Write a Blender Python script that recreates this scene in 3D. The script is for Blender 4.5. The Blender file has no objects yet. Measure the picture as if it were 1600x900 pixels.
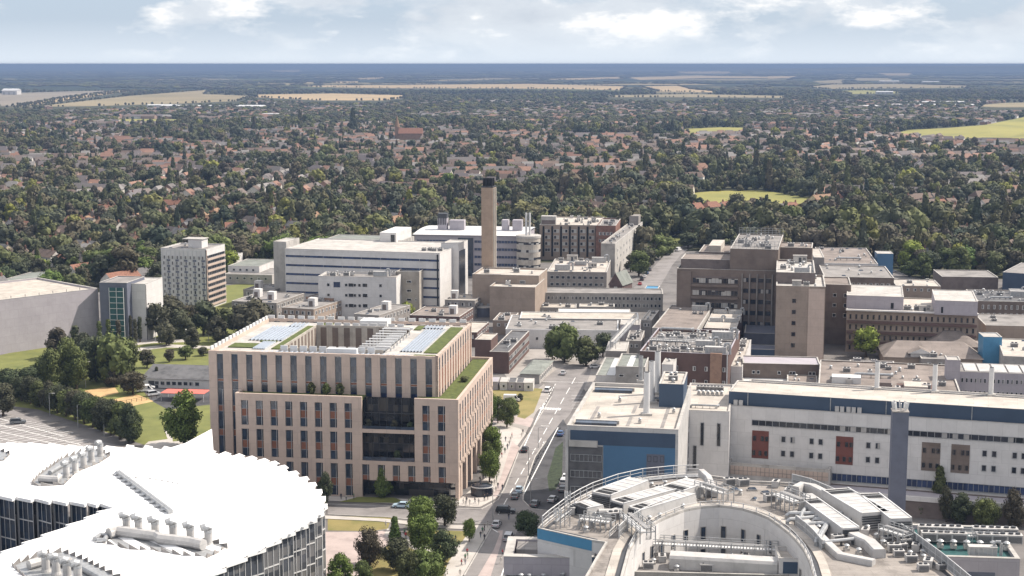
import bpy, bmesh, math, random
import numpy as np
from math import sin, cos, radians as R, pi
from mathutils import Vector, Matrix
random.seed(7)
SC = bpy.context.scene
COL = SC.collection

# ------------------------------------------------------------------ camera
H, F, TH = 110.0, 2400.0, math.atan(350/2400)
cd = bpy.data.cameras.new('camera'); cam = bpy.data.objects.new('camera', cd); COL.objects.link(cam)
cd.sensor_width = 36; cd.lens = 54.0; cd.clip_start = 1; cd.clip_end = 90000
cam.location = (0, 0, H); cam.rotation_euler = (pi/2-TH, 0, 0)
SC.camera = cam
SC.view_settings.view_transform = 'Standard'; SC.view_settings.look = 'None'
SC.view_settings.exposure = 0.55; SC.view_settings.gamma = 1.0
SC.cycles.max_bounces = 5; SC.cycles.diffuse_bounces = 2; SC.cycles.glossy_bounces = 2
SC.cycles.transparent_max_bounces = 6; SC.cycles.volume_bounces = 0; SC.cycles.caustics_reflective = False
SC.cycles.use_denoising = True

# ------------------------------------------------------------------ sky and sun
HAZE_COL, HAZE_D = (.225, .32, .51, 1), 0.00010
SUN_AZ, SUN_EL = R(16), R(48)          # azimuth from +X towards +Y
W = bpy.data.worlds.new('World'); SC.world = W; W.use_nodes = True
nt = W.node_tree; N = nt.nodes; LK = nt.links; N.clear()
out = N.new('ShaderNodeOutputWorld'); bg = N.new('ShaderNodeBackground'); bg.inputs[1].default_value = 0.15
sky = N.new('ShaderNodeTexSky'); sky.sky_type = 'NISHITA'; sky.sun_disc = False
sky.sun_elevation = SUN_EL; sky.sun_rotation = pi/2-SUN_AZ; sky.air_density = 1.0; sky.dust_density = 1.2; sky.ozone_density = 1.5
tc = N.new('ShaderNodeTexCoord'); sx = N.new('ShaderNodeSeparateXYZ'); LK.new(tc.outputs['Generated'], sx.inputs[0])
def wm(op, a, b=None):
    m = N.new('ShaderNodeMath'); m.operation = op
    for i, v in enumerate((a, b)):
        if v is None: continue
        if isinstance(v, (int, float)): m.inputs[i].default_value = v
        else: LK.new(v, m.inputs[i])
    return m.outputs[0]
def cloudnoise(scale, off, detail, rough):
    mp = N.new('ShaderNodeMapping'); mp.inputs['Location'].default_value = off; mp.inputs['Scale'].default_value = (1, 1, 2.6)
    LK.new(tc.outputs['Generated'], mp.inputs[0])
    n = N.new('ShaderNodeTexNoise'); n.inputs['Scale'].default_value = scale; n.inputs['Detail'].default_value = detail
    n.inputs['Roughness'].default_value = rough; LK.new(mp.outputs[0], n.inputs[0]); return n.outputs[0]
def ramp(src, stops):
    r = N.new('ShaderNodeValToRGB'); e = r.color_ramp.elements
    e[0].position, e[0].color = stops[0]; e[1].position, e[1].color = stops[-1]
    for p, c in stops[1:-1]:
        x = e.new(p); x.color = c
    LK.new(src, r.inputs[0]); return r.outputs[0]
n1 = cloudnoise(9, (3.1, 1.7, 0), 9, .58); n2 = cloudnoise(17, (7.3, 2.2, .3), 9, .6)
cov = ramp(n1, [(.46, (0, 0, 0, 1)), (.54, (1, 1, 1, 1))])
ccol = ramp(n2, [(.30, (5.7, 6.25, 7.0, 1)), (.5, (6.7, 7.2, 7.8, 1)), (.60, (9.8, 9.7, 9.6, 1))])
base = N.new('ShaderNodeMix'); base.data_type = 'RGBA'; base.inputs[0].default_value = .78   # thin high cloud over the clear sky
LK.new(sky.outputs[0], base.inputs[6]); base.inputs[7].default_value = (5.1, 6.2, 7.7, 1)
mx = N.new('ShaderNodeMix'); mx.data_type = 'RGBA'; LK.new(cov, mx.inputs[0]); LK.new(base.outputs[2], mx.inputs[6]); LK.new(ccol, mx.inputs[7])
hz = ramp(sx.outputs[2], [(0.0, (1, 1, 1, 1)), (.028, (0, 0, 0, 1))])
m2 = N.new('ShaderNodeMix'); m2.data_type = 'RGBA'; LK.new(hz, m2.inputs[0]); LK.new(mx.outputs[2], m2.inputs[6]); m2.inputs[7].default_value = (7.0, 7.7, 8.5, 1)
lum = ramp(sx.outputs[2], [(0.0, (.53, .53, .53, 1)), (.12, (.50, .50, .50, 1)), (.45, (.76, .68, .62, 1))])   # unseen overhead sky brightened and warmed to lift the ambient light
ml = N.new('ShaderNodeMix'); ml.data_type = 'RGBA'; ml.blend_type = 'MULTIPLY'; ml.inputs[0].default_value = 1; LK.new(m2.outputs[2], ml.inputs[6]); LK.new(lum, ml.inputs[7])
LK.new(ml.outputs[2], bg.inputs[0]); LK.new(bg.outputs[0], out.inputs[0])
sd = bpy.data.lights.new('sun', 'SUN'); sun = bpy.data.objects.new('sun', sd); COL.objects.link(sun)
sd.energy = 4.6; sd.angle = R(.5); sd.color = (1, .91, .80)
sdir = Vector((cos(SUN_AZ)*cos(SUN_EL), sin(SUN_AZ)*cos(SUN_EL), sin(SUN_EL)))
sun.rotation_euler = sdir.to_track_quat('Z', 'Y').to_euler(); sun.location = (60, 100, 400)

# ------------------------------------------------------------------ measuring helpers (1600x900 photo pixels <-> world)
def U(px, py, z=0.0):
    u = (px-800)/F; v = (450-py)/F; c, s = cos(TH), sin(TH)
    k = (z-H)/(-s+v*c); return (u*k, (c+v*s)*k)
def P(x, y, z=0.0):
    c, s = cos(TH), sin(TH); dz = z-H; D = y*c-dz*s
    if D <= 1: return (-9999, -9999)
    return (800+F*x/D, 450-F*(y*s+dz*c)/D)
def bis(f, hi=600.):
    lo = 0.
    for _ in range(50):
        m = (lo+hi)/2
        if f(m) > 0: hi = m
        else: lo = m
    return lo

# ------------------------------------------------------------------ materials
MATS = {}
def mat(name, col, rough=.85, metal=0., var=.12, scale=.35, col2=None, spec=.3, rnd=0., tex=None):
    if name in MATS: return MATS[name]
    m = bpy.data.materials.new(name); m.use_nodes = True; t = m.node_tree; n = t.nodes; l = t.links
    b = n['Principled BSDF']; b.inputs['Roughness'].default_value = rough; b.inputs['Metallic'].default_value = metal
    b.inputs['Specular IOR Level'].default_value = spec
    g = n.new('ShaderNodeNewGeometry')
    nz = n.new('ShaderNodeTexNoise'); nz.inputs['Scale'].default_value = scale; nz.inputs['Detail'].default_value = 6; nz.inputs['Roughness'].default_value = .65
    l.new(g.outputs['Position'], nz.inputs['Vector'])
    r = n.new('ShaderNodeValToRGB'); e = r.color_ramp.elements
    c2 = col2 or tuple(c*(1-2.2*var) for c in col); c3 = tuple(min(1, c*(1+var)) for c in col)
    e[0].position = .32; e[0].color = (*c2, 1); e[1].position = .66; e[1].color = (*c3, 1)
    x = e.new(.5); x.color = (*col, 1)
    l.new(nz.outputs[0], r.inputs[0]); src = r.outputs[0]
    if rnd:
        oi = n.new('ShaderNodeObjectInfo'); hs = n.new('ShaderNodeHueSaturation')
        mr = n.new('ShaderNodeMapRange'); mr.inputs[3].default_value = 1-rnd; mr.inputs[4].default_value = 1+rnd
        l.new(oi.outputs['Random'], mr.inputs[0]); l.new(mr.outputs[0], hs.inputs['Value']); l.new(src, hs.inputs['Color']); src = hs.outputs[0]
    if tex:      # sheet seams on roofs, panel joints on walls, each sheet a little different
        o = n.new('ShaderNodeTexCoord'); br = n.new('ShaderNodeTexBrick'); mp = n.new('ShaderNodeMapping')
        if tex == 'wall':
            sp = n.new('ShaderNodeSeparateXYZ'); l.new(o.outputs['Object'], sp.inputs[0]); ad = n.new('ShaderNodeMath'); ad.operation = 'ADD'; l.new(sp.outputs[0], ad.inputs[0]); l.new(sp.outputs[1], ad.inputs[1])
            cb = n.new('ShaderNodeCombineXYZ'); l.new(ad.outputs[0], cb.inputs[0]); l.new(sp.outputs[2], cb.inputs[1]); l.new(cb.outputs[0], mp.inputs[0]); br.inputs['Brick Width'].default_value = 3.6; br.inputs['Row Height'].default_value = 3.3
        else: l.new(o.outputs['Object'], mp.inputs[0]); br.inputs['Brick Width'].default_value = 7; br.inputs['Row Height'].default_value = 2.4
        l.new(mp.outputs[0], br.inputs['Vector']); br.inputs['Scale'].default_value = 1; br.inputs['Mortar Size'].default_value = .07; br.inputs['Mortar Smooth'].default_value = .6
        k = (.90, 1.05, .72) if tex == 'roof' else (.96, 1.03, .84)
        for nm, v in zip(('Color1', 'Color2', 'Mortar'), k): br.inputs[nm].default_value = (v, v, v, 1)
        n2 = n.new('ShaderNodeTexNoise'); n2.inputs['Scale'].default_value = .11 if tex == 'roof' else .5; n2.inputs['Detail'].default_value = 8; n2.inputs['Roughness'].default_value = .75; l.new(o.outputs['Object'], n2.inputs['Vector'])
        m2 = n.new('ShaderNodeMapRange'); m2.inputs[1].default_value = .36; m2.inputs[2].default_value = .62; m2.inputs[3].default_value = .86 if tex == 'roof' else .97; m2.inputs[4].default_value = 1.06; l.new(n2.outputs[0], m2.inputs[0])
        for a in (br.outputs[0], m2.outputs[0]):
            mm = n.new('ShaderNodeMix'); mm.data_type = 'RGBA'; mm.blend_type = 'MULTIPLY'; mm.inputs[0].default_value = 1; l.new(src, mm.inputs[6]); l.new(a, mm.inputs[7]); src = mm.outputs[2]
    l.new(src, b.inputs['Base Color']); MATS[name] = m; return m
def glassmat(name, col, blind=(.35, .34, .33), p=.25, rough=.12):
    """window glass: dark reflective pane, some panes with pale blinds drawn (varies by object)"""
    m = bpy.data.materials.new(name); m.use_nodes = True; t = m.node_tree; n = t.nodes; l = t.links
    b = n['Principled BSDF']; b.inputs['Roughness'].default_value = rough; b.inputs['Specular IOR Level'].default_value = .6
    oi = n.new('ShaderNodeObjectInfo'); g = n.new('ShaderNodeNewGeometry')
    mp = n.new('ShaderNodeVectorMath'); mp.operation = 'SNAP'; mp.inputs[1].default_value = (1.3, 50, 1.7); o_ = n.new('ShaderNodeTexCoord'); l.new(o_.outputs['Object'], mp.inputs[0])
    wn = n.new('ShaderNodeTexWhiteNoise'); wn.noise_dimensions = '3D'; l.new(mp.outputs[0], wn.inputs['Vector'])
    sp = n.new('ShaderNodeSeparateColor'); l.new(wn.outputs['Color'], sp.inputs[0])
    ad = n.new('ShaderNodeMath'); ad.operation = 'ADD'; l.new(sp.outputs[0], ad.inputs[0]); l.new(oi.outputs['Random'], ad.inputs[1])
    md = n.new('ShaderNodeMath'); md.operation = 'FRACT'; l.new(ad.outputs[0], md.inputs[0])
    r = n.new('ShaderNodeValToRGB'); r.color_ramp.interpolation = 'CONSTANT'; e = r.color_ramp.elements
    e[0].position = 0; e[0].color = (*col, 1); e[1].position = 1-p; e[1].color = (*blind, 1)
    x = e.new((1-p)*.5); x.color = tuple(c*1.6 for c in col)+(1,)
    l.new(md.outputs[0], r.inputs[0]); l.new(r.outputs[0], b.inputs['Base Color']); MATS[name] = m; return m
M = lambda k: MATS[k]
mat('beige_concrete', (.50, .40, .34), var=.05, scale=.15, tex='wall')
mat('pale_concrete', (.46, .42, .37), var=.10, tex='roof')
mat('grey_concrete', (.27, .25, .235), var=.12, tex='wall')
mat('brown_concrete', (.18, .143, .122), var=.10, scale=.2, tex='wall')
mat('brown_dark', (.17, .14, .13), var=.12)
mat('beige_block', (.31, .25, .207), var=.08, scale=.15, tex='wall')
mat('brick', (.22, .12, .09), var=.15, scale=.6)
mat('brick_dark', (.12, .08, .075), var=.15, scale=.6)
mat('brick_orange', (.31, .20, .145), var=.12, scale=.6)
mat('white_render', (.60, .585, .575), var=.04, scale=.2, tex='wall')
mat('white_roof', (.86, .86, .86), var=.01, scale=.08)
mat('off_white', (.46, .44, .415), var=.10, scale=.3, tex='roof')
mat('cream_roof', (.48, .44, .395), var=.10, scale=.12, tex='roof')
mat('grey_roof', (.26, .245, .235), var=.16, scale=.15, tex='roof')
mat('brown_roof', (.24, .205, .185), var=.14, scale=.15, tex='roof')
mat('dark_roof', (.12, .12, .125), var=.2, scale=.3)
mat('green_grey_roof', (.22, .235, .215), var=.12, scale=.3, tex='roof')
mat('lilac_cladding', (.37, .345, .375), var=.04, scale=.1, tex='wall')
mat('blue_panel', (.07, .155, .265), rough=.5, var=.05, scale=.1)
mat('blue_dark', (.05, .078, .125), rough=.5, var=.08, scale=.1)
mat('sky_blue', (.08, .25, .42), rough=.5, var=.06)
mat('teal', (.035, .10, .10), rough=.4, var=.1)
mat('slate_column', (.13, .14, .18), rough=.6, var=.06)
mat('terracotta', (.22, .095, .06), var=.08)
mat('red_panel', (.17, .065, .052), var=.08)
mat('red_canopy', (.55, .15, .12), var=.08)
mat('maroon', (.125, .08, .07), var=.06)
mat('white_metal', (.60, .60, .60), rough=.5, var=.05)
mat('grey_metal', (.38, .39, .40), rough=.45, metal=.4, var=.12, scale=1)
mat('dark_metal', (.06, .062, .068), rough=.5, var=.1, scale=1)
mat('light_panel', (.46, .45, .44), rough=.6, var=.08, tex='wall')
mat('solar_panel', (.43, .48, .55), rough=.3, var=.06, spec=.6)
mat('black', (.015, .015, .016), rough=.7, var=.1)
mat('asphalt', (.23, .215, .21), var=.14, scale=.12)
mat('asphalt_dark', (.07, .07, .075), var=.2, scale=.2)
mat('paving', (.33, .305, .285), var=.12, scale=.15)
mat('pale_paving', (.46, .43, .40), var=.08, scale=.2)
mat('pink_paving', (.42, .35, .33), var=.1, scale=.2)
mat('yard', (.155, .145, .14), var=.25, scale=.06)  # tone darkened to stand in for shadows between the buildings
mat('paint', (.75, .75, .73), var=.08, scale=1)
mat('lawn', (.155, .165, .05), var=.18, scale=.12, col2=(.11, .13, .04))
mat('lawn_painted_shade', (.035, .048, .026), var=.3, scale=.8)  # lawn darkened so its colour carries the shade of the blue-fronted block
mat('lawn_dry', (.24, .20, .08), var=.15, scale=.1, col2=(.15, .15, .05))
mat('sedum', (.085, .105, .028), var=.3, scale=.8, col2=(.05, .07, .02))
mat('sand', (.50, .34, .17), var=.1, scale=.3)
mat('bark', (.09, .065, .045), var=.2, scale=2)
mat('skin', (.45, .28, .2)); mat('hair', (.04, .025, .02))
mat('cloth_dark', (.03, .035, .05)); mat('cloth_red', (.4, .06, .07)); mat('cloth_pale', (.5, .48, .45)); mat('cloth_green', (.06, .18, .09)); mat('denim', (.06, .09, .16))
mat('tyre', (.02, .02, .02)); mat('lamp_glass', (.8, .8, .78), rough=.2); mat('tail_red', (.4, .02, .02), rough=.3)
for k, c in dict(car_white=(.75, .75, .75), car_silver=(.45, .46, .48), car_black=(.02, .021, .025), car_blue=(.06, .12, .25), car_red=(.35, .03, .03), car_grey=(.14, .15, .16), car_pale=(.45, .58, .68)).items():
    mat(k, c, rough=.25, spec=.6, var=.02)
glassmat('glass', (.012, .016, .024), p=.14)
glassmat('glass_blue', (.022, .034, .055), blind=(.045, .055, .075), p=.3, rough=.15)
glassmat('glass_dark', (.010, .012, .016), blind=(.06, .055, .05), p=.2, rough=.08)
glassmat('glass_grey', (.05, .055, .065), blind=(.16, .16, .165), p=.35, rough=.12)
glassmat('glass_far', (.02, .022, .028), blind=(.45, .44, .42), p=.45)
glassmat('glass_band', (.02, .035, .085), blind=(.03, .045, .10), p=.3, rough=.2)
glassmat('car_glass', (.01, .012, .015), blind=(.015, .02, .02), p=.1)
def roofmat(name, cols, walls=False):
    m = bpy.data.materials.new(name); m.use_nodes = True; t = m.node_tree; n = t.nodes; l = t.links
    b = n['Principled BSDF']; b.inputs['Roughness'].default_value = .85
    oi = n.new('ShaderNodeObjectInfo'); r = n.new('ShaderNodeValToRGB'); r.color_ramp.interpolation = 'CONSTANT'; e = r.color_ramp.elements
    k = len(cols); e[0].position = 0; e[0].color = (*cols[0], 1); e[1].position = 1/k; e[1].color = (*cols[1], 1)
    for i in range(2, k):
        x = e.new(i/k); x.color = (*cols[i], 1)
    if walls:
        mu = n.new('ShaderNodeMath'); mu.operation = 'MULTIPLY'; mu.inputs[1].default_value = 7.13; fr = n.new('ShaderNodeMath'); fr.operation = 'FRACT'
        l.new(oi.outputs['Random'], mu.inputs[0]); l.new(mu.outputs[0], fr.inputs[0]); l.new(fr.outputs[0], r.inputs[0])
    else: l.new(oi.outputs['Random'], r.inputs[0])
    g = n.new('ShaderNodeNewGeometry'); nz = n.new('ShaderNodeTexNoise'); nz.inputs['Scale'].default_value = 1.2; nz.inputs['Detail'].default_value = 4
    l.new(g.outputs['Position'], nz.inputs['Vector'])
    hs = n.new('ShaderNodeHueSaturation'); mr = n.new('ShaderNodeMapRange'); mr.inputs[1].default_value = .3; mr.inputs[2].default_value = .7; mr.inputs[3].default_value = .75; mr.inputs[4].default_value = 1.15
    l.new(nz.outputs[0], mr.inputs[0]); l.new(mr.outputs[0], hs.inputs['Value']); l.new(r.outputs[0], hs.inputs['Color']); l.new(hs.outputs[0], b.inputs['Base Color'])
    MATS[name] = m; return m
roofmat('roof_tiles', [(.12, .085, .07), (.23, .13, .095), (.14, .125, .12), (.17, .125, .10), (.27, .155, .11), (.14, .12, .12), (.15, .12, .105), (.22, .205, .195)])
roofmat('house_wall', [(.60, .56, .50), (.28, .18, .14), (.46, .38, .30), (.70, .68, .64), (.33, .23, .18)], walls=True)
def foliage(name, cols, rv=.35):
    m = bpy.data.materials.new(name); m.use_nodes = True; t = m.node_tree; n = t.nodes; l = t.links
    b = n['Principled BSDF']; b.inputs['Roughness'].default_value = .75; b.inputs['Specular IOR Level'].default_value = .15
    oi = n.new('ShaderNodeObjectInfo'); r = n.new('ShaderNodeValToRGB'); e = r.color_ramp.elements; k = len(cols)
    cols = [tuple(q*k_ for q, k_ in zip(c, (1.38, 1.48, 1.40))) for c in cols]; e[0].position = 0; e[0].color = (*cols[0], 1); e[1].position = 1; e[1].color = (*cols[-1], 1)
    for i in range(1, k-1):
        x = e.new(i/(k-1)); x.color = (*cols[i], 1)
    l.new(oi.outputs['Random'], r.inputs[0])
    g = n.new('ShaderNodeNewGeometry'); mr = n.new('ShaderNodeMapRange'); mr.inputs[3].default_value = 1-rv; mr.inputs[4].default_value = 1+rv
    l.new(g.outputs['Random Per Island'], mr.inputs[0])
    hs = n.new('ShaderNodeHueSaturation'); l.new(mr.outputs[0], hs.inputs['Value']); l.new(r.outputs[0], hs.inputs['Color'])
    l.new(hs.outputs[0], b.inputs['Base Color']); MATS[name] = m; return m
foliage('foliage_mix', [(.046, .050, .028), (.068, .066, .034), (.034, .042, .030), (.080, .062, .044), (.056, .064, .030), (.070, .052, .042), (.095, .095, .036), (.042, .044, .036), (.070, .070, .036), (.060, .047, .040), (.14, .135, .03)], rv=.25)
foliage('foliage_green', [(.062, .088, .026), (.085, .108, .028), (.066, .082, .028)])
foliage('foliage_dark', [(.042, .048, .028), (.052, .046, .032), (.044, .056, .028)])
foliage('foliage_lime', [(.12, .14, .028), (.14, .15, .032)])
foliage('foliage_olive', [(.058, .070, .026), (.078, .086, .032), (.062, .064, .030)])

# ------------------------------------------------------------------ mesh helpers
def new(name, data, parent=None):
    o = bpy.data.objects.new(name, data); COL.objects.link(o)
    if parent is not None: o.parent = parent
    return o
def tag(o, label=None, cat=None, group=None, kind=None):
    if label: o['label'] = label
    if cat: o['category'] = cat
    if group: o['group'] = group
    if kind: o['kind'] = kind
    return o
class MB:
    def __init__(s): s.v = []; s.f = []; s.m = []
    def box(s, x0, x1, y0, y1, z0, z1, mi=0):
        k = len(s.v)
        s.v += [(x0, y0, z0), (x1, y0, z0), (x1, y1, z0), (x0, y1, z0), (x0, y0, z1), (x1, y0, z1), (x1, y1, z1), (x0, y1, z1)]
        s.f += [(k, k+3, k+2, k+1), (k+4, k+5, k+6, k+7), (k, k+1, k+5, k+4), (k+1, k+2, k+6, k+5), (k+2, k+3, k+7, k+6), (k+3, k, k+4, k+7)]
        s.m += [mi]*6; return s
    def prism(s, pts, z0, z1, mi=0, mtop=None):
        k = len(s.v); n = len(pts)
        s.v += [(x, y, z0) for x, y in pts]+[(x, y, z1) for x, y in pts]
        for i in range(n):
            j = (i+1) % n; s.f.append((k+i, k+j, k+n+j, k+n+i)); s.m.append(mi)
        s.f.append(tuple(k+n+i for i in range(n))); s.m.append(mi if mtop is None else mtop)
        s.f.append(tuple(k+n-1-i for i in range(n))); s.m.append(mi); return s
    def cyl(s, x, y, z0, z1, r0, r1=None, n=12, mi=0):
        r1 = r0 if r1 is None else r1; k = len(s.v)
        s.v += [(x+r0*cos(2*pi*i/n), y+r0*sin(2*pi*i/n), z0) for i in range(n)]+[(x+r1*cos(2*pi*i/n), y+r1*sin(2*pi*i/n), z1) for i in range(n)]
        for i in range(n):
            j = (i+1) % n; s.f.append((k+i, k+j, k+n+j, k+n+i)); s.m.append(mi)
        s.f.append(tuple(k+n+i for i in range(n))); s.m.append(mi); s.f.append(tuple(k+n-1-i for i in range(n))); s.m.append(mi); return s
    def tube(s, pts, r, n=7, mi=0):
        pts = [Vector(p) for p in pts]; rings = []
        rr = r if isinstance(r, (list, tuple)) else [r]*len(pts)
        for i, p in enumerate(pts):
            d = (pts[min(i+1, len(pts)-1)]-pts[max(i-1, 0)]).normalized()
            a = d.orthogonal().normalized() if abs(d.z) > .95 else Vector((-d.y, d.x, 0)).normalized(); b = d.cross(a); k = len(s.v); rings.append(k)
            s.v += [tuple(p+(a*cos(2*pi*j/n)+b*sin(2*pi*j/n))*rr[i]) for j in range(n)]
        for a, b in zip(rings, rings[1:]):
            for j in range(n):
                jj = (j+1) % n; s.f.append((a+j, a+jj, b+jj, b+j)); s.m.append(mi)
        s.f.append(tuple(rings[0]+n-1-j for j in range(n))); s.m.append(mi); s.f.append(tuple(rings[-1]+j for j in range(n))); s.m.append(mi); return s
    def quad(s, a, b, c, d, mi=0):
        k = len(s.v); s.v += [a, b, c, d]; s.f.append((k, k+1, k+2, k+3)); s.m.append(mi); return s
    def face(s, pts, mi=0):
        k = len(s.v); s.v += list(pts); s.f.append(tuple(range(k, k+len(pts)))); s.m.append(mi); return s
    def mesh(s, name, mats):
        me = bpy.data.meshes.new(name); me.from_pydata(s.v, [], s.f)
        for m in (mats if isinstance(mats, (list, tuple)) else [mats]): me.materials.append(M(m) if isinstance(m, str) else m)
        me.polygons.foreach_set('material_index', s.m); me.update(); return me
    def build(s, name, mats, parent=None, loc=None):
        o = new(name, s.mesh(name, mats), parent)
        if loc: o.location = loc
        return o
NUMW = ['', 'first', 'second', 'third', 'fourth', 'fifth', 'sixth', 'seventh', 'eighth', 'ninth', 'tenth', 'eleventh', 'twelfth', 'thirteenth', 'fourteenth', 'fifteenth', 'sixteenth', 'seventeenth', 'eighteenth', 'nineteenth', 'twentieth']
def nth(i, n):
    if i == 1: return 'leftmost'
    if i == n: return 'rightmost'
    if i <= 20: return NUMW[i]+' from left'
    t = {2: 'twenty', 3: 'thirty', 4: 'forty', 5: 'fifty', 6: 'sixty', 7: 'seventy', 8: 'eighty', 9: 'ninety'}
    if i < 100: return (t[i//10]+('-'+NUMW[i % 10] if i % 10 else 'th')).replace('tyth', 'tieth')+' from left'
    return str(i)+'th from left'
def series(objs, phrase, cat, group):
    """give each of a run of look-alikes its own place in the run; phrase holds {n}"""
    objs = sorted(objs, key=lambda o: P(*o.location)[0])
    for i, o in enumerate(objs):
        tag(o, (phrase(o) if callable(phrase) else phrase).replace('{n}', nth(i+1, len(objs)) if len(objs) > 1 else 'the only one'), cat, group)
def copy_tree(o, loc=None, rz=None, sc=None, parent=None):
    c = o.copy(); COL.objects.link(c)
    if parent is not None: c.parent = parent
    if loc is not None: c.location = loc
    if rz is not None: c.rotation_euler = (0, 0, rz)
    if sc is not None: c.scale = sc if hasattr(sc, '__len__') else (sc,)*3
    for ch in list(o.children): copy_tree(ch, parent=c)
    return c
def setmats(o, mapping):
    """own copy of the meshes below o with some materials swapped"""
    for ch in [o]+list(o.children_recursive):
        if ch.type == 'MESH' and any(m and m.name in mapping for m in ch.data.materials):
            key = ch.data.name+str(sorted(mapping.items()))
            if key not in setmats.c:
                me = ch.data.copy()
                for i, m in enumerate(me.materials):
                    if m.name in mapping: me.materials[i] = M(mapping[m.name])
                setmats.c[key] = me
            ch.data = setmats.c[key]
setmats.c = {}
FOOT = []      # building footprints, kept clear of trees and houses
def inpoly(x, y, poly):
    c = False; n = len(poly); j = n-1
    for i in range(n):
        xi, yi = poly[i]; xj, yj = poly[j]
        if (yi > y) != (yj > y) and x < (xj-xi)*(y-yi)/(yj-yi)+xi: c = not c
        j = i
    return c
def sheet(name, pts, z, m, px=True, kind='structure', label=None, cat=None, group=None, holes=()):
    pts = [U(*p) for p in pts] if px else pts
    bm = bmesh.new(); vs = [bm.verts.new((x, y, z)) for x, y in pts]
    f = bm.faces.new(vs)
    if f.normal.z < 0: pass
    bmesh.ops.triangulate(bm, faces=[f]); bmesh.ops.recalc_face_normals(bm, faces=bm.faces)
    for q in bm.faces:
        q.normal_update()
        if q.normal.z < 0: q.normal_flip()
    me = bpy.data.meshes.new(name); bm.to_mesh(me); bm.free(); me.materials.append(M(m))
    o = new(name, me); tag(o, label, cat, group, kind); return o

# ------------------------------------------------------------------ windows (shared meshes: pane and raised frame)
WC = {}
def window_mesh(w, h, glass='glass', frame='white_metal', fr=.12, mull=0, depth=.12, sill=False):
    key = (round(w, 2), round(h, 2), glass, frame, mull, fr)
    if key in WC: return WC[key]
    b = MB(); b.box(-w/2+fr*.5, w/2-fr*.5, -.02, 0.02, fr*.5, h-fr*.5, 0)
    b.box(-w/2, w/2, -depth, .02, 0, fr, 1); b.box(-w/2, w/2, -depth, .02, h-fr, h, 1)
    b.box(-w/2, -w/2+fr, -depth, .02, fr, h-fr, 1); b.box(w/2-fr, w/2, -depth, .02, fr, h-fr, 1)
    for i in range(mull):
        x = -w/2+w*(i+1)/(mull+1); b.box(x-fr*.35, x+fr*.35, -depth*.8, -.02, fr, h-fr, 1)
    WC[key] = b.mesh('window', [glass, frame]); return WC[key]

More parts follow.
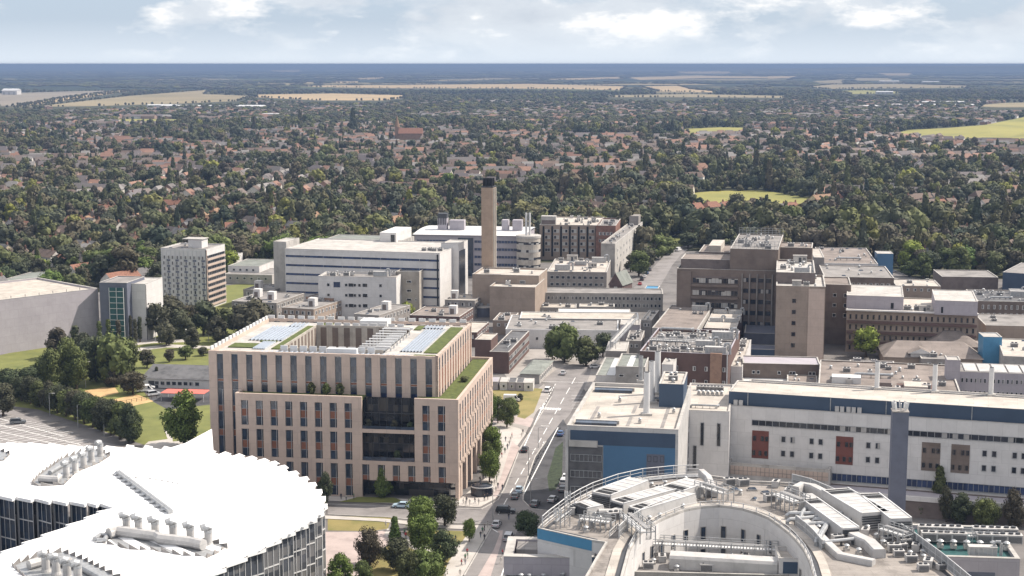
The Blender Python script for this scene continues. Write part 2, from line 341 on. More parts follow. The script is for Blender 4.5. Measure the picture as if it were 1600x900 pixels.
# ------------------------------------------------------------------ buildings
class Bld:
    """A box building whose front-left roof corner, front width and depth are measured; local x runs along its front, y into depth"""
    def __init__(s, name, label, cat, A, Bx, Cy, z, ang=-16, wall='grey_concrete', roof='grey_roof', par=.7, group=None, z0=0, root=None, L=None, D=None, pw=.35, capm=None):
        ox, oy = U(*A, z); a = R(ang); d = (cos(a), sin(a)); n = (-d[1], d[0])
        s.L = L or bis(lambda k: P(ox+d[0]*k, oy+d[1]*k, z)[0]-Bx)
        s.D = D or bis(lambda k: Cy-P(ox+n[0]*k, oy+n[1]*k, z)[1])
        s.h = z; s.z0 = z0; s.a = a; s.o = (ox, oy)
        s.parent_off = (0, 0)
        if root is None:
            s.root = new(name, None); s.root.location = (ox, oy, 0); s.root.rotation_euler = (0, 0, a); s.root.empty_display_size = 3
            tag(s.root, label, cat, group); s.tx = s.ty = 0
        else:
            s.root = root.root; dx, dy = ox-root.root.location.x, oy-root.root.location.y
            ca, sa = cos(-root.a), sin(-root.a); s.tx = dx*ca-dy*sa; s.ty = dx*sa+dy*ca
            s.a = root.a; a = root.a; d = (cos(a), sin(a)); n = (-d[1], d[0])
        L, D = s.L, s.D
        FOOT.append([(ox+d[0]*x+n[0]*y, oy+d[1]*x+n[1]*y) for x, y in ((-2, -2), (L+2, -2), (L+2, D+2), (-2, D+2))])
        x0, y0 = s.tx, s.ty; b = MB()
        b.box(x0, x0+L, y0, y0+D, z0-(0.5 if z0 == 0 else 0), z-par-.05)
        p = b.box
        if par > 0:
            p(x0, x0+L, y0, y0+pw, z-par-.05, z-.1); p(x0, x0+L, y0+D-pw, y0+D, z-par-.05, z-.1)
            p(x0, x0+pw, y0+pw, y0+D-pw, z-par-.05, z-.1); p(x0+L-pw, x0+L, y0+pw, y0+D-pw, z-par-.05, z-.1)
        s.wall = b.build('wall', wall, s.root); s.wallmat = wall
        b = MB(); q = pw if par > 0 else 0
        b.box(x0+q+.01, x0+L-q-.01, y0+q+.01, y0+D-q-.01, z-par-.04, z-par+.06)
        rng = random.Random(int(ox*7+oy)); 
        if par > 0:      # coping stones and felt seams
            c = .06; b.box(x0-c, x0+L+c, y0-c, y0+pw+c, z-.09, z, 1); b.box(x0-c, x0+L+c, y0+D-pw-c, y0+D+c, z-.09, z, 1)
            b.box(x0-c, x0+pw+c, y0+pw+c, y0+D-pw-c, z-.09, z, 1); b.box(x0+L-pw-c, x0+L+c, y0+pw+c, y0+D-pw-c, z-.09, z, 1)
        s.roof = b.build('roof', [roof, capm or 'off_white'], s.root)
    def fbox(s, b, face, u0, u1, d0, d1, z0, z1, mi=0):
        L, D, x, y = s.L, s.D, s.tx, s.ty
        if face == 'f': b.box(x+u0, x+u1, y-d1, y-d0, z0, z1, mi)
        elif face == 'b': b.box(x+u0, x+u1, y+D+d0, y+D+d1, z0, z1, mi)
        elif face == 'r': b.box(x+L+d0, x+L+d1, y+u0, y+u1, z0, z1, mi)
        else: b.box(x-d1, x-d0, y+u0, y+u1, z0, z1, mi)
        return b
    def part(s, name, m, face, u0, u1, d0, d1, z0, z1):
        return s.fbox(MB(), face, u0, u1, d0, d1, z0, z1).build(name, m, s.root)
    def top(s, name, m, x0, x1, y0, y1, z0, z1):
        return MB().box(s.tx+x0, s.tx+x1, s.ty+y0, s.ty+y1, z0, z1).build(name, m, s.root)
    def place(s, o, face, u, z, off=.03):
        L, D, x, y = s.L, s.D, s.tx, s.ty
        o.location = {'f': (x+u, y-off, z), 'b': (x+u, y+D+off, z), 'r': (x+L+off, y+u, z), 'l': (x-off, y+u, z)}[face]
        o.rotation_euler = (0, 0, {'f': 0, 'r': pi/2, 'b': pi, 'l': -pi/2}[face]); return o
    def windows(s, face, zs, us, w, h, glass='glass', frame='white_metal', mull=0, fr=.12, skip=()):
        me = window_mesh(w, h, glass, frame, fr, mull)
        for j, z in enumerate(zs):
            for i, u in enumerate(us):
                if (i, j) in skip: continue
                s.place(new('window', me, s.root), face, u, z)
    def even(s, face, n, m0=1.5, m1=None):
        T = s.L if face in 'fb' else s.D; m1 = m0 if m1 is None else m1
        return [m0+(T-m0-m1)*(i+.5)/n for i in range(n)]
    def bands(s, face, zs, h, u0=.6, u1=None, glass='glass', frame='grey_metal', step=1.6, depth=.15, name='window_band'):
        T = s.L if face in 'fb' else s.D; u1 = T-.6 if u1 is None else u1
        key = ('band', face, round(h, 2), round(u1-u0, 1), glass, frame, step)
        if key not in WC:
            w = u1-u0; b = MB(); b.box(0, w, -.02, .02, .06, h-.06, 0); b.box(-.05, w+.05, -depth, .02, 0, .1, 1); b.box(-.05, w+.05, -depth, .02, h-.1, h, 1)
            k = max(1, int(w/step))
            for i in range(k+1): b.box(w*i/k-.05, w*i/k+.05, -depth*.7, -.02, .1, h-.1, 1)
            WC[key] = b.mesh('window_band', [glass, frame])
        for z in zs:
            o = new(name, WC[key], s.root)
            s.place(o, face, {'f': u0, 'r': u0, 'b': u1, 'l': u1}[face], z)
    def pos(s, x, y, z=None):
        """local roof point -> world"""
        lx, ly = s.tx+x, s.ty+y; r = s.root.location; ca, sa = cos(s.a), sin(s.a)
        return (r.x+lx*ca-ly*sa, r.y+lx*sa+ly*ca, s.h if z is None else z)

# ------------------------------------------------------------------ rooftop kit: built once, then copied
def proto(name):
    o = new(name, None); o.location = (0, -500, -200); return o
PR = {}
def mk_ac():
    t = proto('ventilation_unit'); MB().box(-1.2, 1.2, -.8, .8, .15, 1.5).box(-1.25, 1.25, -.85, .85, 1.5, 1.58).box(-1.1, -1, -.7, .7, 0, .15).box(1, 1.1, -.7, .7, 0, .15).build('housing', 'light_panel', t)
    b = MB(); [b.box(-1.05, 1.05, -.84, -.8, .3+.15*i, .38+.15*i) for i in range(7)]; b.build('grille', 'dark_metal', t)
    MB().cyl(-.55, 0, 1.58, 1.85, .42, .38).cyl(.55, 0, 1.58, 1.85, .42, .38).build('fan_cowl', 'dark_metal', t); return t
def mk_ahu():
    t = proto('air_handling_unit'); MB().box(-3.4, 3.4, -1.1, 1.1, .3, 2.5).box(-3.5, 3.5, -1.2, 1.2, 2.5, 2.6).box(-3.3, 3.3, -.9, -.7, 0, .3).box(-3.3, 3.3, .7, .9, 0, .3).build('housing', 'light_panel', t)
    b = MB(); [b.box(-3.2+1.1*i, -2.3+1.1*i, -1.13, -1.1, .6, 2.2) for i in range(6)]; b.build('access_panel', 'grey_metal', t)
    MB().tube([(2.8, 0, 2.6), (2.8, 0, 3.3), (3.2, 0, 3.7), (4.3, 0, 3.7), (4.5, 0, 3.4), (4.5, 0, .2)], .42, 8).build('duct', 'grey_metal', t); return t
def mk_duct():
    t = proto('roof_duct'); MB().tube([(-6, 0, 0), (-6, 0, 1.0), (-5.5, 0, 1.4), (5, 0, 1.4), (5.5, .3, 1.4), (5.5, 3, 1.2), (5.5, 3.4, .9), (5.5, 3.4, 0)], .45, 8).build('duct', 'grey_metal', t)
    b = MB(); [b.box(x-.08, x+.08, -.5, .5, 0, .95) for x in (-4, -1, 2)]; b.build('support', 'dark_metal', t); return t
def mk_cowl():
    t = proto('roof_vent'); MB().box(-.5, .5, -.5, .5, 0, .6).build('kerb', 'off_white', t); MB().cyl(0, 0, .6, 1.2, .33).cyl(0, 0, 1.2, 1.45, .6, .25).build('cap', 'grey_metal', t); return t
def mk_sky():
    t = proto('skylight'); MB().box(-1, 1, -.7, .7, 0, .35).build('kerb', 'off_white', t)
    b = MB(); b.v += [(-.95, -.65, .35), (.95, -.65, .35), (.95, .65, .35), (-.95, .65, .35), (-.6, 0, .75), (.6, 0, .75)]; b.f += [(0, 1, 5, 4), (1, 2, 5), (2, 3, 4, 5), (3, 0, 4)]; b.m += [0]*4; b.build('dome', 'glass_blue', t); return t
def mk_pent():
    t = proto('plant_room'); MB().box(-2.6, 2.6, -2, 2, 0, 2.6).build('wall', 'off_white', t); MB().box(-2.75, 2.75, -2.15, 2.15, 2.6, 2.78).build('roof', 'grey_roof', t)
    MB().box(-.5, .5, -2.06, -2, 0, 2.1).build('door', 'dark_metal', t); b = MB(); [b.box(1.1, 2.3, -2.06, -2, 1.2+.2*i, 1.3+.2*i) for i in range(5)]; b.build('louvre', 'dark_metal', t); return t
for k, f in dict(ac=mk_ac, ahu=mk_ahu, duct=mk_duct, cowl=mk_cowl, sky=mk_sky, pent=mk_pent).items(): PR[k] = f()
KITN = dict(ac=('ventilation unit', 'boxy two-fan ventilation unit'), ahu=('air handler', 'long pale air handler'), duct=('duct', 'round grey metal duct'),
            cowl=('roof vent', 'conical capped roof vent'), sky=('skylight', 'small glazed skylight'), pent=('plant room', 'louvred off-white plant room'))
def kit(b, items, where, z=None):
    """items: (kind, x, y, rot in deg, scale) on the roof of b"""
    by = {}
    zr = (b.h-.62 if z is None else z)
    for k, x, y, rz, sc in items:
        o = copy_tree(PR[k], b.pos(x, y, zr), b.a+R(rz), sc); by.setdefault(k, []).append(o)
    for k, os_ in by.items():
        series(os_, KITN[k][1]+' on '+where+', {n}', KITN[k][0], KITN[k][0]+'s on '+where)
def scatter(b, n, seed, where, kinds='ac ac cowl cowl duct sky ahu', mx=2.5, x0=None, x1=None, y0=None, y1=None, z=None):
    g = random.Random(seed); its = []; pts = []; kinds = kinds.split()
    x0 = mx if x0 is None else x0; y0 = mx if y0 is None else y0; x1 = b.L-mx if x1 is None else x1; y1 = b.D-mx if y1 is None else y1
    rad = dict(ac=1.6, cowl=.8, duct=6, sky=1.3, ahu=4.4, pent=3)
    for _ in range(n*30):
        if len(its) >= n: break
        k = g.choice(kinds); x, y = g.uniform(x0, max(x0+.1, x1)), g.uniform(y0, max(y0+.1, y1)); r = rad[k]
        if x-r < x0-2 or x+r > x1+2: continue
        if any(math.hypot(x-a, y-c) < r+q for a, c, q in pts): continue
        rz = g.choice([0, 0, 90]) if k in ('ac', 'cowl', 'sky', 'pent') else 0
        pts.append((x, y, r)); its.append((k, x, y, rz, g.uniform(.8, 1.15)))
    kit(b, its, where, z)

# ------------------------------------------------------------------ ground, fields, roads
g = bpy.data.materials.new('ground'); g.use_nodes = True; t = g.node_tree; n = t.nodes; l = t.links; bs = n['Principled BSDF']; bs.inputs['Roughness'].default_value = .95; bs.inputs['Specular IOR Level'].default_value = .1
ge = n.new('ShaderNodeNewGeometry')
def gmap(sc, loc=(0, 0, 0)):
    m = n.new('ShaderNodeMapping'); m.inputs['Scale'].default_value = sc; m.inputs['Location'].default_value = loc; l.new(ge.outputs['Position'], m.inputs[0]); return m.outputs[0]
vo = n.new('ShaderNodeTexVoronoi'); vo.inputs['Scale'].default_value = 1; l.new(gmap((1/750, 1/520, 1)), vo.inputs['Vector'])
sp = n.new('ShaderNodeSeparateColor'); l.new(vo.outputs['Color'], sp.inputs[0])
r1 = n.new('ShaderNodeValToRGB'); r1.color_ramp.interpolation = 'CONSTANT'; e = r1.color_ramp.elements
cols = [(0, (.035, .045, .025)), (.34, (.05, .06, .03)), (.50, (.09, .10, .04)), (.66, (.22, .18, .09)), (.80, (.045, .05, .03)), (.90, (.34, .27, .15))]
e[0].position = 0; e[0].color = (*cols[0][1], 1); e[1].position = cols[-1][0]; e[1].color = (*cols[-1][1], 1)
for p_, c_ in cols[1:-1]: x = e.new(p_); x.color = (*c_, 1)
l.new(sp.outputs[0], r1.inputs[0])
nz = n.new('ShaderNodeTexNoise'); nz.inputs['Scale'].default_value = 1; nz.inputs['Detail'].default_value = 8; nz.inputs['Roughness'].default_value = .7; l.new(gmap((1/2600, 1/1500, 1)), nz.inputs['Vector'])
r2 = n.new('ShaderNodeValToRGB'); e = r2.color_ramp.elements; e[0].position = .54; e[0].color = (0, 0, 0, 1); e[1].position = .57; e[1].color = (1, 1, 1, 1); l.new(nz.outputs[0], r2.inputs[0])
mw = n.new('ShaderNodeMix'); mw.data_type = 'RGBA'; l.new(r2.outputs[0], mw.inputs[0]); l.new(r1.outputs[0], mw.inputs[6]); mw.inputs[7].default_value = (.03, .04, .025, 1)
nf = n.new('ShaderNodeTexNoise'); nf.inputs['Scale'].default_value = 1; nf.inputs['Detail'].default_value = 8; nf.inputs['Roughness'].default_value = .75; l.new(gmap((1/30, 1/30, 1)), nf.inputs['Vector'])
r3 = n.new('ShaderNodeValToRGB'); e = r3.color_ramp.elements; e[0].position = .35; e[0].color = (.03, .038, .022, 1); e[1].position = .7; e[1].color = (.11, .105, .065, 1); l.new(nf.outputs[0], r3.inputs[0])
sy = n.new('ShaderNodeSeparateXYZ'); l.new(ge.outputs['Position'], sy.inputs[0])
mr = n.new('ShaderNodeMapRange'); mr.inputs[1].default_value = 5600; mr.inputs[2].default_value = 6600; l.new(sy.outputs[1], mr.inputs[0])
mg = n.new('ShaderNodeMix'); mg.data_type = 'RGBA'; l.new(mr.outputs[0], mg.inputs[0]); l.new(r3.outputs[0], mg.inputs[6]); l.new(mw.outputs[2], mg.inputs[7])
l.new(mg.outputs[2], bs.inputs['Base Color']); MATS['ground'] = g
XW, YB, YF = 22000, -300, 46000
sheet('ground', [(-XW, YB), (XW, YB), (XW, YF), (-XW, YF)], 0, 'ground', px=False)
for k, (x0, x1, y0, h) in enumerate([(3200, 12500, 21500, 104), (-3000, 9000, 30000, 66), (-13000, -1500, 33000, 50)]):   # low downs on the skyline
    b = MB(); nn = 60; prof = [(0, 0), (900, .75), (2200, 1), (4200, .7), (6000, 0)]; gr = random.Random(k); ph = gr.uniform(0, 6)
    for i in range(nn+1):
        u = i/nn; w = math.sin(pi*u)**.6*(0.8+.12*sin(5*u+ph)+.06*sin(13*u+ph))
        for dy, f in prof: b.v.append((x0+(x1-x0)*u, y0+dy, -1+h*w*f))
    for i in range(nn):
        for j in range(len(prof)-1):
            a = i*len(prof)+j; b.f.append((a, a+len(prof), a+len(prof)+1, a+1)); b.m.append(0)
    o = b.build('hills', 'ground'); tag(o, kind='structure')
    for p in o.data.polygons: p.use_smooth = True
mat('field_gold', (.42, .31, .17), var=.10, scale=.004, col2=(.34, .26, .14))
mat('field_tan', (.27, .22, .125), var=.12, scale=.003, col2=(.20, .17, .09))
mat('field_green', (.27, .25, .07), var=.12, scale=.006, col2=(.15, .16, .05))
mat('field_grey', (.25, .215, .165), var=.12, scale=.002)
FIELDS = [  # outline in photo pixels, material
 ([(0, 168), (60, 166), (200, 150), (330, 140), (318, 147), (395, 150), (370, 158), (280, 162), (140, 166)], 'field_tan'),
 ([(-30, 166), (20, 166), (120, 152), (205, 141), (100, 143), (-30, 147)], 'field_grey'),
 ([(60, 163), (100, 158), (205, 142), (190, 141), (85, 155), (30, 166)], 'field_gold'),
 ([(170, 189), (172, 186), (272, 186), (290, 188), (270, 192), (220, 193)], 'field_green'),
 ([(400, 148), (520, 146), (632, 149), (632, 153), (600, 157), (500, 157), (400, 152)], 'field_gold'),
 ([(462, 134), (600, 133), (700, 132), (830, 131), (980, 135), (970, 141), (880, 139), (760, 138), (640, 138), (500, 136)], 'field_gold'),
 ([(1000, 135), (1060, 134), (1078, 139), (1140, 145), (1030, 143)], 'field_gold'),
 ([(940, 149), (1080, 147), (1230, 150), (1225, 153), (1100, 152), (960, 152)], 'field_tan'),
 ([(1255, 136), (1300, 132), (1400, 131), (1513, 134), (1510, 137), (1400, 138), (1290, 139)], 'field_tan'),
 ([(1310, 142), (1350, 141), (1420, 144), (1400, 146), (1330, 147)], 'field_green'),
 ([(550, 123), (600, 121), (602, 123), (560, 125)], 'field_gold'), ([(508, 128), (560, 127), (562, 129), (530, 130)], 'field_gold'),
 ([(650, 126), (780, 122), (830, 123), (700, 127)], 'field_tan'), ([(840, 124), (970, 120), (975, 123), (900, 125)], 'field_gold'),
 ([(1050, 112), (1140, 111), (1142, 115), (1080, 115)], 'field_gold'), ([(980, 121), (1090, 118), (1190, 120), (1230, 122), (1100, 122), (1000, 125)], 'field_gold'),
 ([(1200, 119), (1248, 119), (1230, 122), (1200, 123)], 'field_gold'), ([(1330, 122), (1395, 122), (1392, 126), (1340, 126)], 'field_tan'),
 ([(890, 108), (930, 107), (935, 110), (895, 110)], 'field_gold'), ([(420, 110), (468, 109), (468, 112), (430, 112)], 'field_gold'),
 ([(1370, 114), (1425, 114), (1420, 118), (1385, 118)], 'field_gold'), ([(1270, 127), (1320, 124), (1318, 130), (1280, 129)], 'field_tan'),
 ([(1060, 202), (1130, 199), (1170, 200), (1165, 209), (1075, 211)], 'field_green'),
 ([(1375, 214), (1420, 203), (1480, 200), (1540, 195), (1600, 183), (1680, 172), (1680, 226), (1560, 222), (1500, 218), (1420, 211)], 'field_green'),
 ([(1510, 166), (1570, 161), (1680, 159), (1680, 168), (1560, 168)], 'field_tan'),
 ([(1070, 303), (1120, 299), (1190, 298), (1280, 312), (1275, 330), (1210, 322), (1110, 325), (1075, 318)], 'field_green'),
 ([(1290, 330), (1350, 327), (1390, 335), (1340, 345)], 'field_green'),
 ([(1000, 395), (1040, 372), (1100, 372), (1080, 382), (1040, 392)], 'lawn'),
]
FP = []
for i, (pts, m) in enumerate(FIELDS):
    w = [U(*p) for p in pts]; FP.append(w)
    d = sum(p[1] for p in w)/len(w)
    if i == 23:      # this field climbs a low hill
        o = MB().face([(*U(x, y, z), z) for (x, y), z in zip(pts, (.3, 1, 5, 10, 14, 18, 18, 1, .3, .3, .3))]).build('field', m); o['kind'] = 'structure'; continue
    sheet('field', w, .05+d*2e-5+i*.012, m, px=False)
# campus ground sheets, each a few mm above the last
CAMPUS = [(-80, 960), (1720, 960), (1720, 442), (1560, 436), (1440, 436), (1402, 424), (1300, 410), (1085, 392), (1045, 394), (1000, 412), (850, 410), (640, 428), (430, 430), (235, 452), (-80, 470)]
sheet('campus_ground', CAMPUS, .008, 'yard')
sheet('grass_verge', [(-80, 505), (0, 555), (120, 528), (225, 500), (250, 455), (420, 440), (420, 500), (330, 552), (330, 700), (255, 705), (60, 640), (0, 632), (-80, 620)], .014, 'lawn')
sheet('path', [(205, 533), (240, 529), (305, 531), (310, 534), (240, 536), (208, 540)], .02, 'pale_paving')
sheet('path', [(205, 545), (260, 538), (335, 541), (335, 545), (260, 543), (210, 549)], .02, 'pale_paving')
sheet('yard', [(218, 604), (330, 600), (330, 632), (262, 640), (236, 626)], .02, 'asphalt_dark')
for q in ([(130, 611), (163, 605), (180, 606), (186, 614), (150, 622)], [(165, 627), (214, 616), (240, 627), (200, 636)]): sheet('sand_court', q, .026, 'sand')
sheet('path', [(215, 705), (232, 690), (262, 686), (256, 670), (268, 672), (270, 690), (330, 685), (330, 705)], .02, 'pale_paving')
sheet('car_park', [(-80, 655), (0, 637), (20, 640), (110, 680), (205, 700), (300, 715), (300, 800), (-80, 800)], .02, 'asphalt')
g0 = []
b = MB()
def stripe(b, p, q, w=.25, z=.03, px=True):
    (x0, y0), (x1, y1) = (U(*p), U(*q)) if px else (p, q)
    d = math.hypot(x1-x0, y1-y0) or 1; nx, ny = -(y1-y0)/d*w/2, (x1-x0)/d*w/2
    b.quad((x0+nx, y0+ny, z), (x0-nx, y0-ny, z), (x1-nx, y1-ny, z), (x1+nx, y1+ny, z))
for k in range(5):
    yy = 652+k*11; stripe(b, (-30, yy-6), (100+k*26, yy+30+k*2), .3)
    for i in range(18):
        u = i/18; x, y = -30+(130+k*26)*u, yy-6+(36+2*k)*u; stripe(b, (x, y), (x+22, y-4), .22)
b.build('parking_markings', 'paint')['kind'] = 'structure'

ROAD = [(700, 990), (725, 900), (772, 818), (700, 818), (600, 808), (512, 804), (512, 788), (620, 791), (700, 795), (752, 796), (778, 782), (789, 762), (813, 700), (845, 648), (862, 620), (868, 600), (845, 596), (868, 578), (893, 570), (925, 570), (921, 588), (912, 608), (890, 648), (872, 668), (853, 690), (836, 714), (819, 762), (817, 782), (830, 795), (870, 800), (870, 818), (812, 822), (800, 846), (788, 900), (780, 990)]
sheet('road', ROAD, .020, 'asphalt')
sheet('cycle_lane', [(722, 960), (744, 905), (772, 858), (781, 834), (777, 830), (786, 828), (783, 850), (770, 890), (748, 960)], .026, 'pink_paving')
sheet('pavement', [(505, 806), (600, 811), (700, 821), (768, 822), (745, 862), (722, 902), (700, 950), (676, 950), (700, 880), (735, 828), (690, 826), (590, 815), (505, 811)], .13, 'pale_paving')
sheet('pavement', [(715, 783), (760, 746), (757, 700), (770, 660), (812, 670), (822, 678), (804, 703), (786, 758), (774, 780), (750, 793), (700, 791), (512, 783), (512, 776)], .13, 'pale_paving')
sheet('pavement', [(752, 720), (752, 600), (835, 612), (850, 600), (858, 620), (838, 645), (820, 680), (790, 668), (765, 664)], .10, 'paving')
sheet('cycle_lane', [(800, 690), (812, 700), (786, 760), (776, 778), (770, 776), (783, 745), (797, 700)], .135, 'pink_paving')
sheet('side_road', [(757, 660), (760, 652), (822, 650), (834, 655), (828, 668), (805, 662)], .107, 'pink_paving')
sheet('lawn', [(752, 606), (790, 604), (848, 608), (843, 622), (834, 645), (820, 655), (808, 652), (812, 640), (755, 622)], .114, 'lawn_dry')
sheet('lawn', [(512, 806), (612, 809), (606, 826), (580, 830), (512, 829)], .02, 'lawn_dry')
sheet('lawn', [(640, 828), (735, 830), (722, 850), (690, 905), (665, 960), (560, 960), (560, 880), (610, 850)], .02, 'lawn_dry')
sheet('plaza', [(505, 831), (585, 831), (612, 828), (606, 850), (575, 878), (560, 960), (490, 960)], .02, 'pink_paving')
sheet('path', [(605, 826), (615, 826), (700, 870), (690, 880), (600, 836)], .03, 'pale_paving')
sheet('path', [(700, 862), (705, 858), (735, 838), (742, 838), (722, 862), (706, 872)], .03, 'pale_paving')
sheet('grass_verge', [(560, 777), (615, 778), (640, 787), (530, 785)], .14, 'lawn')
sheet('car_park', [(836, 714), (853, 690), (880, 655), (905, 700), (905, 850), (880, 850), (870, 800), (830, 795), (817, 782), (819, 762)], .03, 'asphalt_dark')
sheet('service_road', [(990, 450), (1045, 392), (1075, 374), (1092, 376), (1062, 400), (1050, 415), (1030, 450), (1035, 470), (985, 470)], .02, 'asphalt')
sheet('forecourt', [(800, 600), (770, 560), (830, 540), (960, 545), (940, 575), (925, 600), (915, 612), (893, 570), (868, 578), (845, 596)], .014, 'paving')
b = MB()
sheet('shaded_lawn', [(862, 722), (868, 700), (880, 690), (878, 745), (868, 765), (858, 768), (855, 745)], .036, 'lawn_painted_shade')  # roadside lawn with the block's shade painted into its dark colour
for p, q in [((899, 590), (775, 810)), ((876, 668), (824, 740)), ((850, 690), (826, 750)), ((868, 600), (836, 660))]:
    for i in range(14):
        u = i/14; a = (p[0]+(q[0]-p[0])*u, p[1]+(q[1]-p[1])*u); c = (p[0]+(q[0]-p[0])*(u+.045), p[1]+(q[1]-p[1])*(u+.045)); stripe(b, a, c, .22, .03)
for i in range(9): stripe(b, (840+i*4.3, 636+i*.25), (838+i*4.3, 639+i*.25), 1.1, .034)
for p, q in [((845, 665), (858, 666)), ((762, 822), (778, 832)), ((845, 596), (921, 598)), ((872, 668), (817, 775)), ((860, 608), (818, 700)), ((782, 905), (800, 850))]: stripe(b, p, q, .28, .038)
for i in range(5): stripe(b, (893+i*.2, 618+i*5), (912, 618+i*5), .2, .034)
b.build('road_markings', 'paint')['kind'] = 'structure'
b = MB()   # kerbs, a real step
def kerb(b, pts):
    w = [U(*p) for p in pts]
    for (x0, y0), (x1, y1) in zip(w, w[1:]):
        d = math.hypot(x1-x0, y1-y0); nx, ny = -(y1-y0)/d*.15, (x1-x0)/d*.15
        b.prism([(x0-nx, y0-ny), (x1-nx, y1-ny), (x1+nx, y1+ny), (x0+nx, y0+ny)], 0, .145)
kerb(b, [(512, 788), (620, 791), (700, 795), (752, 796), (778, 782), (789, 762), (813, 700), (845, 648), (862, 620)])
kerb(b, [(512, 804), (600, 808), (700, 818), (772, 819), (725, 900)]); kerb(b, [(853, 690), (836, 714), (819, 762), (817, 782), (830, 795), (870, 800)])
b.build('kerb', 'off_white')['kind'] = 'structure'

# ------------------------------------------------------------------ the new striped building (subject)
mb = Bld('hospital_building', 'large beige hospital building with tall dark window strips and an open roof court', 'hospital', (325.5, 549), 684, 498, 36, ang=-8, wall='beige_concrete', roof='cream_roof', par=.01)
# replace plain body by a court building: outer ring walls behind window strips
for o in (mb.wall, mb.roof): bpy.data.objects.remove(o)
L, D = mb.L, mb.D                         # about 60 x 53 m
cx0, cx1, cy0, cy1 = L*.29, L*.735, D*.13, D*.80     # court
Z1, ZT = 26.0, 36.0
b = MB()
for x0, x1, y0, y1 in ((.7, L-.7, .7, cy0-.32), (.7, L-.7, cy1+.32, D-.7), (.7, cx0-.32, cy0-.32, cy1+.32), (cx1+.32, L-.7, cy0-.32, cy1+.32)): b.box(x0, x1, y0, y1, -.5, ZT-1.2)
b.build('core_wall', 'glass_band', mb.root)
bay = 3.95; b = MB(); nb = int((L-1)/bay)
def strip_face(b, face, T, z0, z1, n, first, wwin, bands, zb=()):
    """piers with gaps left for windows; horizontal bands at zb"""
    u = 0
    for i in range(n):
        w0 = first+i*bay
        mb.fbox(b, face, u, w0, -.7, 0, z0, z1); u = w0+wwin
    mb.fbox(b, face, u, T, -.7, 0, z0, z1)
    for za, zc in bands: mb.fbox(b, face, .02, T-.02, -.69, -.01, za, zc)
ww = 1.75
b2 = MB(); strip_face(b2, 'f', L, -.5, ZT+.25, 15, 2.15, ww, [(ZT-.45, ZT+.2)])
mb.fbox(b2, 'f', .01, L-.01, -.65, -.02, -.5, 4)
b2.box(0, .7, .7, D, -.5, ZT+.25)
strip_face(b2, 'r', D, -.5, ZT+.25, 13, 1.6, ww, [(ZT-.45, ZT+.2)]); strip_face(b2, 'b', L, -.5, ZT+.25, 15, 2.15, ww, [(ZT-.45, ZT+.2)])
b2.build('wall', 'beige_concrete', mb.root)
b = MB()      # court walls, striped pale and brown
k = 0; x = cx0
b.box(cx0-.3, cx1+.3, cy1+.0, cy1+.3, 10, ZT+.3); b.box(cx0-.3, cx0, cy0, cy1, 10, ZT+.3); b.box(cx1, cx1+.3, cy0, cy1, 10, ZT-1); b.box(cx0-.3, cx1+.3, cy0-.3, cy0, 10, ZT+.3)
b.build('court_wall', 'pale_concrete', mb.root)
b = MB(); x = cx0+1.2
while x < cx1-2: b.box(x, x+1.7, cy1-.06, cy1-.001, 12, ZT-.3); x += 3.4
y = cy0+2
while y < cy1-2: b.box(cx0+.001, cx0+.06, y, y+1.7, 12, ZT-.3); b.box(cx1-.06, cx1-.001, y, y+1.7, 12, ZT-1.6); y += 3.4
b.build('court_cladding', 'brown_concrete', mb.root)
MB().box(cx0, cx1, cy0, cy1, 10, 12).build('court_floor', 'pale_paving', mb.root)
b = MB()
for x0, x1, y0, y1 in ((.7, L-.7, .7, cy0-.3), (.7, L-.7, cy1+.3, D-.7), (.7, cx0-.3, cy0-.3, cy1+.3), (cx1+.3, L-.7, cy0-.3, cy1+.3)): b.box(x0, x1, y0, y1, ZT-1.19, ZT-.75)
b.build('roof', 'off_white', mb.root)
# crenellated pale upstands round the roof edge
ups = MB().box(0, 1.9, 0, .4, 0, .9).mesh('parapet_panel', 'white_metal'); ups2 = MB().box(0, 1.9, 0, .3, 0, 1.75).mesh('screen_panel', 'white_metal')
def upst(me, x, y, z, rz=0): o = new(me.name, me, mb.root); o.location = (x, y, z); o.rotation_euler = (0, 0, rz)
for i in range(int((L-2)/3)+1): upst(ups, .3+3*i, D-.5, ZT+.25)
for i in range(int((D-3)/3)+1): upst(ups, .5, 1+3*i, ZT+.25, pi/2)
for i in range(int((cx1-cx0)/2.6)): upst(ups2, cx0+2.6*i, cy1+.45, ZT-.7); upst(ups2, cx0+2.6*i, cy0-.8, ZT-.8)
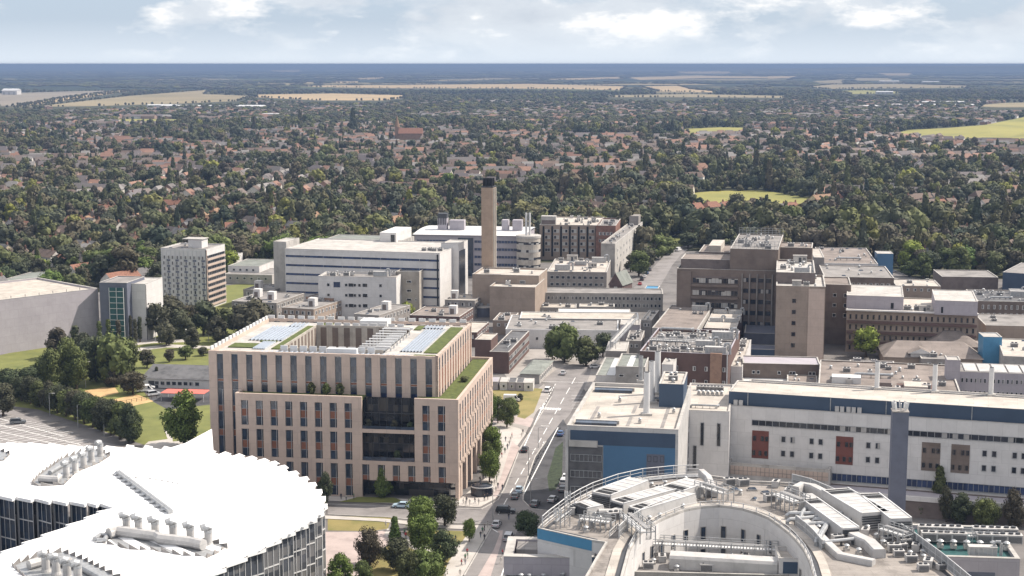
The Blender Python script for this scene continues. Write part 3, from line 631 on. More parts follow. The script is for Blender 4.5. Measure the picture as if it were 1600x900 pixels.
# roof: solar arrays, sedum strips, plant
def saw(b, x0, x1, y0, y1, z, n, horiz=True):
    for i in range(n):
        if horiz:
            a = x0+(x1-x0)*i/n; c = x0+(x1-x0)*(i+.86)/n
            b.quad((a, y0, z+.1), (c, y0, z+.5), (c, y1, z+.5), (a, y1, z+.1)); b.quad((c, y0, z+.5), (c, y0, z+.02), (c, y1, z+.02), (c, y1, z+.5))
        else:
            a = y0+(y1-y0)*i/n; c = y0+(y1-y0)*(i+.86)/n
            b.quad((x0, a, z+.1), (x1, a, z+.1), (x1, c, z+.5), (x0, c, z+.5)); b.quad((x0, c, z+.5), (x1, c, z+.5), (x1, c, z+.02), (x0, c, z+.02))
zr = ZT-.74
for nm, a in (('solar_array', (4, cx0-4, cy0+14, D-9, 9, True)), ('solar_array', (cx0-9, cx0-4, D-9, D-3, 4, True)), ('solar_array', (9, cx0-5, cy0+1.5, cy0+12, 8, True)), ('solar_array', (12, L-8, 1.2, cy0-1.6, 30, True)), ('solar_array', (cx1+4, L-6, cy0+3, cy1+2, 7, True)), ('solar_array', (cx1+3, L-7, cy1+3.5, D-2, 6, True))):
    b = MB(); saw(b, a[0], a[1], a[2], a[3], zr, a[4], a[5]); b.build(nm, 'solar_panel', mb.root)
for a in ((cx0-3.4, cx0-1.2, cy0+2, cy1+3), (2, 9, cy0+3, cy0+9), (3, 8, 1.5, 4.5), (L-5.4, L-1.8, cy0+2, D-4), (L-7.2, L-1.6, 1.3, cy0-1), (cx0-1, cx0+3, cy1+4, D-2.2), (cx1+1, cx1+3, cy1+1, D-3), (8, cx0-5, cy0+12.2, cy0+13.4)):
    MB().box(a[0], a[1], a[2], a[3], zr, zr+.28).build('sedum_bed', 'sedum', mb.root)
MB().box(cx0+12, cx0+20, cy1+2.5, D-2.5, zr, zr+2.2).build('plant_room', 'white_metal', mb.root)
b = MB(); b.box(cx1-4.5, cx1-.5, cy0+6, cy1-2, 12, ZT-1.0)
for y in np.arange(cy0+7, cy1-3, 2.2): b.box(cx1-4.6, cx1-4.5, y, y+.3, 20, ZT-.4)
b.build('plant_well', 'grey_metal', mb.root)
b = MB()
for i in range(7):
    y = cy0+4+i*4; b.tube([(cx1-6, y, 22), (cx1-6, y, ZT+1), (cx1+1.5, y, ZT+1), (cx1+1.5, y, ZT-.8)], .3, 6)
for y in (cy0+2, cy1-4): b.box(cx1-6.5, cx1+1.8, y, y+.5, ZT+.3, ZT+.8)
b.build('pipe_rack', 'white_metal', mb.root)
MB().box(cx1-14, cx1-6, cy0-3.2, cy0-1.3, zr, zr+1.6).box(cx1-13.8, cx1-10, cy0-3.25, cy0-3.2, zr+.3, zr+1.4).build('vent_housing', 'white_metal', mb.root)
# windows in the tall block
def strip_window(key, w, segs, dep=.5, mull=True):
    """segs: (z0,z1,kind) local; glass and terracotta panels"""
    if ('sw', key) in WC: return WC[('sw', key)]
    out = []
    g_ = MB(); p_ = MB(); f_ = MB()
    g_.box(-w/2, w/2, dep-.05, dep+.05, segs[0][0], segs[-1][1])
    for z0, z1, kd in segs:
        if kd == 'p': p_.box(-w/2+.01, w/2-.01, dep-.10, dep-.052, z0, z1)
    a, c = segs[0][0], segs[-1][1]
    if mull: f_.box(w*.22, w*.30, dep-.28, dep-.06, a, c)
    for z0, z1, kd in segs: f_.box(-w/2, w/2, dep-.12, dep-.06, z1-.1, z1)
    f_.box(-w/2, -w/2+.08, dep-.2, dep-.06, a, c-.12)
    WC[('sw', key)] = (g_.mesh('window', 'glass_blue'), p_.mesh('spandrel_panel', 'terracotta') if p_.v else None, f_.mesh('mullion', 'grey_metal')); return WC[('sw', key)]
def put_strip(face, u, z, key, w, segs, **k):
    gm, pm, fm = strip_window(key, w, segs, **k); o = mb.place(new('window', gm, mb.root), face, u, z, off=0)
    if pm: new('spandrel_panel', pm, o)
    new('mullion', fm, o)
SEG_T = [(.0, 2.0, 'g'), (2.0, 2.6, 'p'), (2.6, 9.2, 'g')]
for i in range(15):
    u = 2.15+ww/2+i*bay; put_strip('f', u, 26.2, 'tall', ww, SEG_T, mull=False)
    if i < 2: put_strip('f', u, 4.2, 'low', ww, [(0, 3, 'g'), (3, 4.6, 'p'), (4.6, 9.5, 'g'), (9.5, 11.2, 'p'), (11.2, 16, 'g'), (16, 17.6, 'p'), (17.6, 21.9, 'g')])
for i in range(13):
    u = 1.6+ww/2+i*bay; put_strip('r', u, 26.6, 'side', ww, [(0, 5.6, 'p'), (5.6, 8.8, 'g')], dep=.16, mull=False)
    put_strip('b', 2.15+ww/2+i*bay, 26.2, 'tall', ww, SEG_T, mull=False)
# podium in front and along the right side
po = Bld('podium', None, None, (367, 614), 716, 590, 26.3, ang=-8, root=mb, wall='glass_dark', roof='sedum', D=5.5, par=.01)
for o in (po.wall, po.roof): bpy.data.objects.remove(o)
px, py, PL = po.tx, po.ty, po.L
yb = D                                   # podium side wing runs back along the tall block
xr = px+PL
wS = xr-L                                # width of the side wing
og0, og1 = px+PL*.572, px+PL*.806        # big recessed openings
b = MB(); b.box(px+.7, og0, py+.7, -.01, 0, Z1-.8); b.box(og1, xr-.7, py+.7, -.01, 4.6, Z1-.8); b.box(og0, og1, py+3.2, -.01, 0, 4.6); b.box(og1, xr-3, py+3, -.01, 0, 4.5)
b.box(L+.02, xr-.7, 0, yb-.7, 4.6, Z1-.8); b.box(L+.02, xr-4.2, 0, yb-.7, 0, 4.6); b.build('podium_core', 'glass_dark', mb.root)
b = MB(); b.box(og0, og1, py+3, py+3.12, 4.6, Z1-.3)
b.build('curtain_glazing', 'glass_dark', mb.root)
b = MB()
for i in range(8): x = og0+(og1-og0)*i/7; b.box(x-.05, x+.05, py+2.85, py+3, 4.6, Z1-.3)
for z in (21.5, 13.6): b.box(og0, og1, py+2.8, py+2.99, z, z+.18)
b.build('glazing_mullion', 'dark_metal', mb.root)
fl1, fl2 = 17.6, 9.2
b = MB(); w0s = []
def pod(b, face, u0, u1, z0, z1): po_f(b, face, u0, u1, -.7, 0, z0, z1)
def po_f(b, face, u0, u1, d0, d1, z0, z1):
    if face == 'f': b.box(px+u0, px+u1, py-d1, py-d0, z0, z1)
    else: b.box(xr+d0, xr+d1, py+u0, py+u1, z0, z1)
PB = PL/1255*83.9                        # podium bay
fo = PL*(203-170)/1255; pw_ = PL*41/1255
starts = [fo+i*PB for i in range(15)]
def podface():
    # rows: (z0,z1) of window strips
    for (za, zb_) in ((Z1-1.5, Z1+.3), (17.0, 18.0), (8.7, 9.7), (0-.5, .25)):
        if zb_ > 25: po_f(b, 'f', 0, og0-px, -.7, 0, za, zb_); po_f(b, 'f', og1-px, PL, -.7, 0, za, zb_)
        elif za > 5: po_f(b, 'f', 0, PL, -.7, 0, za, zb_)
        else: po_f(b, 'f', 0, og0-px, -.7, 0, za, zb_)
    for (za, zb_) in ((18.0, Z1-1.5), (9.7, 17.0)):
        u = 0
        for i in range(8): po_f(b, 'f', u, starts[i], -.7, 0, za, zb_); u = starts[i]+pw_
        po_f(b, 'f', u, og0-px, -.7, 0, za, zb_)
        u = og1-px
        for i in (12, 13):
            s_ = PL*((1225, 1311)[i-12]-170)/1255; po_f(b, 'f', u, s_, -.7, 0, za, zb_); u = s_+pw_
        po_f(b, 'f', u, PL, -.7, 0, za, zb_)
    u = 0
    for i in range(9): 
        if i < 8: po_f(b, 'f', u, starts[i], -.7, 0, .25, 8.7); u = starts[i]+pw_
    po_f(b, 'f', u, PL*(885-170)/1255, -.7, 0, .25, 8.7)
    u = PL*(885-170)/1255+pw_
    for q in (973, 1057, 1143, 1228, 1313):
        s_ = PL*(q-170)/1255; po_f(b, 'f', u, s_, -.7, 0, 4.6, 8.7); u = s_+pw_
    po_f(b, 'f', u, PL, -.7, 0, 4.6, 8.7); po_f(b, 'f', PL*(1408-170)/1255, PL, -.7, 0, -.5, 4.6)
podface()
sideT = yb-py; ns = int((sideT-1.5)/bay)
sst = [1.8+i*bay for i in range(ns)]
for za, zb_ in ((Z1-1.3, Z1+.3), (17.0, 18.0), (8.7, 9.7)): po_f(b, 'r', .7, sideT, -.7, 0, za, zb_)
u = .7
for s_ in sst: po_f(b, 'r', u, s_, -.7, 0, 8.0, Z1-1.3); u = s_+ww
po_f(b, 'r', u, sideT, -.7, 0, 8.0, Z1-1.3)
u = .7
for i, s_ in enumerate(sst):
    if i % 2 == 1 and i < 12: po_f(b, 'r', s_-bay+ww, s_+.01, -1.0, 0, -.5, 8.0)
po_f(b, 'r', .7, 2.5, -1.0, 0, -.5, 8)
b.box(px, px+.7, py+.7, 0, -.5, Z1+.3)
b.box(L+.02, xr-.7, yb-.7, yb, -.5, Z1+.3)
b.build('podium_wall', 'beige_concrete', mb.root)
MB().box(px+.7, og0, py+.7, -.02, Z1-.79, Z1-.3).box(og1, xr-.7, py+.7, -.02, Z1-.79, Z1-.3).box(L+.48, xr-.7, 0, yb-.7, Z1-.79, Z1-.3).build('terrace_planting', 'sedum', mb.root)
MB().box(og0, og1, py+.1, py+3, 17.0, 17.6).box(og0, og1, py+.1, py+3, 9.0, 9.3).build('balcony', 'pale_concrete', mb.root)
MB().box(og0+.1, og1-.1, py+.12, py+.18, 17.6, 18.8).box(og0+.1, og1-.1, py+.12, py+.18, 9.7, 10.7).build('balustrade', 'glass_blue', mb.root)
SEGW = [(0, 2.3, 'g'), (2.3, 4.3, 'p'), (4.3, 7.0, 'g')]
def pstrip(face, u, z, key, w, segs, **k):
    gm, pm, fm = strip_window(key, w, segs, **k); o = new('window', gm, mb.root)
    o.location = (px+u, py, z) if face == 'f' else (xr, py+u, z); o.rotation_euler = (0, 0, 0 if face == 'f' else pi/2)
    if pm: new('spandrel_panel', pm, o)
    new('mullion', fm, o)
for z, sg, ky in ((18.0, SEGW[:2]+[(4.3, 6.8, 'g')], 'pa'), (9.7, SEGW[:2]+[(4.3, 7.3, 'g')], 'pb')):
    for i in range(8): pstrip('f', starts[i]+pw_/2, z, ky, pw_, sg)
    for q in (1225, 1311): pstrip('f', PL*(q-170)/1255+pw_/2, z, ky, pw_, sg)
for i in range(8): pstrip('f', starts[i]+pw_/2, .25, 'pg', pw_, [(0, 2.6, 'g'), (2.6, 4.6, 'p'), (4.6, 8.45, 'g')])
for q in (885, 973, 1057, 1143, 1228, 1313): pstrip('f', PL*(q-170)/1255+pw_/2, 4.6, 'pu', pw_, [(0, 1.3, 'p'), (1.3, 4.1, 'g')])
for s_ in sst:
    for z, sg, ky in ((18.0, [(0, 2.6, 'g'), (2.6, 4.2, 'p'), (4.2, 7, 'g')], 'sa'), (9.7, [(0, 2.6, 'g'), (2.6, 4.2, 'p'), (4.2, 7.3, 'g')], 'sb')): pstrip('r', s_+ww/2, z, ky, ww, sg, dep=.16, mull=False)
FOOT.append([mb.pos(x, y)[:2] for x, y in ((px-1, py-1), (xr+1, py-1), (xr+1, yb+1), (px-1, yb+1))])
def main_pt(x, y, z): return mb.pos(x, y, z)

# ------------------------------------------------------------------ white saw-edged building, lower left
ZW = 18.0
outer = [(-150, 690), (-60, 689), (-20, 690), (12, 690.5), (45, 691), (78, 692), (107, 694.6), (136, 695.6), (166, 696), (198, 697), (227, 698), (257, 699.5), (285, 701), (308, 702.5), (328, 704.5), (352, 708), (374, 711), (394, 714.5), (414, 718.5), (430, 722.5), (445, 729), (463, 738), (480, 747), (493, 756), (503, 767), (509, 778), (512, 790), (507, 801), (496, 811), (482, 820), (462, 831), (440, 843), (416, 857), (387, 871), (354, 888), (318, 906), (270, 930), (200, 965), (100, 1010), (-150, 1060)]
hole = [(-150, 905), (-80, 885), (-35, 872), (0, 862), (33, 848), (63, 836), (102, 820), (130, 809), (150, 799), (172, 792), (150, 789), (132, 788), (103, 786), (76, 784), (48, 781), (19, 779), (-12, 776), (-45, 773), (-150, 768)]
ow = [Vector((*U(*p, ZW), 0)) for p in outer]; hw = [Vector((*U(*p, ZW), 0)) for p in hole]
def saw_outline(pts, step, sign):
    """each bay runs straight and steps back at its end"""
    out = []; bays = []
    n = len(pts); cen = sum(pts, Vector())/n
    for i in range(n):
        a = pts[i]; b_ = pts[(i+1) % n]; d = (b_-a).normalized(); nr = Vector((-d.y, d.x, 0))*sign
        e = b_+nr*step if (b_-a).length < 30 else b_
        out += [a, e]; bays.append((a, e, nr))
    return out, bays
oo, obays = saw_outline(ow, 1.7, -1); hh, hbays = saw_outline(hw, 1.4, -1)
wb = new('curved_building', None); wb.location = (*U(260, 790, 0), 0); OF = Vector(wb.location)
tag(wb, 'low building with a dazzling white saw-toothed roof and an open glazed court', 'office building')
bm = bmesh.new()
def loop(pts, z):
    vs = [bm.verts.new((p.x-OF.x, p.y-OF.y, z)) for p in pts]; return vs, [bm.edges.new((vs[i], vs[(i+1) % len(vs)])) for i in range(len(vs))]
v1, e1 = loop(oo, ZW); v2, e2 = loop(hh, ZW)
bmesh.ops.triangle_fill(bm, edges=e1+e2, use_beauty=True)
for f in list(bm.faces):
    f.normal_update()
    if f.normal.z < 0: f.normal_flip()
top_ = list(bm.faces)
for vs in (v1, v2):
    lo = [bm.verts.new((v.co.x, v.co.y, ZW-.7)) for v in vs]
    for i in range(len(vs)):
        j = (i+1) % len(vs); bm.faces.new((vs[i], vs[j], lo[j], lo[i]))
me = bpy.data.meshes.new('roof'); bm.to_mesh(me); bm.free(); me.materials.append(M('white_roof')); new('roof', me, wb)
def glassbay(a, e, nr, inw, z1, side):
    d = (e-a); Ln = d.length
    if Ln < 1: return
    d.normalize(); a2 = a-OF+inw; b = MB(); k = max(2, int(Ln/1.3)); z0 = -.5
    e2_ = e-OF+inw
    b.quad((a2.x, a2.y, z0), (e2_.x, e2_.y, z0), (e2_.x, e2_.y, z1), (a2.x, a2.y, z1), 0)
    o = b.build('glass_bay', side, wb)
    b = MB(); w = inw.normalized()*-.12
    for i in range(k+1):
        p = a2+(e2_-a2)*(i/k); q = p+w; s_ = d*(.05 if i < k else .28)
        b.prism([(p.x-s_.x, p.y-s_.y), (p.x+s_.x, p.y+s_.y), (q.x+s_.x, q.y+s_.y), (q.x-s_.x, q.y-s_.y)], z0, z1)
    for z in (4.2, 8.6, 13.0): 
        q0, q1 = a2+w, e2_+w; b.prism([(a2.x, a2.y), (e2_.x, e2_.y), (q1.x, q1.y), (q0.x, q0.y)], z-.12, z+.12)
    b.build('mullion', 'white_metal', o)
for a, e, nr in obays:
    if a.x > -160: glassbay(a, e, nr, nr*.7, ZW-.72, 'glass_grey')
for a, e, nr in hbays:
    if a.x > -200: glassbay(a, e, nr, nr*.7, ZW-.72, 'glass_blue')
FOOT.append([(p.x, p.y) for p in ow])
sheet('courtyard', [(p.x, p.y) for p in hw], .03, 'asphalt_dark', px=False)
wing = [U(258, 702, ZW-.3), U(290, 692, ZW-.3), U(331, 670, ZW-.3), U(334, 712, ZW-.3)]
b = MB(); b.prism([(x-OF.x, y-OF.y) for x, y in wing], ZW-2, ZW-.3); b.build('entrance_canopy', 'white_roof', wb)
# folds of the saw roof, shallow ridges
b = MB()
for i in range(9, 37):
    a = ow[i]; c = hw[9]+(hw[12]-hw[9])*((i-9)/28); c = a+(c-a)*.55; p, q = a-OF, c-OF; d = (q-p).normalized(); nn = Vector((-d.y, d.x, 0))*1.8
    b.v += [(p.x, p.y, ZW+.01), (q.x, q.y, ZW+.01), (q.x, q.y, ZW+.22), (p.x, p.y, ZW+.42), (p.x+nn.x, p.y+nn.y, ZW+.01), (q.x+nn.x, q.y+nn.y, ZW+.01)]
    k = len(b.v)-6; b.f += [(k, k+1, k+2, k+3), (k+3, k+2, k+5, k+4)]; b.m += [0, 0]
b.build('roof_fold', 'white_roof', wb)
def well(pts, nm='plant_well'):
    """plant sunk into the roof behind a toothed rim"""
    w = [Vector((*U(*p, ZW), 0))-OF for p in pts]; c = sum(w, Vector())/len(w); b = MB()
    b.face([(p.x, p.y, ZW+.03) for p in w], 0)
    n = len(w)
    for i in range(n):
        p, q = w[i], w[(i+1) % n]; k = max(1, int((q-p).length/2.2))
        for j in range(k):
            a, e = p+(q-p)*(j/k), p+(q-p)*((j+.9)/k); up = 1.0 if j % 1 == 0 else .4
            b.v += [(a.x, a.y, ZW+.02), (e.x, e.y, ZW+.02), (e.x, e.y, ZW+up), (a.x+(c.x-a.x)*.03, a.y+(c.y-a.y)*.03, ZW+.02), (e.x+(c.x-e.x)*.03, e.y+(c.y-e.y)*.03, ZW+.02)]
            kk = len(b.v)-5; b.f += [(kk, kk+1, kk+2), (kk+1, kk+4, kk+2), (kk+4, kk+3, kk+2), (kk+3, kk, kk+2)]; b.m += [1]*4
    return b.build(nm, ['grey_metal', 'grey_roof'], wb)
well([(48, 757), (62, 742), (98, 716), (128, 706), (150, 702), (173, 712), (155, 724), (120, 738), (100, 758), (62, 760)])
well([(150, 846), (168, 836), (182, 828), (240, 838), (300, 846), (345, 850), (357, 857), (322, 873), (285, 868), (250, 862), (200, 858), (165, 850)])
well([(18, 884), (60, 868), (98, 862), (130, 874), (165, 892), (190, 905), (160, 925), (80, 925), (40, 905)])
well([(-30, 712), (0, 704), (16, 710), (6, 720), (-30, 724)])
b = MB(); p0, p1 = Vector((*U(184, 741, ZW), 0)), Vector((*U(266, 803, ZW), 0))
d = (p1-p0).normalized(); nn = Vector((-d.y, d.x, 0)); n = 11; LL = (p1-p0).length
for i in range(n):
    a = p0+d*(LL*i/n)-OF; e = p0+d*(LL*(i+.9)/n)-OF
    for sgn, mi in ((-1.5, 0), (1.0, 0)):
        f_ = a+nn*sgn; b.v += [(a.x, a.y, ZW+1.0), (e.x, e.y, ZW+1.0), (f_.x, f_.y, ZW+.02)]; k = len(b.v)-3; b.f.append((k, k+1, k+2)); b.m.append(0)
a, e = p0-OF-nn*.4, p1-OF-nn*.4; a2, e2_ = p0-OF+nn*.6, p1-OF+nn*.6; b.prism([(a.x, a.y), (e.x, e.y), (e2_.x, e2_.y), (a2.x, a2.y)], ZW, ZW+.9)
b.build('rooflight', ['grey_metal'], wb)
t = proto('exhaust_cowl'); MB().cyl(0, 0, 0, .5, .95, .8, 14).cyl(0, 0, .5, 2.6, .75, .75, 14).build('shaft', 'light_panel', t)
MB().tube([(0, 0, 2.5), (0, 0, 3.0), (-.15, -.1, 3.35), (-.6, -.3, 3.55), (-1.2, -.6, 3.45)], [.8, .8, .78, .7, .62], 12).build('hood', 'grey_metal', t); PR['exh'] = t
def placeset(key, pts, z, phrase, cat, grp, rz=0, sc=1):
    os_ = [copy_tree(PR[key], (*U(x, y, z), z), rz, sc) for x, y in pts]; series(os_, phrase, cat, grp); return os_
placeset('exh', [(198, 832), (217, 835), (243, 839), (271, 843), (298, 848), (326, 852)], ZW+.05, 'bent-hooded grey exhaust cowl in the middle row on the white roof, {n}', 'exhaust cowl', 'exhaust cowls in the middle row', 0, 1.05)
placeset('exh', [(104, 745), (118, 738), (131, 730), (143, 721), (157, 712)], ZW+.05, 'bent-hooded grey exhaust cowl in the far row on the white roof, {n}', 'exhaust cowl', 'exhaust cowls in the far row', .6, .95)
placeset('exh', [(72, 893), (88, 897), (105, 903), (122, 908)], ZW+.05, 'bent-hooded grey exhaust cowl in the row by the glazed court, {n}', 'exhaust cowl', 'exhaust cowls in the near row', .2, 1.0)
def ductrun(label, pts, z, r, m='grey_metal', cat='duct', name='roof_duct', n=9):
    w = [Vector((*U(*p[:2], z), z+(p[2] if len(p) > 2 else r))) for p in pts]; o0 = w[0].copy(); b = MB().tube([p-o0 for p in w], r, n)
    o = b.build(name, m); o.location = o0; tag(o, label, cat); return o
ductrun('broad pale duct lying along the middle plant well of the white roof', [(170, 842), (185, 838), (245, 846), (250, 850), (300, 856), (318, 860)], ZW, 1.1, 'light_panel')
ductrun('coiled grey duct end at the left tip of the middle plant well', [(148, 846), (156, 840), (168, 841), (163, 848), (152, 848)], ZW, .5)
ductrun('straight pale duct along the near edge of the far plant well', [(62, 753), (90, 755), (92, 750)], ZW, .8, 'light_panel')
ductrun('thin grey duct climbing the far plant well beside its cowls', [(78, 742), (100, 728), (122, 715)], ZW, .5)
ductrun('pale ribbed duct in the plant well nearest the glazed court', [(45, 890), (75, 882), (110, 886)], ZW, .9, 'light_panel')
ductrun('grey duct bent beside the cowls nearest the glazed court', [(95, 880), (130, 893), (160, 910)], ZW, .6)

# ------------------------------------------------------------------ horseshoe building, lower right
mat('deck', (.27, .245, .225), var=.18, scale=.3, tex='roof')
ZC = 22.0
cb = new('horseshoe_building', None); cb.location = (42, 284, 0); OC = Vector((42, 284, 0))
tag(cb, 'white horseshoe-shaped building with curved roof deck, railings and round-ended court', 'hospital')
outc = [(900, 960), (912, 908), (930, 876), (946, 850), (925, 847), (880, 837), (840, 828), (850, 817), (866, 805), (880, 794), (900, 782), (920, 772), (940, 765), (960, 758), (1000, 749), (1050, 744), (1092, 743), (1130, 748), (1165, 754), (1200, 755), (1240, 757), (1272, 765), (1300, 777), (1325, 788), (1350, 799), (1375, 812), (1400, 827), (1440, 855), (1480, 885), (1540, 935)]
inc = [(960, 960), (975, 900), (985, 862), (995, 843), (1005, 833), (1016, 825), (1029, 817), (1042, 811), (1069, 800), (1095, 795), (1124, 793), (1142, 795), (1160, 798), (1180, 804), (1200, 812), (1217, 824), (1232, 836), (1243, 847), (1255, 862), (1264, 880), (1275, 920), (1285, 960)]
oc = [Vector((*U(*p, ZC), 0))-OC for p in outc]; ic = [Vector((*U(*p, ZC), 0))-OC for p in inc]
sheet_pts = oc+ic[::-1]
bm = bmesh.new(); vs = [bm.verts.new((p.x, p.y, ZC)) for p in sheet_pts]; f = bm.faces.new(vs); bmesh.ops.triangulate(bm, faces=[f])
for q in bm.faces:
    q.normal_update()
    if q.normal.z < 0: q.normal_flip()
me = bpy.data.meshes.new('roof'); bm.to_mesh(me); bm.free(); me.materials.append(M('deck')); new('roof', me, cb)
def wallstrip(pts, z0, z1, th=0):
    b = MB()
    for a, e in zip(pts, pts[1:]): b.quad((a.x, a.y, z0), (e.x, e.y, z0), (e.x, e.y, z1), (a.x, a.y, z1))
    return b
def off(pts, dist):
    out = []
    for i, p in enumerate(pts):
        d = (pts[min(i+1, len(pts)-1)]-pts[max(i-1, 0)]).normalized(); out.append(p+Vector((-d.y, d.x, 0))*dist)
    return out
def band(pts, w, z0, z1):
    b = MB(); q = off(pts, w)
    for i in range(len(pts)-1):
        a, e, f_, g_ = pts[i], pts[i+1], q[i+1], q[i]; b.prism([(a.x, a.y), (e.x, e.y), (f_.x, f_.y), (g_.x, g_.y)], z0, z1)
    return b
wallstrip(oc, -.5, ZC).build('outer_wall', 'white_render', cb)
wallstrip(ic, -.5, ZC).build('court_wall', 'white_render', cb)
band(off(ic, .02), .5, ZC+.01, ZC+.5).build('court_parapet', 'off_white', cb); band(off(ic, 1.6), 1.6, ZC+.02, ZC+.22).build('walkway', 'cream_roof', cb)
band(oc, -.4, ZC+.01, ZC+.45).build('outer_parapet', 'off_white', cb)
def rail(pts, z, h, name, gl=True, th=.09, mid=2):
    b = MB(); b.tube([(p.x, p.y, z+h) for p in pts], th, 6); b.tube([(p.x, p.y, z+.15) for p in pts], th*.8, 6)
    for k in range(1, mid): b.tube([(p.x, p.y, z+h*k/mid) for p in pts], th*.5, 5)
    for a, e in zip(pts, pts[1:]):
        k = max(1, int((e-a).length/2.6))
        for j in range(k): p = a+(e-a)*(j/k); b.box(p.x-.09, p.x+.09, p.y-.09, p.y+.09, z, z+h)
    o = b.build(name, 'white_metal', cb)
    if gl: wallstrip(pts, z+.2, z+h-.1).build('screen_panel', 'grey_metal', o)
so = off(oc, -1.0)
rail(so[6:17], ZC+.3, 2.3, 'railing', gl=False, mid=3); rail(so[20:], ZC+.3, 2.2, 'railing', gl=True)
wallstrip([p+Vector((0, 0, 0)) for p in off(oc, .06)[4:7]], ZC-1.7, ZC+.3).build('blue_fascia', 'sky_blue', cb)
si = off(ic, 3.4); rail(si[3:9], ZC, 2.4, 'railing', gl=True); rail(si[15:19], ZC, 2.2, 'railing', gl=True)
# windows in the court wall
wm_ = window_mesh(1.15, 2.7, 'glass_blue', 'off_white', .1)
acc = 0; cnt = 0
for i in range(3, len(ic)-3):
    a, e = ic[i], ic[i+1]; d = (e-a); L_ = d.length; d.normalize(); s_ = 0
    while True:
        need = 4.3-acc
        if s_+need > L_: acc += L_-s_; break
        s_ += need; acc = 0; p = a+d*s_
        for z in (15.6, 11.0, 6.4):
            o = new('window', wm_, cb); o.location = (p.x+d.y*.04, p.y-d.x*.04, z); o.rotation_euler = (0, 0, math.atan2(d.y, d.x))
FOOT.append([(p.x+42, p.y+284) for p in oc])
# plant on the horseshoe roof: long hipped white housings
def boxduct(label, pts, z, w, h, m='light_panel'):
    v = [Vector((*U(*p[:2], z), 0)) for p in pts]; o0 = v[0].copy(); v = [p-o0 for p in v]; q = off(v, -w); b = MB(); b.v = []
    zs = [(p[2] if len(p) > 2 else 0) for p in pts]; n = len(v)
    for i in range(n):
        c = (v[i]+q[i])/2; a_, e_ = c+(v[i]-c)*.82, c+(q[i]-c)*.82
        b.v += [(v[i].x, v[i].y, zs[i]), (q[i].x, q[i].y, zs[i]), (q[i].x, q[i].y, zs[i]+h*.8), (e_.x, e_.y, zs[i]+h), (a_.x, a_.y, zs[i]+h), (v[i].x, v[i].y, zs[i]+h*.8)]
    for i in range(n-1):
        for j in range(6): b.f.append((i*6+j, i*6+(j+1) % 6, i*6+6+(j+1) % 6, i*6+6+j)); b.m.append(0)
    b.f += [tuple(range(6)), tuple(range(6*n-1, 6*n-7, -1))]; b.m += [0, 0]; o = b.build('air_duct', m); o.location = (o0.x, o0.y, z); tag(o, label, 'duct'); return o
def housing(label, p, q, w, h, lean=.35, m='light_panel', z=ZC, name='plant_housing', louvre=True):
    a, e = Vector((*U(*p, z), z)), Vector((*U(*q, z), z)); d = e-a; L_ = d.length; ang = math.atan2(d.y, d.x)
    r = new(name, None); r.location = a; r.rotation_euler = (0, 0, ang); tag(r, label, 'plant housing')
    b = MB(); b.v += [(0, -w/2, 0), (L_, -w/2, 0), (L_, w/2, 0), (0, w/2, 0), (.4, -w/2+lean, h), (L_-.4, -w/2+lean, h), (L_-.4, w/2-lean, h), (.4, w/2-lean, h)]
    b.f += [(0, 3, 2, 1), (4, 5, 6, 7), (0, 1, 5, 4), (1, 2, 6, 5), (2, 3, 7, 6), (3, 0, 4, 7)]; b.m += [0]*6; b.build('housing', m, r)
    b = MB(); k = int(L_/2.2)
    MB().box(L_*.06, L_*.06+min(3, L_*.25), -w/2+lean+.4, w/2-lean-.4, h+.005, h+.05).build('dark_top_plate', 'black', r)  # black plate painted in for the dark inside of an open top
    for i in range(1, k): b.box(L_*i/k-.07, L_*i/k+.07, -w/2+lean+.05, w/2-lean-.05, h, h+.09)
    b.box(.5, L_-.5, -w/2+lean-.05, -w/2+lean+.2, h, h+.14); b.box(.5, L_-.5, w/2-lean-.2, w/2-lean+.05, h, h+.14); b.build('seam', 'white_metal', r)
    if louvre:
        b = MB()
        for i in range(6): b.box(L_-.35+.03*0, L_-.02, -w/2+.5, w/2-.5, .3+i*.35*h/2.6, .5+i*.35*h/2.6)
        b.build('louvre', 'dark_metal', r); b = MB()
        for i in range(6): b.box(-.03, .3, -w/2+.5, w/2-.5, .3+i*.35*h/2.6, .5+i*.35*h/2.6)
        b.build('louvre', 'dark_metal', r)
    return r
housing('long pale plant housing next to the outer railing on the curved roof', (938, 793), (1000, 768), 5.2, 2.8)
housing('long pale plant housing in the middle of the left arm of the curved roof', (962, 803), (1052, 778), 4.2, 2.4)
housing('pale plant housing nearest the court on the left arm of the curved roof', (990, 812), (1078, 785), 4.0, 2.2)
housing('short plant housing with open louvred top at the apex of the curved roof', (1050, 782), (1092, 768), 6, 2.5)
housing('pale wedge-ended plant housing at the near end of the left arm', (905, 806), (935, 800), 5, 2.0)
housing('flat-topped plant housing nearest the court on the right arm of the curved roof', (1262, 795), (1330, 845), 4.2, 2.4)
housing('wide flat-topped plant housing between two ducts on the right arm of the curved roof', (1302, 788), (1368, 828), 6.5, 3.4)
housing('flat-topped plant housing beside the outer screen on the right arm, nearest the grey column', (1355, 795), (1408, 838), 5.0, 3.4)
boxduct('thick white boxed duct bent round the right arm between the housings', [(1270, 783), (1290, 797), (1320, 824), (1345, 846), (1368, 856), (1384, 872)], ZC, 2.4, 1.7)
boxduct('white boxed duct along the far rim of the right arm', [(1236, 775), (1250, 768), (1275, 772), (1310, 790), (1345, 812)], ZC, 1.8, 2.2)
boxduct('low white boxed duct curving along the court side of the right arm', [(1246, 806), (1268, 822), (1300, 855), (1318, 872), (1368, 882)], ZC, 1.6, 1.1)
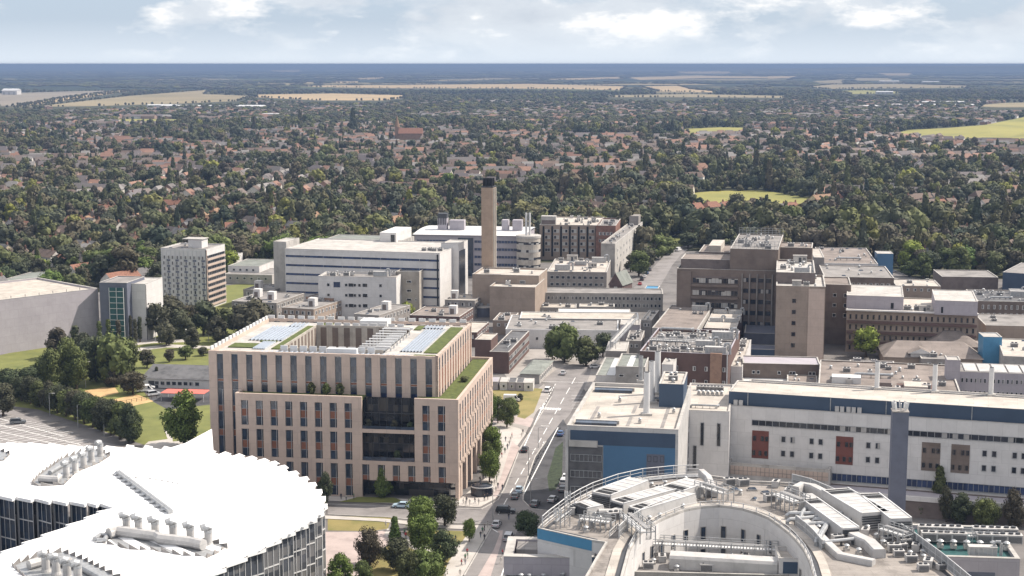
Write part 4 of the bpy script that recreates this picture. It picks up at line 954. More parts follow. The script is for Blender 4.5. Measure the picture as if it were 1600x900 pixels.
boxduct('thick white boxed duct laid along the left arm between two housings', [(935, 806), (955, 806), (1000, 792), (1050, 779), (1090, 770)], ZC, 1.6, 1.5)
boxduct('white duct dropping at the apex of the curved roof', [(1100, 757, 2), (1112, 764, 1.5), (1122, 778, .2)], ZC, 1.4, 1.4)
gk = random.Random(5)
def rscatter(poly, n, keys, z, where, seed=3):
    gk = random.Random(seed); w = [U(*p, z) for p in poly]; by = {}; xs = [p[0] for p in w]; ys = [p[1] for p in w]; pts = []
    for _ in range(n*40):
        if sum(len(v) for v in by.values()) >= n: break
        x, y = gk.uniform(min(xs), max(xs)), gk.uniform(min(ys), max(ys))
        if not inpoly(x, y, w) or any(math.hypot(x-a, y-c) < 2.4 for a, c in pts): continue
        k = gk.choice(keys.split()); pts.append((x, y)); by.setdefault(k, []).append(copy_tree(PR[k], (x, y, z), gk.choice([0, .3, 1.2]), gk.uniform(.7, 1)))
    for k, v in by.items(): series(v, KITN[k][1]+' '+where+', {n}', KITN[k][0], KITN[k][0]+'s '+where)
rscatter([(905, 815), (940, 800), (965, 812), (930, 832), (900, 838)], 9, 'ac cowl cowl', ZC, 'at the blue-edged end of the curved roof')
rscatter([(1120, 756), (1240, 762), (1238, 785), (1200, 795), (1140, 780)], 12, 'ac cowl cowl sky', ZC, 'between the two arms of the curved roof')
b = band(off(ic, .55), 1.0, ZC+.012, ZC+.03); b.build('gutter', 'dark_metal', cb); band(off(oc, -1.2)[4:], -.9, ZC+.012, ZC+.03).build('gutter', 'dark_metal', cb)
rail([p for p in off(ic, .25)][2:-1], ZC+.5, .9, 'handrail', gl=False, th=.05)
def gantry(label, p, q, w, h, z, n=5):
    """open steel frame with a walkway and pipes on it"""
    a, e = Vector((*U(*p, z), z)), Vector((*U(*q, z), z)); d = e-a; L_ = d.length; r = new('steel_gantry', None); r.location = a; r.rotation_euler = (0, 0, math.atan2(d.y, d.x)); tag(r, label, 'gantry'); b = MB()
    for i in range(n+1):
        x = L_*i/n
        for y in (0, w): b.box(x-.08, x+.08, y-.08, y+.08, 0, h+1.0)
        b.box(x-.08, x+.08, 0, w, h-.15, h)
        b.box(x-.05, x+.05, 0, .08, 0, h) 
    for y in (0, w):
        for zz_ in (h-.1, h+.5, h+1.0): b.box(0, L_, y-.05, y+.05, zz_-.05, zz_+.05)
    b.build('frame', 'grey_metal', r); b = MB()
    for i in range(int(L_/.6)): b.box(.6*i, .6*i+.4, .15, w*.45, h, h+.06)
    b.build('walkway', 'white_metal', r); b = MB()
    for k in range(3): b.tube([(0, w*.55+.35*k, .5), (0, w*.55+.35*k, h+.25), (L_*.9, w*.55+.35*k, h+.25), (L_*.9, w*.55+.35*k, .3)], .14, 6)
    b.build('pipe', 'light_panel', r); return r
gantry('steel gantry with pipes where the curved deck meets the court parapet, blue-edged side', (968, 822), (1000, 850), 3, 2.2, ZC)
gantry('steel gantry with pipes at the apex end of the court, by the link block', (1085, 776), (1130, 790), 3, 2.4, ZC)
gantry('steel gantry with pipes at the head of the long ducts', (1205, 792), (1240, 806), 4, 2.6, ZC)
gantry('small steel gantry behind the end of the widest housing', (1372, 846), (1410, 858), 3, 2.4, ZC)
gantry('low steel gantry on the deck beside the lattice masts', (905, 826), (955, 832), 2.6, 1.8, ZC, 6)
gantry('long steel gantry along the plant block before the court', (1000, 868), (1215, 880), 3, 2.4, 16, 12)
gantry('steel gantry on the grey service block under the masts', (815, 893), (905, 893), 3, 2.2, 13.7, 7)
gantry('steel gantry on the grey service block right of the masts', (915, 893), (985, 893), 3, 2.2, 13.7, 6)
gantry('steel gantry over the pipes behind the dark green roof', (1452, 848), (1560, 852), 2.2, 1.6, 13.1, 8)
rscatter([(1255, 800), (1290, 808), (1330, 850), (1345, 868), (1300, 866), (1262, 822)], 16, 'ac cowl cowl duct', ZC, 'on the court side of the right arm')
rscatter([(1330, 795), (1352, 802), (1400, 850), (1420, 872), (1395, 875), (1350, 835)], 16, 'ac cowl ac', ZC, 'on the outer side of the right arm')
rscatter([(1395, 850), (1420, 850), (1475, 890), (1440, 895)], 12, 'ac cowl cowl ac', ZC, 'at the foot of the right arm')
rscatter([(1000, 815), (1085, 775), (1110, 782), (1060, 800), (1015, 822)], 14, 'ac cowl cowl', ZC, 'along the court parapet of the left arm')
rscatter([(885, 800), (960, 765), (1080, 750), (1085, 762), (965, 776), (900, 808)], 14, 'ac cowl cowl', ZC, 'inside the outer railing of the left arm')
rail(off(oc, -3.2)[7:17], ZC, 1.2, 'handrail', gl=False, th=.06); rail(off(oc, -3.0)[20:28], ZC, 1.3, 'handrail', gl=False, th=.06); rail(off(ic, 5.2)[3:10], ZC, 1.2, 'handrail', gl=False, th=.06)
for k_, (o_, i0, i1) in enumerate(((-2.2, 7, 17), (-2.6, 20, 28))): MB().tube([(p.x, p.y, ZC+.4) for p in off(oc, o_)[i0:i1]], .28, 6).build('pipe', 'grey_metal', cb)
# front blocks at the foot of the frame
def mast(label, p, z0, z1, w=.9):
    x, y = U(*p, z0); r = new('lattice_mast', None); r.location = (x, y, z0); tag(r, label, 'mast'); h = z1-z0; b = MB()
    for sx_, sy_ in ((-1, -1), (1, -1), (1, 1), (-1, 1)): b.box(sx_*w/2-.07, sx_*w/2+.07, sy_*w/2-.07, sy_*w/2+.07, 0, h)
    b.build('upright', 'grey_metal', r); b = MB(); k = int(h/1.1); c = [(-1, -1), (1, -1), (1, 1), (-1, 1)]
    for i in range(k):
        za, zb_ = h*i/k, h*(i+1)/k
        for j in range(4):
            (a, e), (f_, g_) = c[j], c[(j+1) % 4]
            if i % 2: a, e, f_, g_ = f_, g_, a, e
            b.tube([(a*w/2, e*w/2, za), (f_*w/2, g_*w/2, zb_)], .04, 4)
    b.build('bracing', 'grey_metal', r); b = MB()
    for j in range(3): b.box(-.6+.5*j, -.35+.5*j, -.6, -.45, h-1.6, h)
    b.build('antenna', 'white_metal', r)
fb1 = Bld('annexe', 'low annexe with a sunken grey roof in front of the blue-edged end of the horseshoe', 'building', (787, 869), 908, 838, 18, -4, 'lilac_cladding', 'dark_roof', par=1.8, pw=1.6, capm='off_white')
fb1.top('roof', 'grey_roof', 2, fb1.L-2, fb1.D*.45, fb1.D-1.7, 16, 17.6); fb1.bands('f', [13, 9], 1.4, glass='glass_far')
fb2 = Bld('service_block', 'grey service block with railings right at the bottom edge, left of the lattice masts', 'building', (785, 905), 1000, 872, 14.5, -4, 'grey_concrete', 'grey_roof', par=.9)
scatter(fb2, 20, 4, 'the grey service block', 'ac ahu cowl duct ac', mx=1)
fb3 = Bld('stair_block', 'small grey roofed stair block between the masts and the court of the horseshoe', 'building', (925, 870), 988, 846, 20, -6, 'blue_dark', 'grey_roof', par=.3)
fb4 = Bld('plant_block', 'pale plant block with a long rounded cooling housing in front of the horseshoe court', 'building', (988, 893), 1232, 862, 16.5, -4, 'off_white', 'grey_roof', par=.6)
boxduct('very long white flat-topped housing in front of the horseshoe court', [(1048, 880), (1100, 883), (1180, 888), (1215, 890)], 16, 3.6, 2.6)
scatter(fb4, 24, 8, 'the plant block before the court', 'ac ac cowl duct')
fb5 = Bld('white_block', 'white block with a framed dark screen panel where the right arm ends', 'building', (1217, 872), 1340, 853, 19.5, -4, 'white_render', 'cream_roof', par=.9)
fb5.part('screen_panel', 'blue_dark', 'f', .8, 5.2, 0, .12, 16.6, 18.8); fb5.windows('f', [12, 8], fb5.even('f', 5), 1.3, 1.8, 'glass_blue')
fb6 = Bld('white_block', 'pale flat-roofed block below the end of the outer screen of the right arm', 'building', (1358, 896), 1486, 874, 19, -6, 'off_white', 'grey_roof', par=1.0)
scatter(fb6, 5, 9, 'the pale block below the outer screen', 'ac cowl cowl')
mast('grey lattice mast, taller of the pair by the blue-edged end of the horseshoe', (886, 885), 14, 29, 1.0); mast('grey lattice mast, shorter and left of the taller mast', (872, 888), 14, 26, .9)
fb7 = Bld('green_roofed_block', 'lilac block with dark green roof carrying white chillers behind the right arm', 'building', (1442, 868), 1594, 818, 14, -6, 'lilac_cladding', 'teal', par=1.0, pw=.8)
its = [('ac', x, y, 0, 1.25) for x in (3, 6, 9, 14, 17, 20) for y in (fb7.D*.55, fb7.D*.75)]+[('cowl', 2+2.6*i, fb7.D*.35, 0, 1.2) for i in range(7)]+[('ahu', 12, 3, 0, .8)]
kit(fb7, its, 'the dark green roof behind the right arm')
fb7.part('door_panel', 'slate_column', 'f', 1.5, fb7.L*.75, 0, .08, 1, 11)

# ------------------------------------------------------------------ blue fronted block and its stacks
b1 = Bld('blue_fronted_block', 'cream-roofed block with a bright blue front panel, long rooflights and three tall white flues', 'hospital', (886, 664), 1060, 597, 28, ang=-10, wall='light_panel', roof='cream_roof', par=.9, pw=.6)
b1.part('fascia_recess', 'blue_dark', 'f', b1.L*.03, b1.L*.975, -.02, .06, 23.6, 26.9)
b1.part('blue_panel', 'blue_panel', 'f', b1.L*.33, b1.L*.975, -.02, .07, 2, 23.6)
b1.part('grey_cladding', 'dark_roof', 'f', .3, b1.L*.325, -.02, .07, 0, 23.2); b1.part('balcony', 'off_white', 'f', .5, b1.L*.28, .08, .9, 23.2, 24.6)
for i, z in enumerate((19.6, 15.8, 12.0, 8.2, 4.4)): b1.bands('f', [z], 1.7, .9, b1.L*.315, 'glass_far', step=1.0, depth=.3)
b1.part('window_block', 'slate_column', 'f', b1.L*.72, b1.L*.88, .07, .12, 12, 22); b1.windows('f', [20.2, 16.8, 13.4], [b1.L*.745, b1.L*.80, b1.L*.86], .9, 1.4, 'glass_grey', 'dark_metal')
b1.bands('l', [20, 16, 12, 8, 4], 1.6, 1.5, b1.D-1.5, 'glass', step=2); b1.part('column', 'light_panel', 'f', -.3, .35, 0, .4, 0, 27)
for y0, y1 in ((3.5, 6), (b1.D-8.5, b1.D-6)):
    b1.top('rooflight', 'glass_blue', 1.4, 11, y0, y1, 27.0, 27.9); b1.top('rooflight_kerb', 'off_white', 1.2, 11.4, y1, y1+.5, 27.0, 28.05)
for x, y0, y1 in ((4, 8, 24), (13, 5, 14), (13, 18, 27), (21, 4, 30)): b1.top('roof_gutter', 'grey_roof', x, x+.8, y0, min(y1, b1.D-4), 27.17, 27.21)
b1b = Bld('plant_room', None, None, (1030, 599), 1068, 580, 33, -10, 'blue_dark', 'cream_roof', root=b1, z0=27.1, par=.4)
def stack(label, p, zb_, h, r, m='white_metal'):
    x, y = U(*p, zb_); t = new('flue_stack', None); t.location = (x, y, zb_); tag(t, label, 'flue')
    MB().box(-r*1.7, r*1.7, -r*1.7, r*1.7, 0, .5).build('base', 'off_white', t); MB().cyl(0, 0, .5, h, r, r, 14).build('shaft', m, t)
    MB().cyl(0, 0, h, h+.12, r*.8, r*.8, 14).build('cap', 'dark_metal', t); return t
stack('tall white flue nearest the front of the cream roof', (1010, 648), 27.2, 10.3, .75); stack('tall white flue between its two neighbours on the cream roof', (1018, 629), 27.2, 10.4, .75)
stack('tall white flue furthest back, against the blue plant room', (1027, 615), 27.2, 10.8, .75); stack('tall grey flue rising behind the cream roof', (1001, 597), 27.2, 7, .6, 'grey_metal')
scatter(b1b, 4, 3, 'the blue plant room', 'cowl ac', mx=1.6)
kit(b1, [('cowl', 6, 12, 0, .8), ('cowl', 16, 8, 0, .8), ('sky', 18, 33, 0, 1), ('cowl', 23, 20, 0, .8), ('cowl', 9, 30, 0, .8)], 'the cream roof of the blue-fronted block')
b2_ = Bld('link_block', 'beige link block with narrow slit windows beside the blue-fronted block', 'hospital', (1066, 640), 1140, 598, 23.6, ang=-10, wall='white_render', roof='cream_roof', par=.6)
for u, z, h in ((.43, 14.5, 6), (.78, 14.5, 6), (.28, 8.5, 6)): b2_.windows('f', [z], [b2_.L*u], 1.0, h, 'glass_dark', 'grey_metal')
b2_.bands('f', [18.8, 15, 11.2, 7.4], 3.0, .1, b2_.L*.15, 'glass_dark', step=2); b2_.bands('l', [18.8, 15, 11.2, 7.4], 3.0, .1, 6, 'glass_dark', step=2)
kit(b2_, [('cowl', 3+1.2*i, b2_.D*.62, 0, 1.0) for i in range(6)]+[('ac', 3+1.8*i, b2_.D*.8, 0, .8) for i in range(4)]+[('duct', 5.5, 5, 0, .6)], 'the beige link block')
# long white wing
b4 = Bld('long_white_wing', 'long white wing with a blue top storey and red and brown window panels', 'hospital', (1142, 633), 1690, 592, 23.4, ang=-17, wall='white_render', roof='cream_roof', par=.5)
def ux(b, px_, z):
    r = b.root.location; ca, sa = cos(b.a), sin(b.a)
    def w(k): lx, ly = b.tx+k, b.ty; return P(r.x+lx*ca-ly*sa, r.y+lx*sa+ly*ca, z)[0]
    return bis(lambda k: w(k)-px_, 300)
b4t = Bld('top_storey', None, None, (1139, 611), 1690, 594, 26.8, ang=-17, wall='blue_dark', roof='cream_roof', root=b4, z0=23.0, par=.3)
for o in (b4t.wall, b4t.roof): o.name = 'top_storey_'+o.name.split('.')[0]
for q in (1168, 1297, 1384, 1518): u = ux(b4t, q, 25); b4t.part('downpipe', 'grey_metal', 'f', u, u+.2, 0, .2, 23.4, 26.6)
for q in (1305, 1313, 1323, 1331, 1340, 1147, 1155): u = ux(b4t, q, 24); b4t.part('roof_cabinet', 'light_panel', 'f', u, u+1.0, .2, .9, 23.4, 24.7)
b4.bands('f', [18.5], 1.5, ux(b4, 1175, 19), b4.L-1, 'glass', step=1.7)
for a, c, m in ((1175, 1201, 'red_panel'), (1306, 1333, 'red_panel'), (1440, 1469, 'brown_concrete'), (1486, 1515, 'brown_concrete'), (1620, 1650, 'red_panel')):
    u0, u1 = ux(b4, a, 14), ux(b4, c, 14); b4.part('coloured_panel', m, 'f', u0, u1, -.01, .1, 10, 17.2)
    for k_, z in enumerate((14.6, 10.8)):
        for f_ in ((.15, .62, .88) if k_ == 0 else (.12, .5, .85)): 
            o = new('window', window_mesh(.75, 1.2, 'glass_dark', 'dark_metal', .06), b4.root); b4.place(o, 'f', u0+(u1-u0)*f_, z, off=.13)
for q in (1224, 1238, 1268, 1282, 1356.5, 1371, 1538, 1553, 1585, 1599): b4.windows('f', [14.6, 10.9], [ux(b4, q, 14)], 1.15, 1.6, 'glass', 'grey_metal')
b4.bands('f', [5.6], 2.0, ux(b4, 1300, 7), b4.L-1, 'glass_band', step=1.2)
lt = Bld('terrace', None, None, (1138, 722), 1297, 712, 9.4, ang=-17, wall='off_white', roof='grey_roof', root=b4, D=4.6, par=1.0)
for o in (lt.wall, lt.roof): o.name = 'terrace_'+o.name.split('.')[0]
lt.part('lattice_wall', 'beige_concrete', 'f', .5, lt.L-.4, 0, .12, 6.4, 8.6)
b = MB(); [lt.fbox(b, 'f', .5+i*1.1, .62+i*1.1, .12, .2, 6.4, 8.6) for i in range(int((lt.L-1)/1.1))]; lt.fbox(b, 'f', .5, lt.L-.4, .12, .2, 7.4, 7.5); b.build('lattice', 'grey_concrete', b4.root)
lp = Bld('podium', None, None, (1133, 752), 1690, 740, 5.4, ang=-17, wall='brown_dark', roof='lilac_cladding', root=b4, D=6.5, par=.5)
for o in (lp.wall, lp.roof): o.name = 'podium_'+o.name.split('.')[0]
lp.part('coping', 'white_render', 'f', -.2, lp.L, .08, .5, 4.3, 5.45)
for i, (q, y_) in enumerate(((1370, 608), (1460, 613), (1548, 618))): stack(('white flue on the long wing behind the rooftop cabinets', 'white flue on the long wing above the grey column', 'white flue on the long wing nearest its far end')[i], (q, y_), 26.6, 7.2, .62)
tr = Bld('entrance_terrace', 'small white terrace block with side walls at the foot of the beige link block', 'building', (1091, 727), 1135, 712, 9, ang=-12, wall='white_render', roof='off_white', par=1.6, pw=.5)
kit(b4, [('ac', ux(b4, q, 23)+1, 2.2, 0, .9) for q in ()], '')
# grey column with dishes
x, y = U(1395, 643, 34.6); ct = new('grey_column', None); ct.location = (x, y, 0); ct.rotation_euler = (0, 0, R(-8)); tag(ct, 'tall slate-grey square chimney column with a ring of small white antennas on top', 'column')
MB().box(0, 3.5, 0, 3.5, -.5, 34.4).build('shaft', 'slate_column', ct); MB().box(-.08, 3.58, -.08, 3.58, 34.41, 34.6).build('coping', 'grey_concrete', ct)
for i in range(8):
    a_ = i*pi/4; o = MB().box(-.28, .28, -.1, .1, .3, 1.9).box(-.05, .05, -.05, .05, 0, .5).build('antenna', 'white_metal', ct); o.location = (1.75+1.35*cos(a_), 1.75+1.35*sin(a_), 34.6); o.rotation_euler = (0, R(10), a_)
FOOT.append([(x-2, y-2), (x+6, y-2), (x+6, y+6), (x-2, y+6)])

# ------------------------------------------------------------------ middle and far campus
def gable(name, label, cat, A, Bx, Cy, z, ridge, ang, wall='off_white', roof='grey_roof', along=True, hip=0, group=None, over=.5, D=None):
    s = Bld(name, label, cat, A, Bx, Cy, z, ang, wall, roof, par=.01, group=group, D=D)
    bpy.data.objects.remove(s.roof); L, D = s.L, s.D; o = over; b = MB()
    if along:
        v = [(-o, -o, z-.1), (L+o, -o, z-.1), (L+o, D+o, z-.1), (-o, D+o, z-.1), (-o+hip, D/2, z+ridge), (L+o-hip, D/2, z+ridge)]; fs = [(0, 1, 5, 4), (1, 2, 5), (2, 3, 4, 5), (3, 0, 4)]
    else:
        v = [(-o, -o, z-.1), (L+o, -o, z-.1), (L+o, D+o, z-.1), (-o, D+o, z-.1), (L/2, -o+hip, z+ridge), (L/2, D+o-hip, z+ridge)]; fs = [(0, 1, 4), (1, 2, 5, 4), (2, 3, 5), (3, 0, 4, 5)]
    b.v += v; ends = [1, 3] if along else [0, 2]
    for i, f in enumerate(fs): b.f.append(f); b.m.append(1 if (hip == 0 and i in ends) else 0)
    b.f.append((3, 2, 1, 0)); b.m.append(0); s.roof = b.build('roof', [roof, wall], s.root); return s

# chimney
cx_, cy_ = U(752, 293, 54.5); ch = new('boiler_chimney', None); ch.location = (cx_, cy_, 0); ch.rotation_euler = (0, 0, R(-14)); tag(ch, 'very tall beige boiler chimney with black flue tips above the beige boiler house', 'chimney')
mat('chimney_brick', (.36, .27, .205), var=.06, scale=.3, tex='wall')
MB().box(0, 5.3, 0, 6.5, -.5, 54.5).build('shaft', 'chimney_brick', ch)
MB().box(5.31, 5.75, .6, 1.2, 4, 54.2).box(5.31, 5.75, 2.2, 2.9, 4, 54.2).box(5.31, 5.75, 4.2, 5.2, 4, 54.2).build('rib', 'pale_concrete', ch)
MB().box(-.1, 5.4, -.1, 6.6, 54.5, 55.1).build('coping', 'dark_metal', ch)
for i in range(4):
    for j in range(2): o = MB().cyl(0, 0, 0, 3.6, .55, .55, 12).build('flue_tip', 'black', ch); o.location = (.8+1.25*i, 1.6+2.6*j, 55.1)
FOOT.append([(cx_-2, cy_-2), (cx_+8, cy_-2), (cx_+8, cy_+8), (cx_-2, cy_+8)])
c1 = Bld('boiler_house', 'windowless beige boiler house at the foot of the tall chimney', 'building', (738, 428), 842, 417, 18.3, -10, 'beige_block', 'cream_roof', par=.8)
c2 = Bld('boiler_annexe', None, None, (765, 447), 836, 434, 15, -10, 'beige_block', 'cream_roof', root=c1, par=.8)
for o in (c2.wall, c2.roof): o.name = 'front_'+o.name.split('.')[0]
c1.windows('f', [8], [c1.L*.35, c1.L*.78], 1.4, 1.2, 'glass_dark'); scatter(c1, 4, 2, 'the boiler house', 'ac cowl duct'); scatter(c2, 4, 5, 'the lower front of the boiler house', 'sky cowl ac')
c1.top('roof_recess', 'brown_dark', 5, 12, 1.5, 4.5, 17.4, 17.9)
t_ = new('cooling_tank', None); t_.location = (*U(757, 493, 0), 0); tag(t_, 'round dark walled cooling tank in front of the boiler house', 'tank'); MB().cyl(0, 0, -.2, 4, 5, 5, 24).build('wall', 'slate_column', t_); MB().cyl(0, 0, 4, 4.3, 5.2, 5.2, 24).build('rim', 'off_white', t_); MB().cyl(-1.5, 0, 4.3, 5.6, 1.1, .9, 12).cyl(1.8, 1, 4.3, 5.2, .8).build('fan', 'grey_metal', t_)
co = Bld('corridor_block', 'long pale corridor block with two rows of many small square windows', 'building', (846, 457), 1036, 449, 8, -4, 'off_white', 'grey_roof', par=.4)
co.windows('f', [4.9, 1.7], co.even('f', 30, .6), 1.05, 1.5, 'glass', 'white_metal', fr=.08)
d1 = Bld('clinic_block', 'grey two-storey clinic with a pale cluttered roof behind the corridor block', 'building', (855, 424), 948, 404, 9, -6, 'grey_concrete', 'cream_roof', par=.6)
d1.windows('f', [5.4, 2.0], d1.even('f', 10, 1), 1.7, 1.5, 'glass', fr=.1); scatter(d1, 20, 11, 'the clinic behind the corridor block', 'ac cowl duct ahu sky pent')
d1.top('roof_well', 'brown_dark', d1.L*.25, d1.L*.6, d1.D*.5, d1.D*.75, 8.3, 8.7)
chp = gable('chapel', 'small dark brick chapel with steep pale gable roof beside the clinic', 'chapel', (952, 445), 972, 418, 5.5, 6.0, -26, 'brick_dark', 'green_grey_roof', along=False, D=13); chp.windows('f', [1.5], [chp.L/2], 1.6, 3.4, 'glass_far')
e1 = Bld('striped_ward_block', 'brownish ward block with dark upright stripes and a pale rooftop plant room', 'hospital', (843, 351), 938, 338, 20, -6, 'beige_block', 'cream_roof', par=.6)
for i in range(7): u = e1.L*(.05+i*.145); e1.part('stripe', 'black', 'f', u, u+1.1, 0, .12, 2, 19.2)
e1.windows('f', [15.6, 12, 8.4, 4.8], [e1.L*(.115+i*.145)+.6 for i in range(6)], 3.0, 1.9, 'glass_far', mull=1)
e1.top('plant_room', 'off_white', .6, 9, 3, 9, 19.4, 24.5); e1.top('plant_louvre', 'brown_dark', 1, 8.6, 2.9, 3, 20, 22.3)
scatter(e1, 20, 21, 'the striped ward block', 'ac ac cowl ahu', x0=11)
e2 = Bld('long_beige_wing', 'long beige wing with pipes along its roof, reaching back behind the chapel', 'hospital', (939, 380), 961, 346, 17.5, -12, 'off_white', 'grey_roof', par=.9)
e2.windows('r', [12, 8, 4], e2.even('r', 9, 4), 1.4, 1.6, 'glass_far'); e2.top('plant_room', 'grey_concrete', 1, e2.L-1, e2.D-12, e2.D-2, 16.6, 22); scatter(e2, 14, 5, 'the long beige wing', 'duct ac cowl ahu', y1=e2.D-14)
e3 = Bld('long_beige_wing_end', 'pale wing joining the striped ward block to the long beige wing', 'hospital', (931, 352), 962, 340, 20.5, -8, 'brick', 'grey_roof', par=.8); e3.windows('f', [15, 11], e3.even('f', 4), 1.5, 1.7, 'glass_far'); scatter(e3, 5, 51, 'the joining wing', 'ac cowl')

# research laboratory with white curved roof behind the car park
lb = Bld('laboratory', 'long pale blue laboratory with white roof, dark atrium and banded windows behind the chimney', 'laboratory', (648, 366), 818, 352, 21.5, -8, 'lilac_cladding', 'white_metal', par=.3)
lb.bands('f', [17.4, 13.4, 9.4, 5.4, 1.4], 1.5, lb.L*.55, lb.L-.5, 'glass_band', step=1.5); lb.bands('f', [17.8], 1.0, 1, lb.L*.37, 'glass_band')
lb.part('atrium_glazing', 'glass_blue', 'f', lb.L*.40, lb.L*.54, 0, .3, 0, 20)
b = MB(); nn = 10
for k in range(nn):
    y0, y1 = lb.D*k/nn-1, lb.D*(k+1)/nn-1; h0, h1 = 21.5+.9*sin(pi*k/nn), 21.5+.9*sin(pi*(k+1)/nn); b.quad((-1, y0, h0), (lb.L+1, y0, h0), (lb.L+1, y1, h1), (-1, y1, h1))
b.build('curved_roof', 'white_metal', lb.root)
for i, (q, w_, h_) in enumerate(((.16, 5, 7), (.27, 8, 6), (.76, 3.5, 6.5), (.86, 5, 6.5))): lb.top('vent_tower', 'lilac_cladding', lb.L*q, lb.L*q+w_, lb.D*.35, lb.D*.35+5, 21.4, 21.5+h_)
b = MB(); [b.box(lb.L*.165+i*.9, lb.L*.165+i*.9+.5, lb.D*.35-.12, lb.D*.35, 25, 30.5) for i in range(5)]; b.box(lb.L*.16, lb.L*.16+5, lb.D*.35, lb.D*.35+5, 28.5, 31); b.build('louvre', 'dark_metal', lb.root)
x, y = U(826, 372, 21.5); dr = new('drum_tower', None); dr.location = (x, y+6, 0); tag(dr, 'round pale drum with twin white flues at the end of the laboratory', 'tower')
MB().cyl(0, 0, -.5, 21.2, 6.2, 6.2, 32).build('wall', 'pale_concrete', dr); MB().cyl(0, 0, 21.2, 22.4, 6.5, 6.5, 32).build('parapet', 'off_white', dr)
for z in (2, 6, 10, 14, 18): MB().cyl(0, 0, z, z+1.3, 6.27, 6.27, 32).build('window_band', 'glass_far', dr)
MB().cyl(-1.2, -1, 22.4, 34, .55).build('flue', 'white_metal', dr); MB().cyl(.6, -1, 22.4, 34, .55).build('flue', 'white_metal', dr)
FOOT.append([(x-8, y-4), (x+8, y-4), (x+8, y+14), (x-8, y+14)])
# striped multi-storey car park
cp = Bld('multistorey_car_park', 'long white multi-storey car park banded with dark blue openings', 'car park', (445, 388), 687, 372, 27.5, -14, 'white_render', 'off_white', par=.5)
for i in range(6): cp.bands('f', [3.0+i*4.1], 1.15, .3, cp.L-.3, 'glass_band', 'white_metal', step=9, depth=.05, name='deck_opening')
cpa = Bld('stair_tower', None, None, (427, 377), 447, 371, 29.5, -14, 'off_white', 'off_white', root=cp, par=.4); cpb = Bld('stair_tower', None, None, (689, 380), 716, 374, 29.5, -14, 'white_render', 'off_white', root=cp, par=.4)
for k, o in ((1, cpa), (2, cpb)): o.wall.name = 'stair_tower'; o.roof.name = 'stair_tower_roof'
cpb.part('glazing', 'glass_blue', 'r', 1.5, cpb.D*.7, 0, .15, 2, 26); cp.part('drainpipe', 'black', 'f', cp.L-1.2, cp.L-.7, .1, .5, 0, 26.8)
kit(cp, [('ac', cp.L*.86+i*2.4, 10+1.5*(i % 2), 0, .9) for i in range(4)], 'the striped car park')
cq = Bld('flat_roofed_block', 'flat grey-green roofed block showing just behind the striped car park', 'building', (500, 376), 622, 366, 27, -12, 'off_white', 'green_grey_roof', par=.3); cq.top('stair_head', 'white_render', cq.L*.76, cq.L*.97, 1, cq.D-1, 26.8, 31.5); cq.part('opening', 'glass_dark', 'f', cq.L*.9, cq.L*.95, -1.01, -.9, 27.2, 30.5)
# tower block
hr = Bld('tower_block', 'ten-storey white residential tower block with chequered windows standing among trees', 'apartment tower', (251, 387), 322, 379, 27.6, -13, 'white_render', 'grey_roof', par=.6)
hr.windows('f', [1.6+2.62*i for i in range(9)], hr.even('f', 10, .5), 1.05, 1.6, 'glass_far', 'white_metal', fr=.08)
b = MB()
for i in range(10):
    for j in range(9):
        if i % 2: u = hr.even('f', 10, .5)[i]; hr.fbox(b, 'f', u-.85, u+.85, 0, .02, .6+2.62*j, 1.5+2.62*j)
b.build('facade_panel', 'slate_column', hr.root); b = MB()
for i in range(11): u = .45+(hr.L-.9)*i/10; hr.fbox(b, 'f', u-.1, u+.1, 0, .3, 0, 26.6)
b.build('facade_rib', 'white_metal', hr.root)
for j in range(9): hr.part('balcony', 'beige_concrete', 'r', .6, hr.D-.6, 0, .5, 1.2+2.62*j, 2.1+2.62*j); hr.bands('r', [2.2+2.62*j], 1.3, .6, hr.D-.6, 'glass_dark', step=1.8)
hr.part('corner_stripe', 'black', 'f', hr.L-.5, hr.L-.05, 0, .08, 0, 27); hr.part('end_wall', 'beige_concrete', 'r', .05, .5, 0, .2, 0, 27)
hr.top('lift_room', 'white_render', hr.L*.48, hr.L*.78, hr.D*.3, hr.D*.62, 27, 31); hr.top('lift_room_roof', 'off_white', hr.L*.36, hr.L*.8, hr.D*.28, hr.D*.64, 31, 31.3); scatter(hr, 5, 3, 'the tower block', 'cowl ac sky')
# lecture clinic, white with small windows, between car park and the new building
k1 = Bld('white_clinic', 'white four-storey clinic with scattered small windows in front of the striped car park', 'hospital', (497, 431), 619, 424, 19, -7, 'white_render', 'grey_roof', par=.8)
k1.windows('f', [14.5, 10, 5.5], [k1.L*q for q in (.13, .36, .47, .53, .80)], 1.3, 1.4, 'glass_dark'); k1.windows('f', [14.4, 9.9, 5.4], [k1.L*q for q in (.42, .60)], 2.3, 1.7, 'glass_dark'); k1.windows('f', [14], [k1.L*.24], 3.2, 2.6, 'glass_band')
scatter(k1, 9, 33, 'the white clinic', 'ac ac cowl ahu')
k2 = Bld('beige_clinic_wing', 'beige clinic wing with a tall green glass strip beside the white clinic', 'hospital', (619, 424), 655, 418, 20, -9, 'pale_concrete', 'grey_roof', par=.8)
k2.part('glass_strip', 'teal', 'f', .8, 2.2, 0, .08, 5, 17); k2.windows('f', [15, 11, 7, 3], [k2.L*.55], 2.2, 1.2, 'glass_dark'); k2.windows('f', [7], [k2.L*.85], .7, 1.2, 'glass_dark')
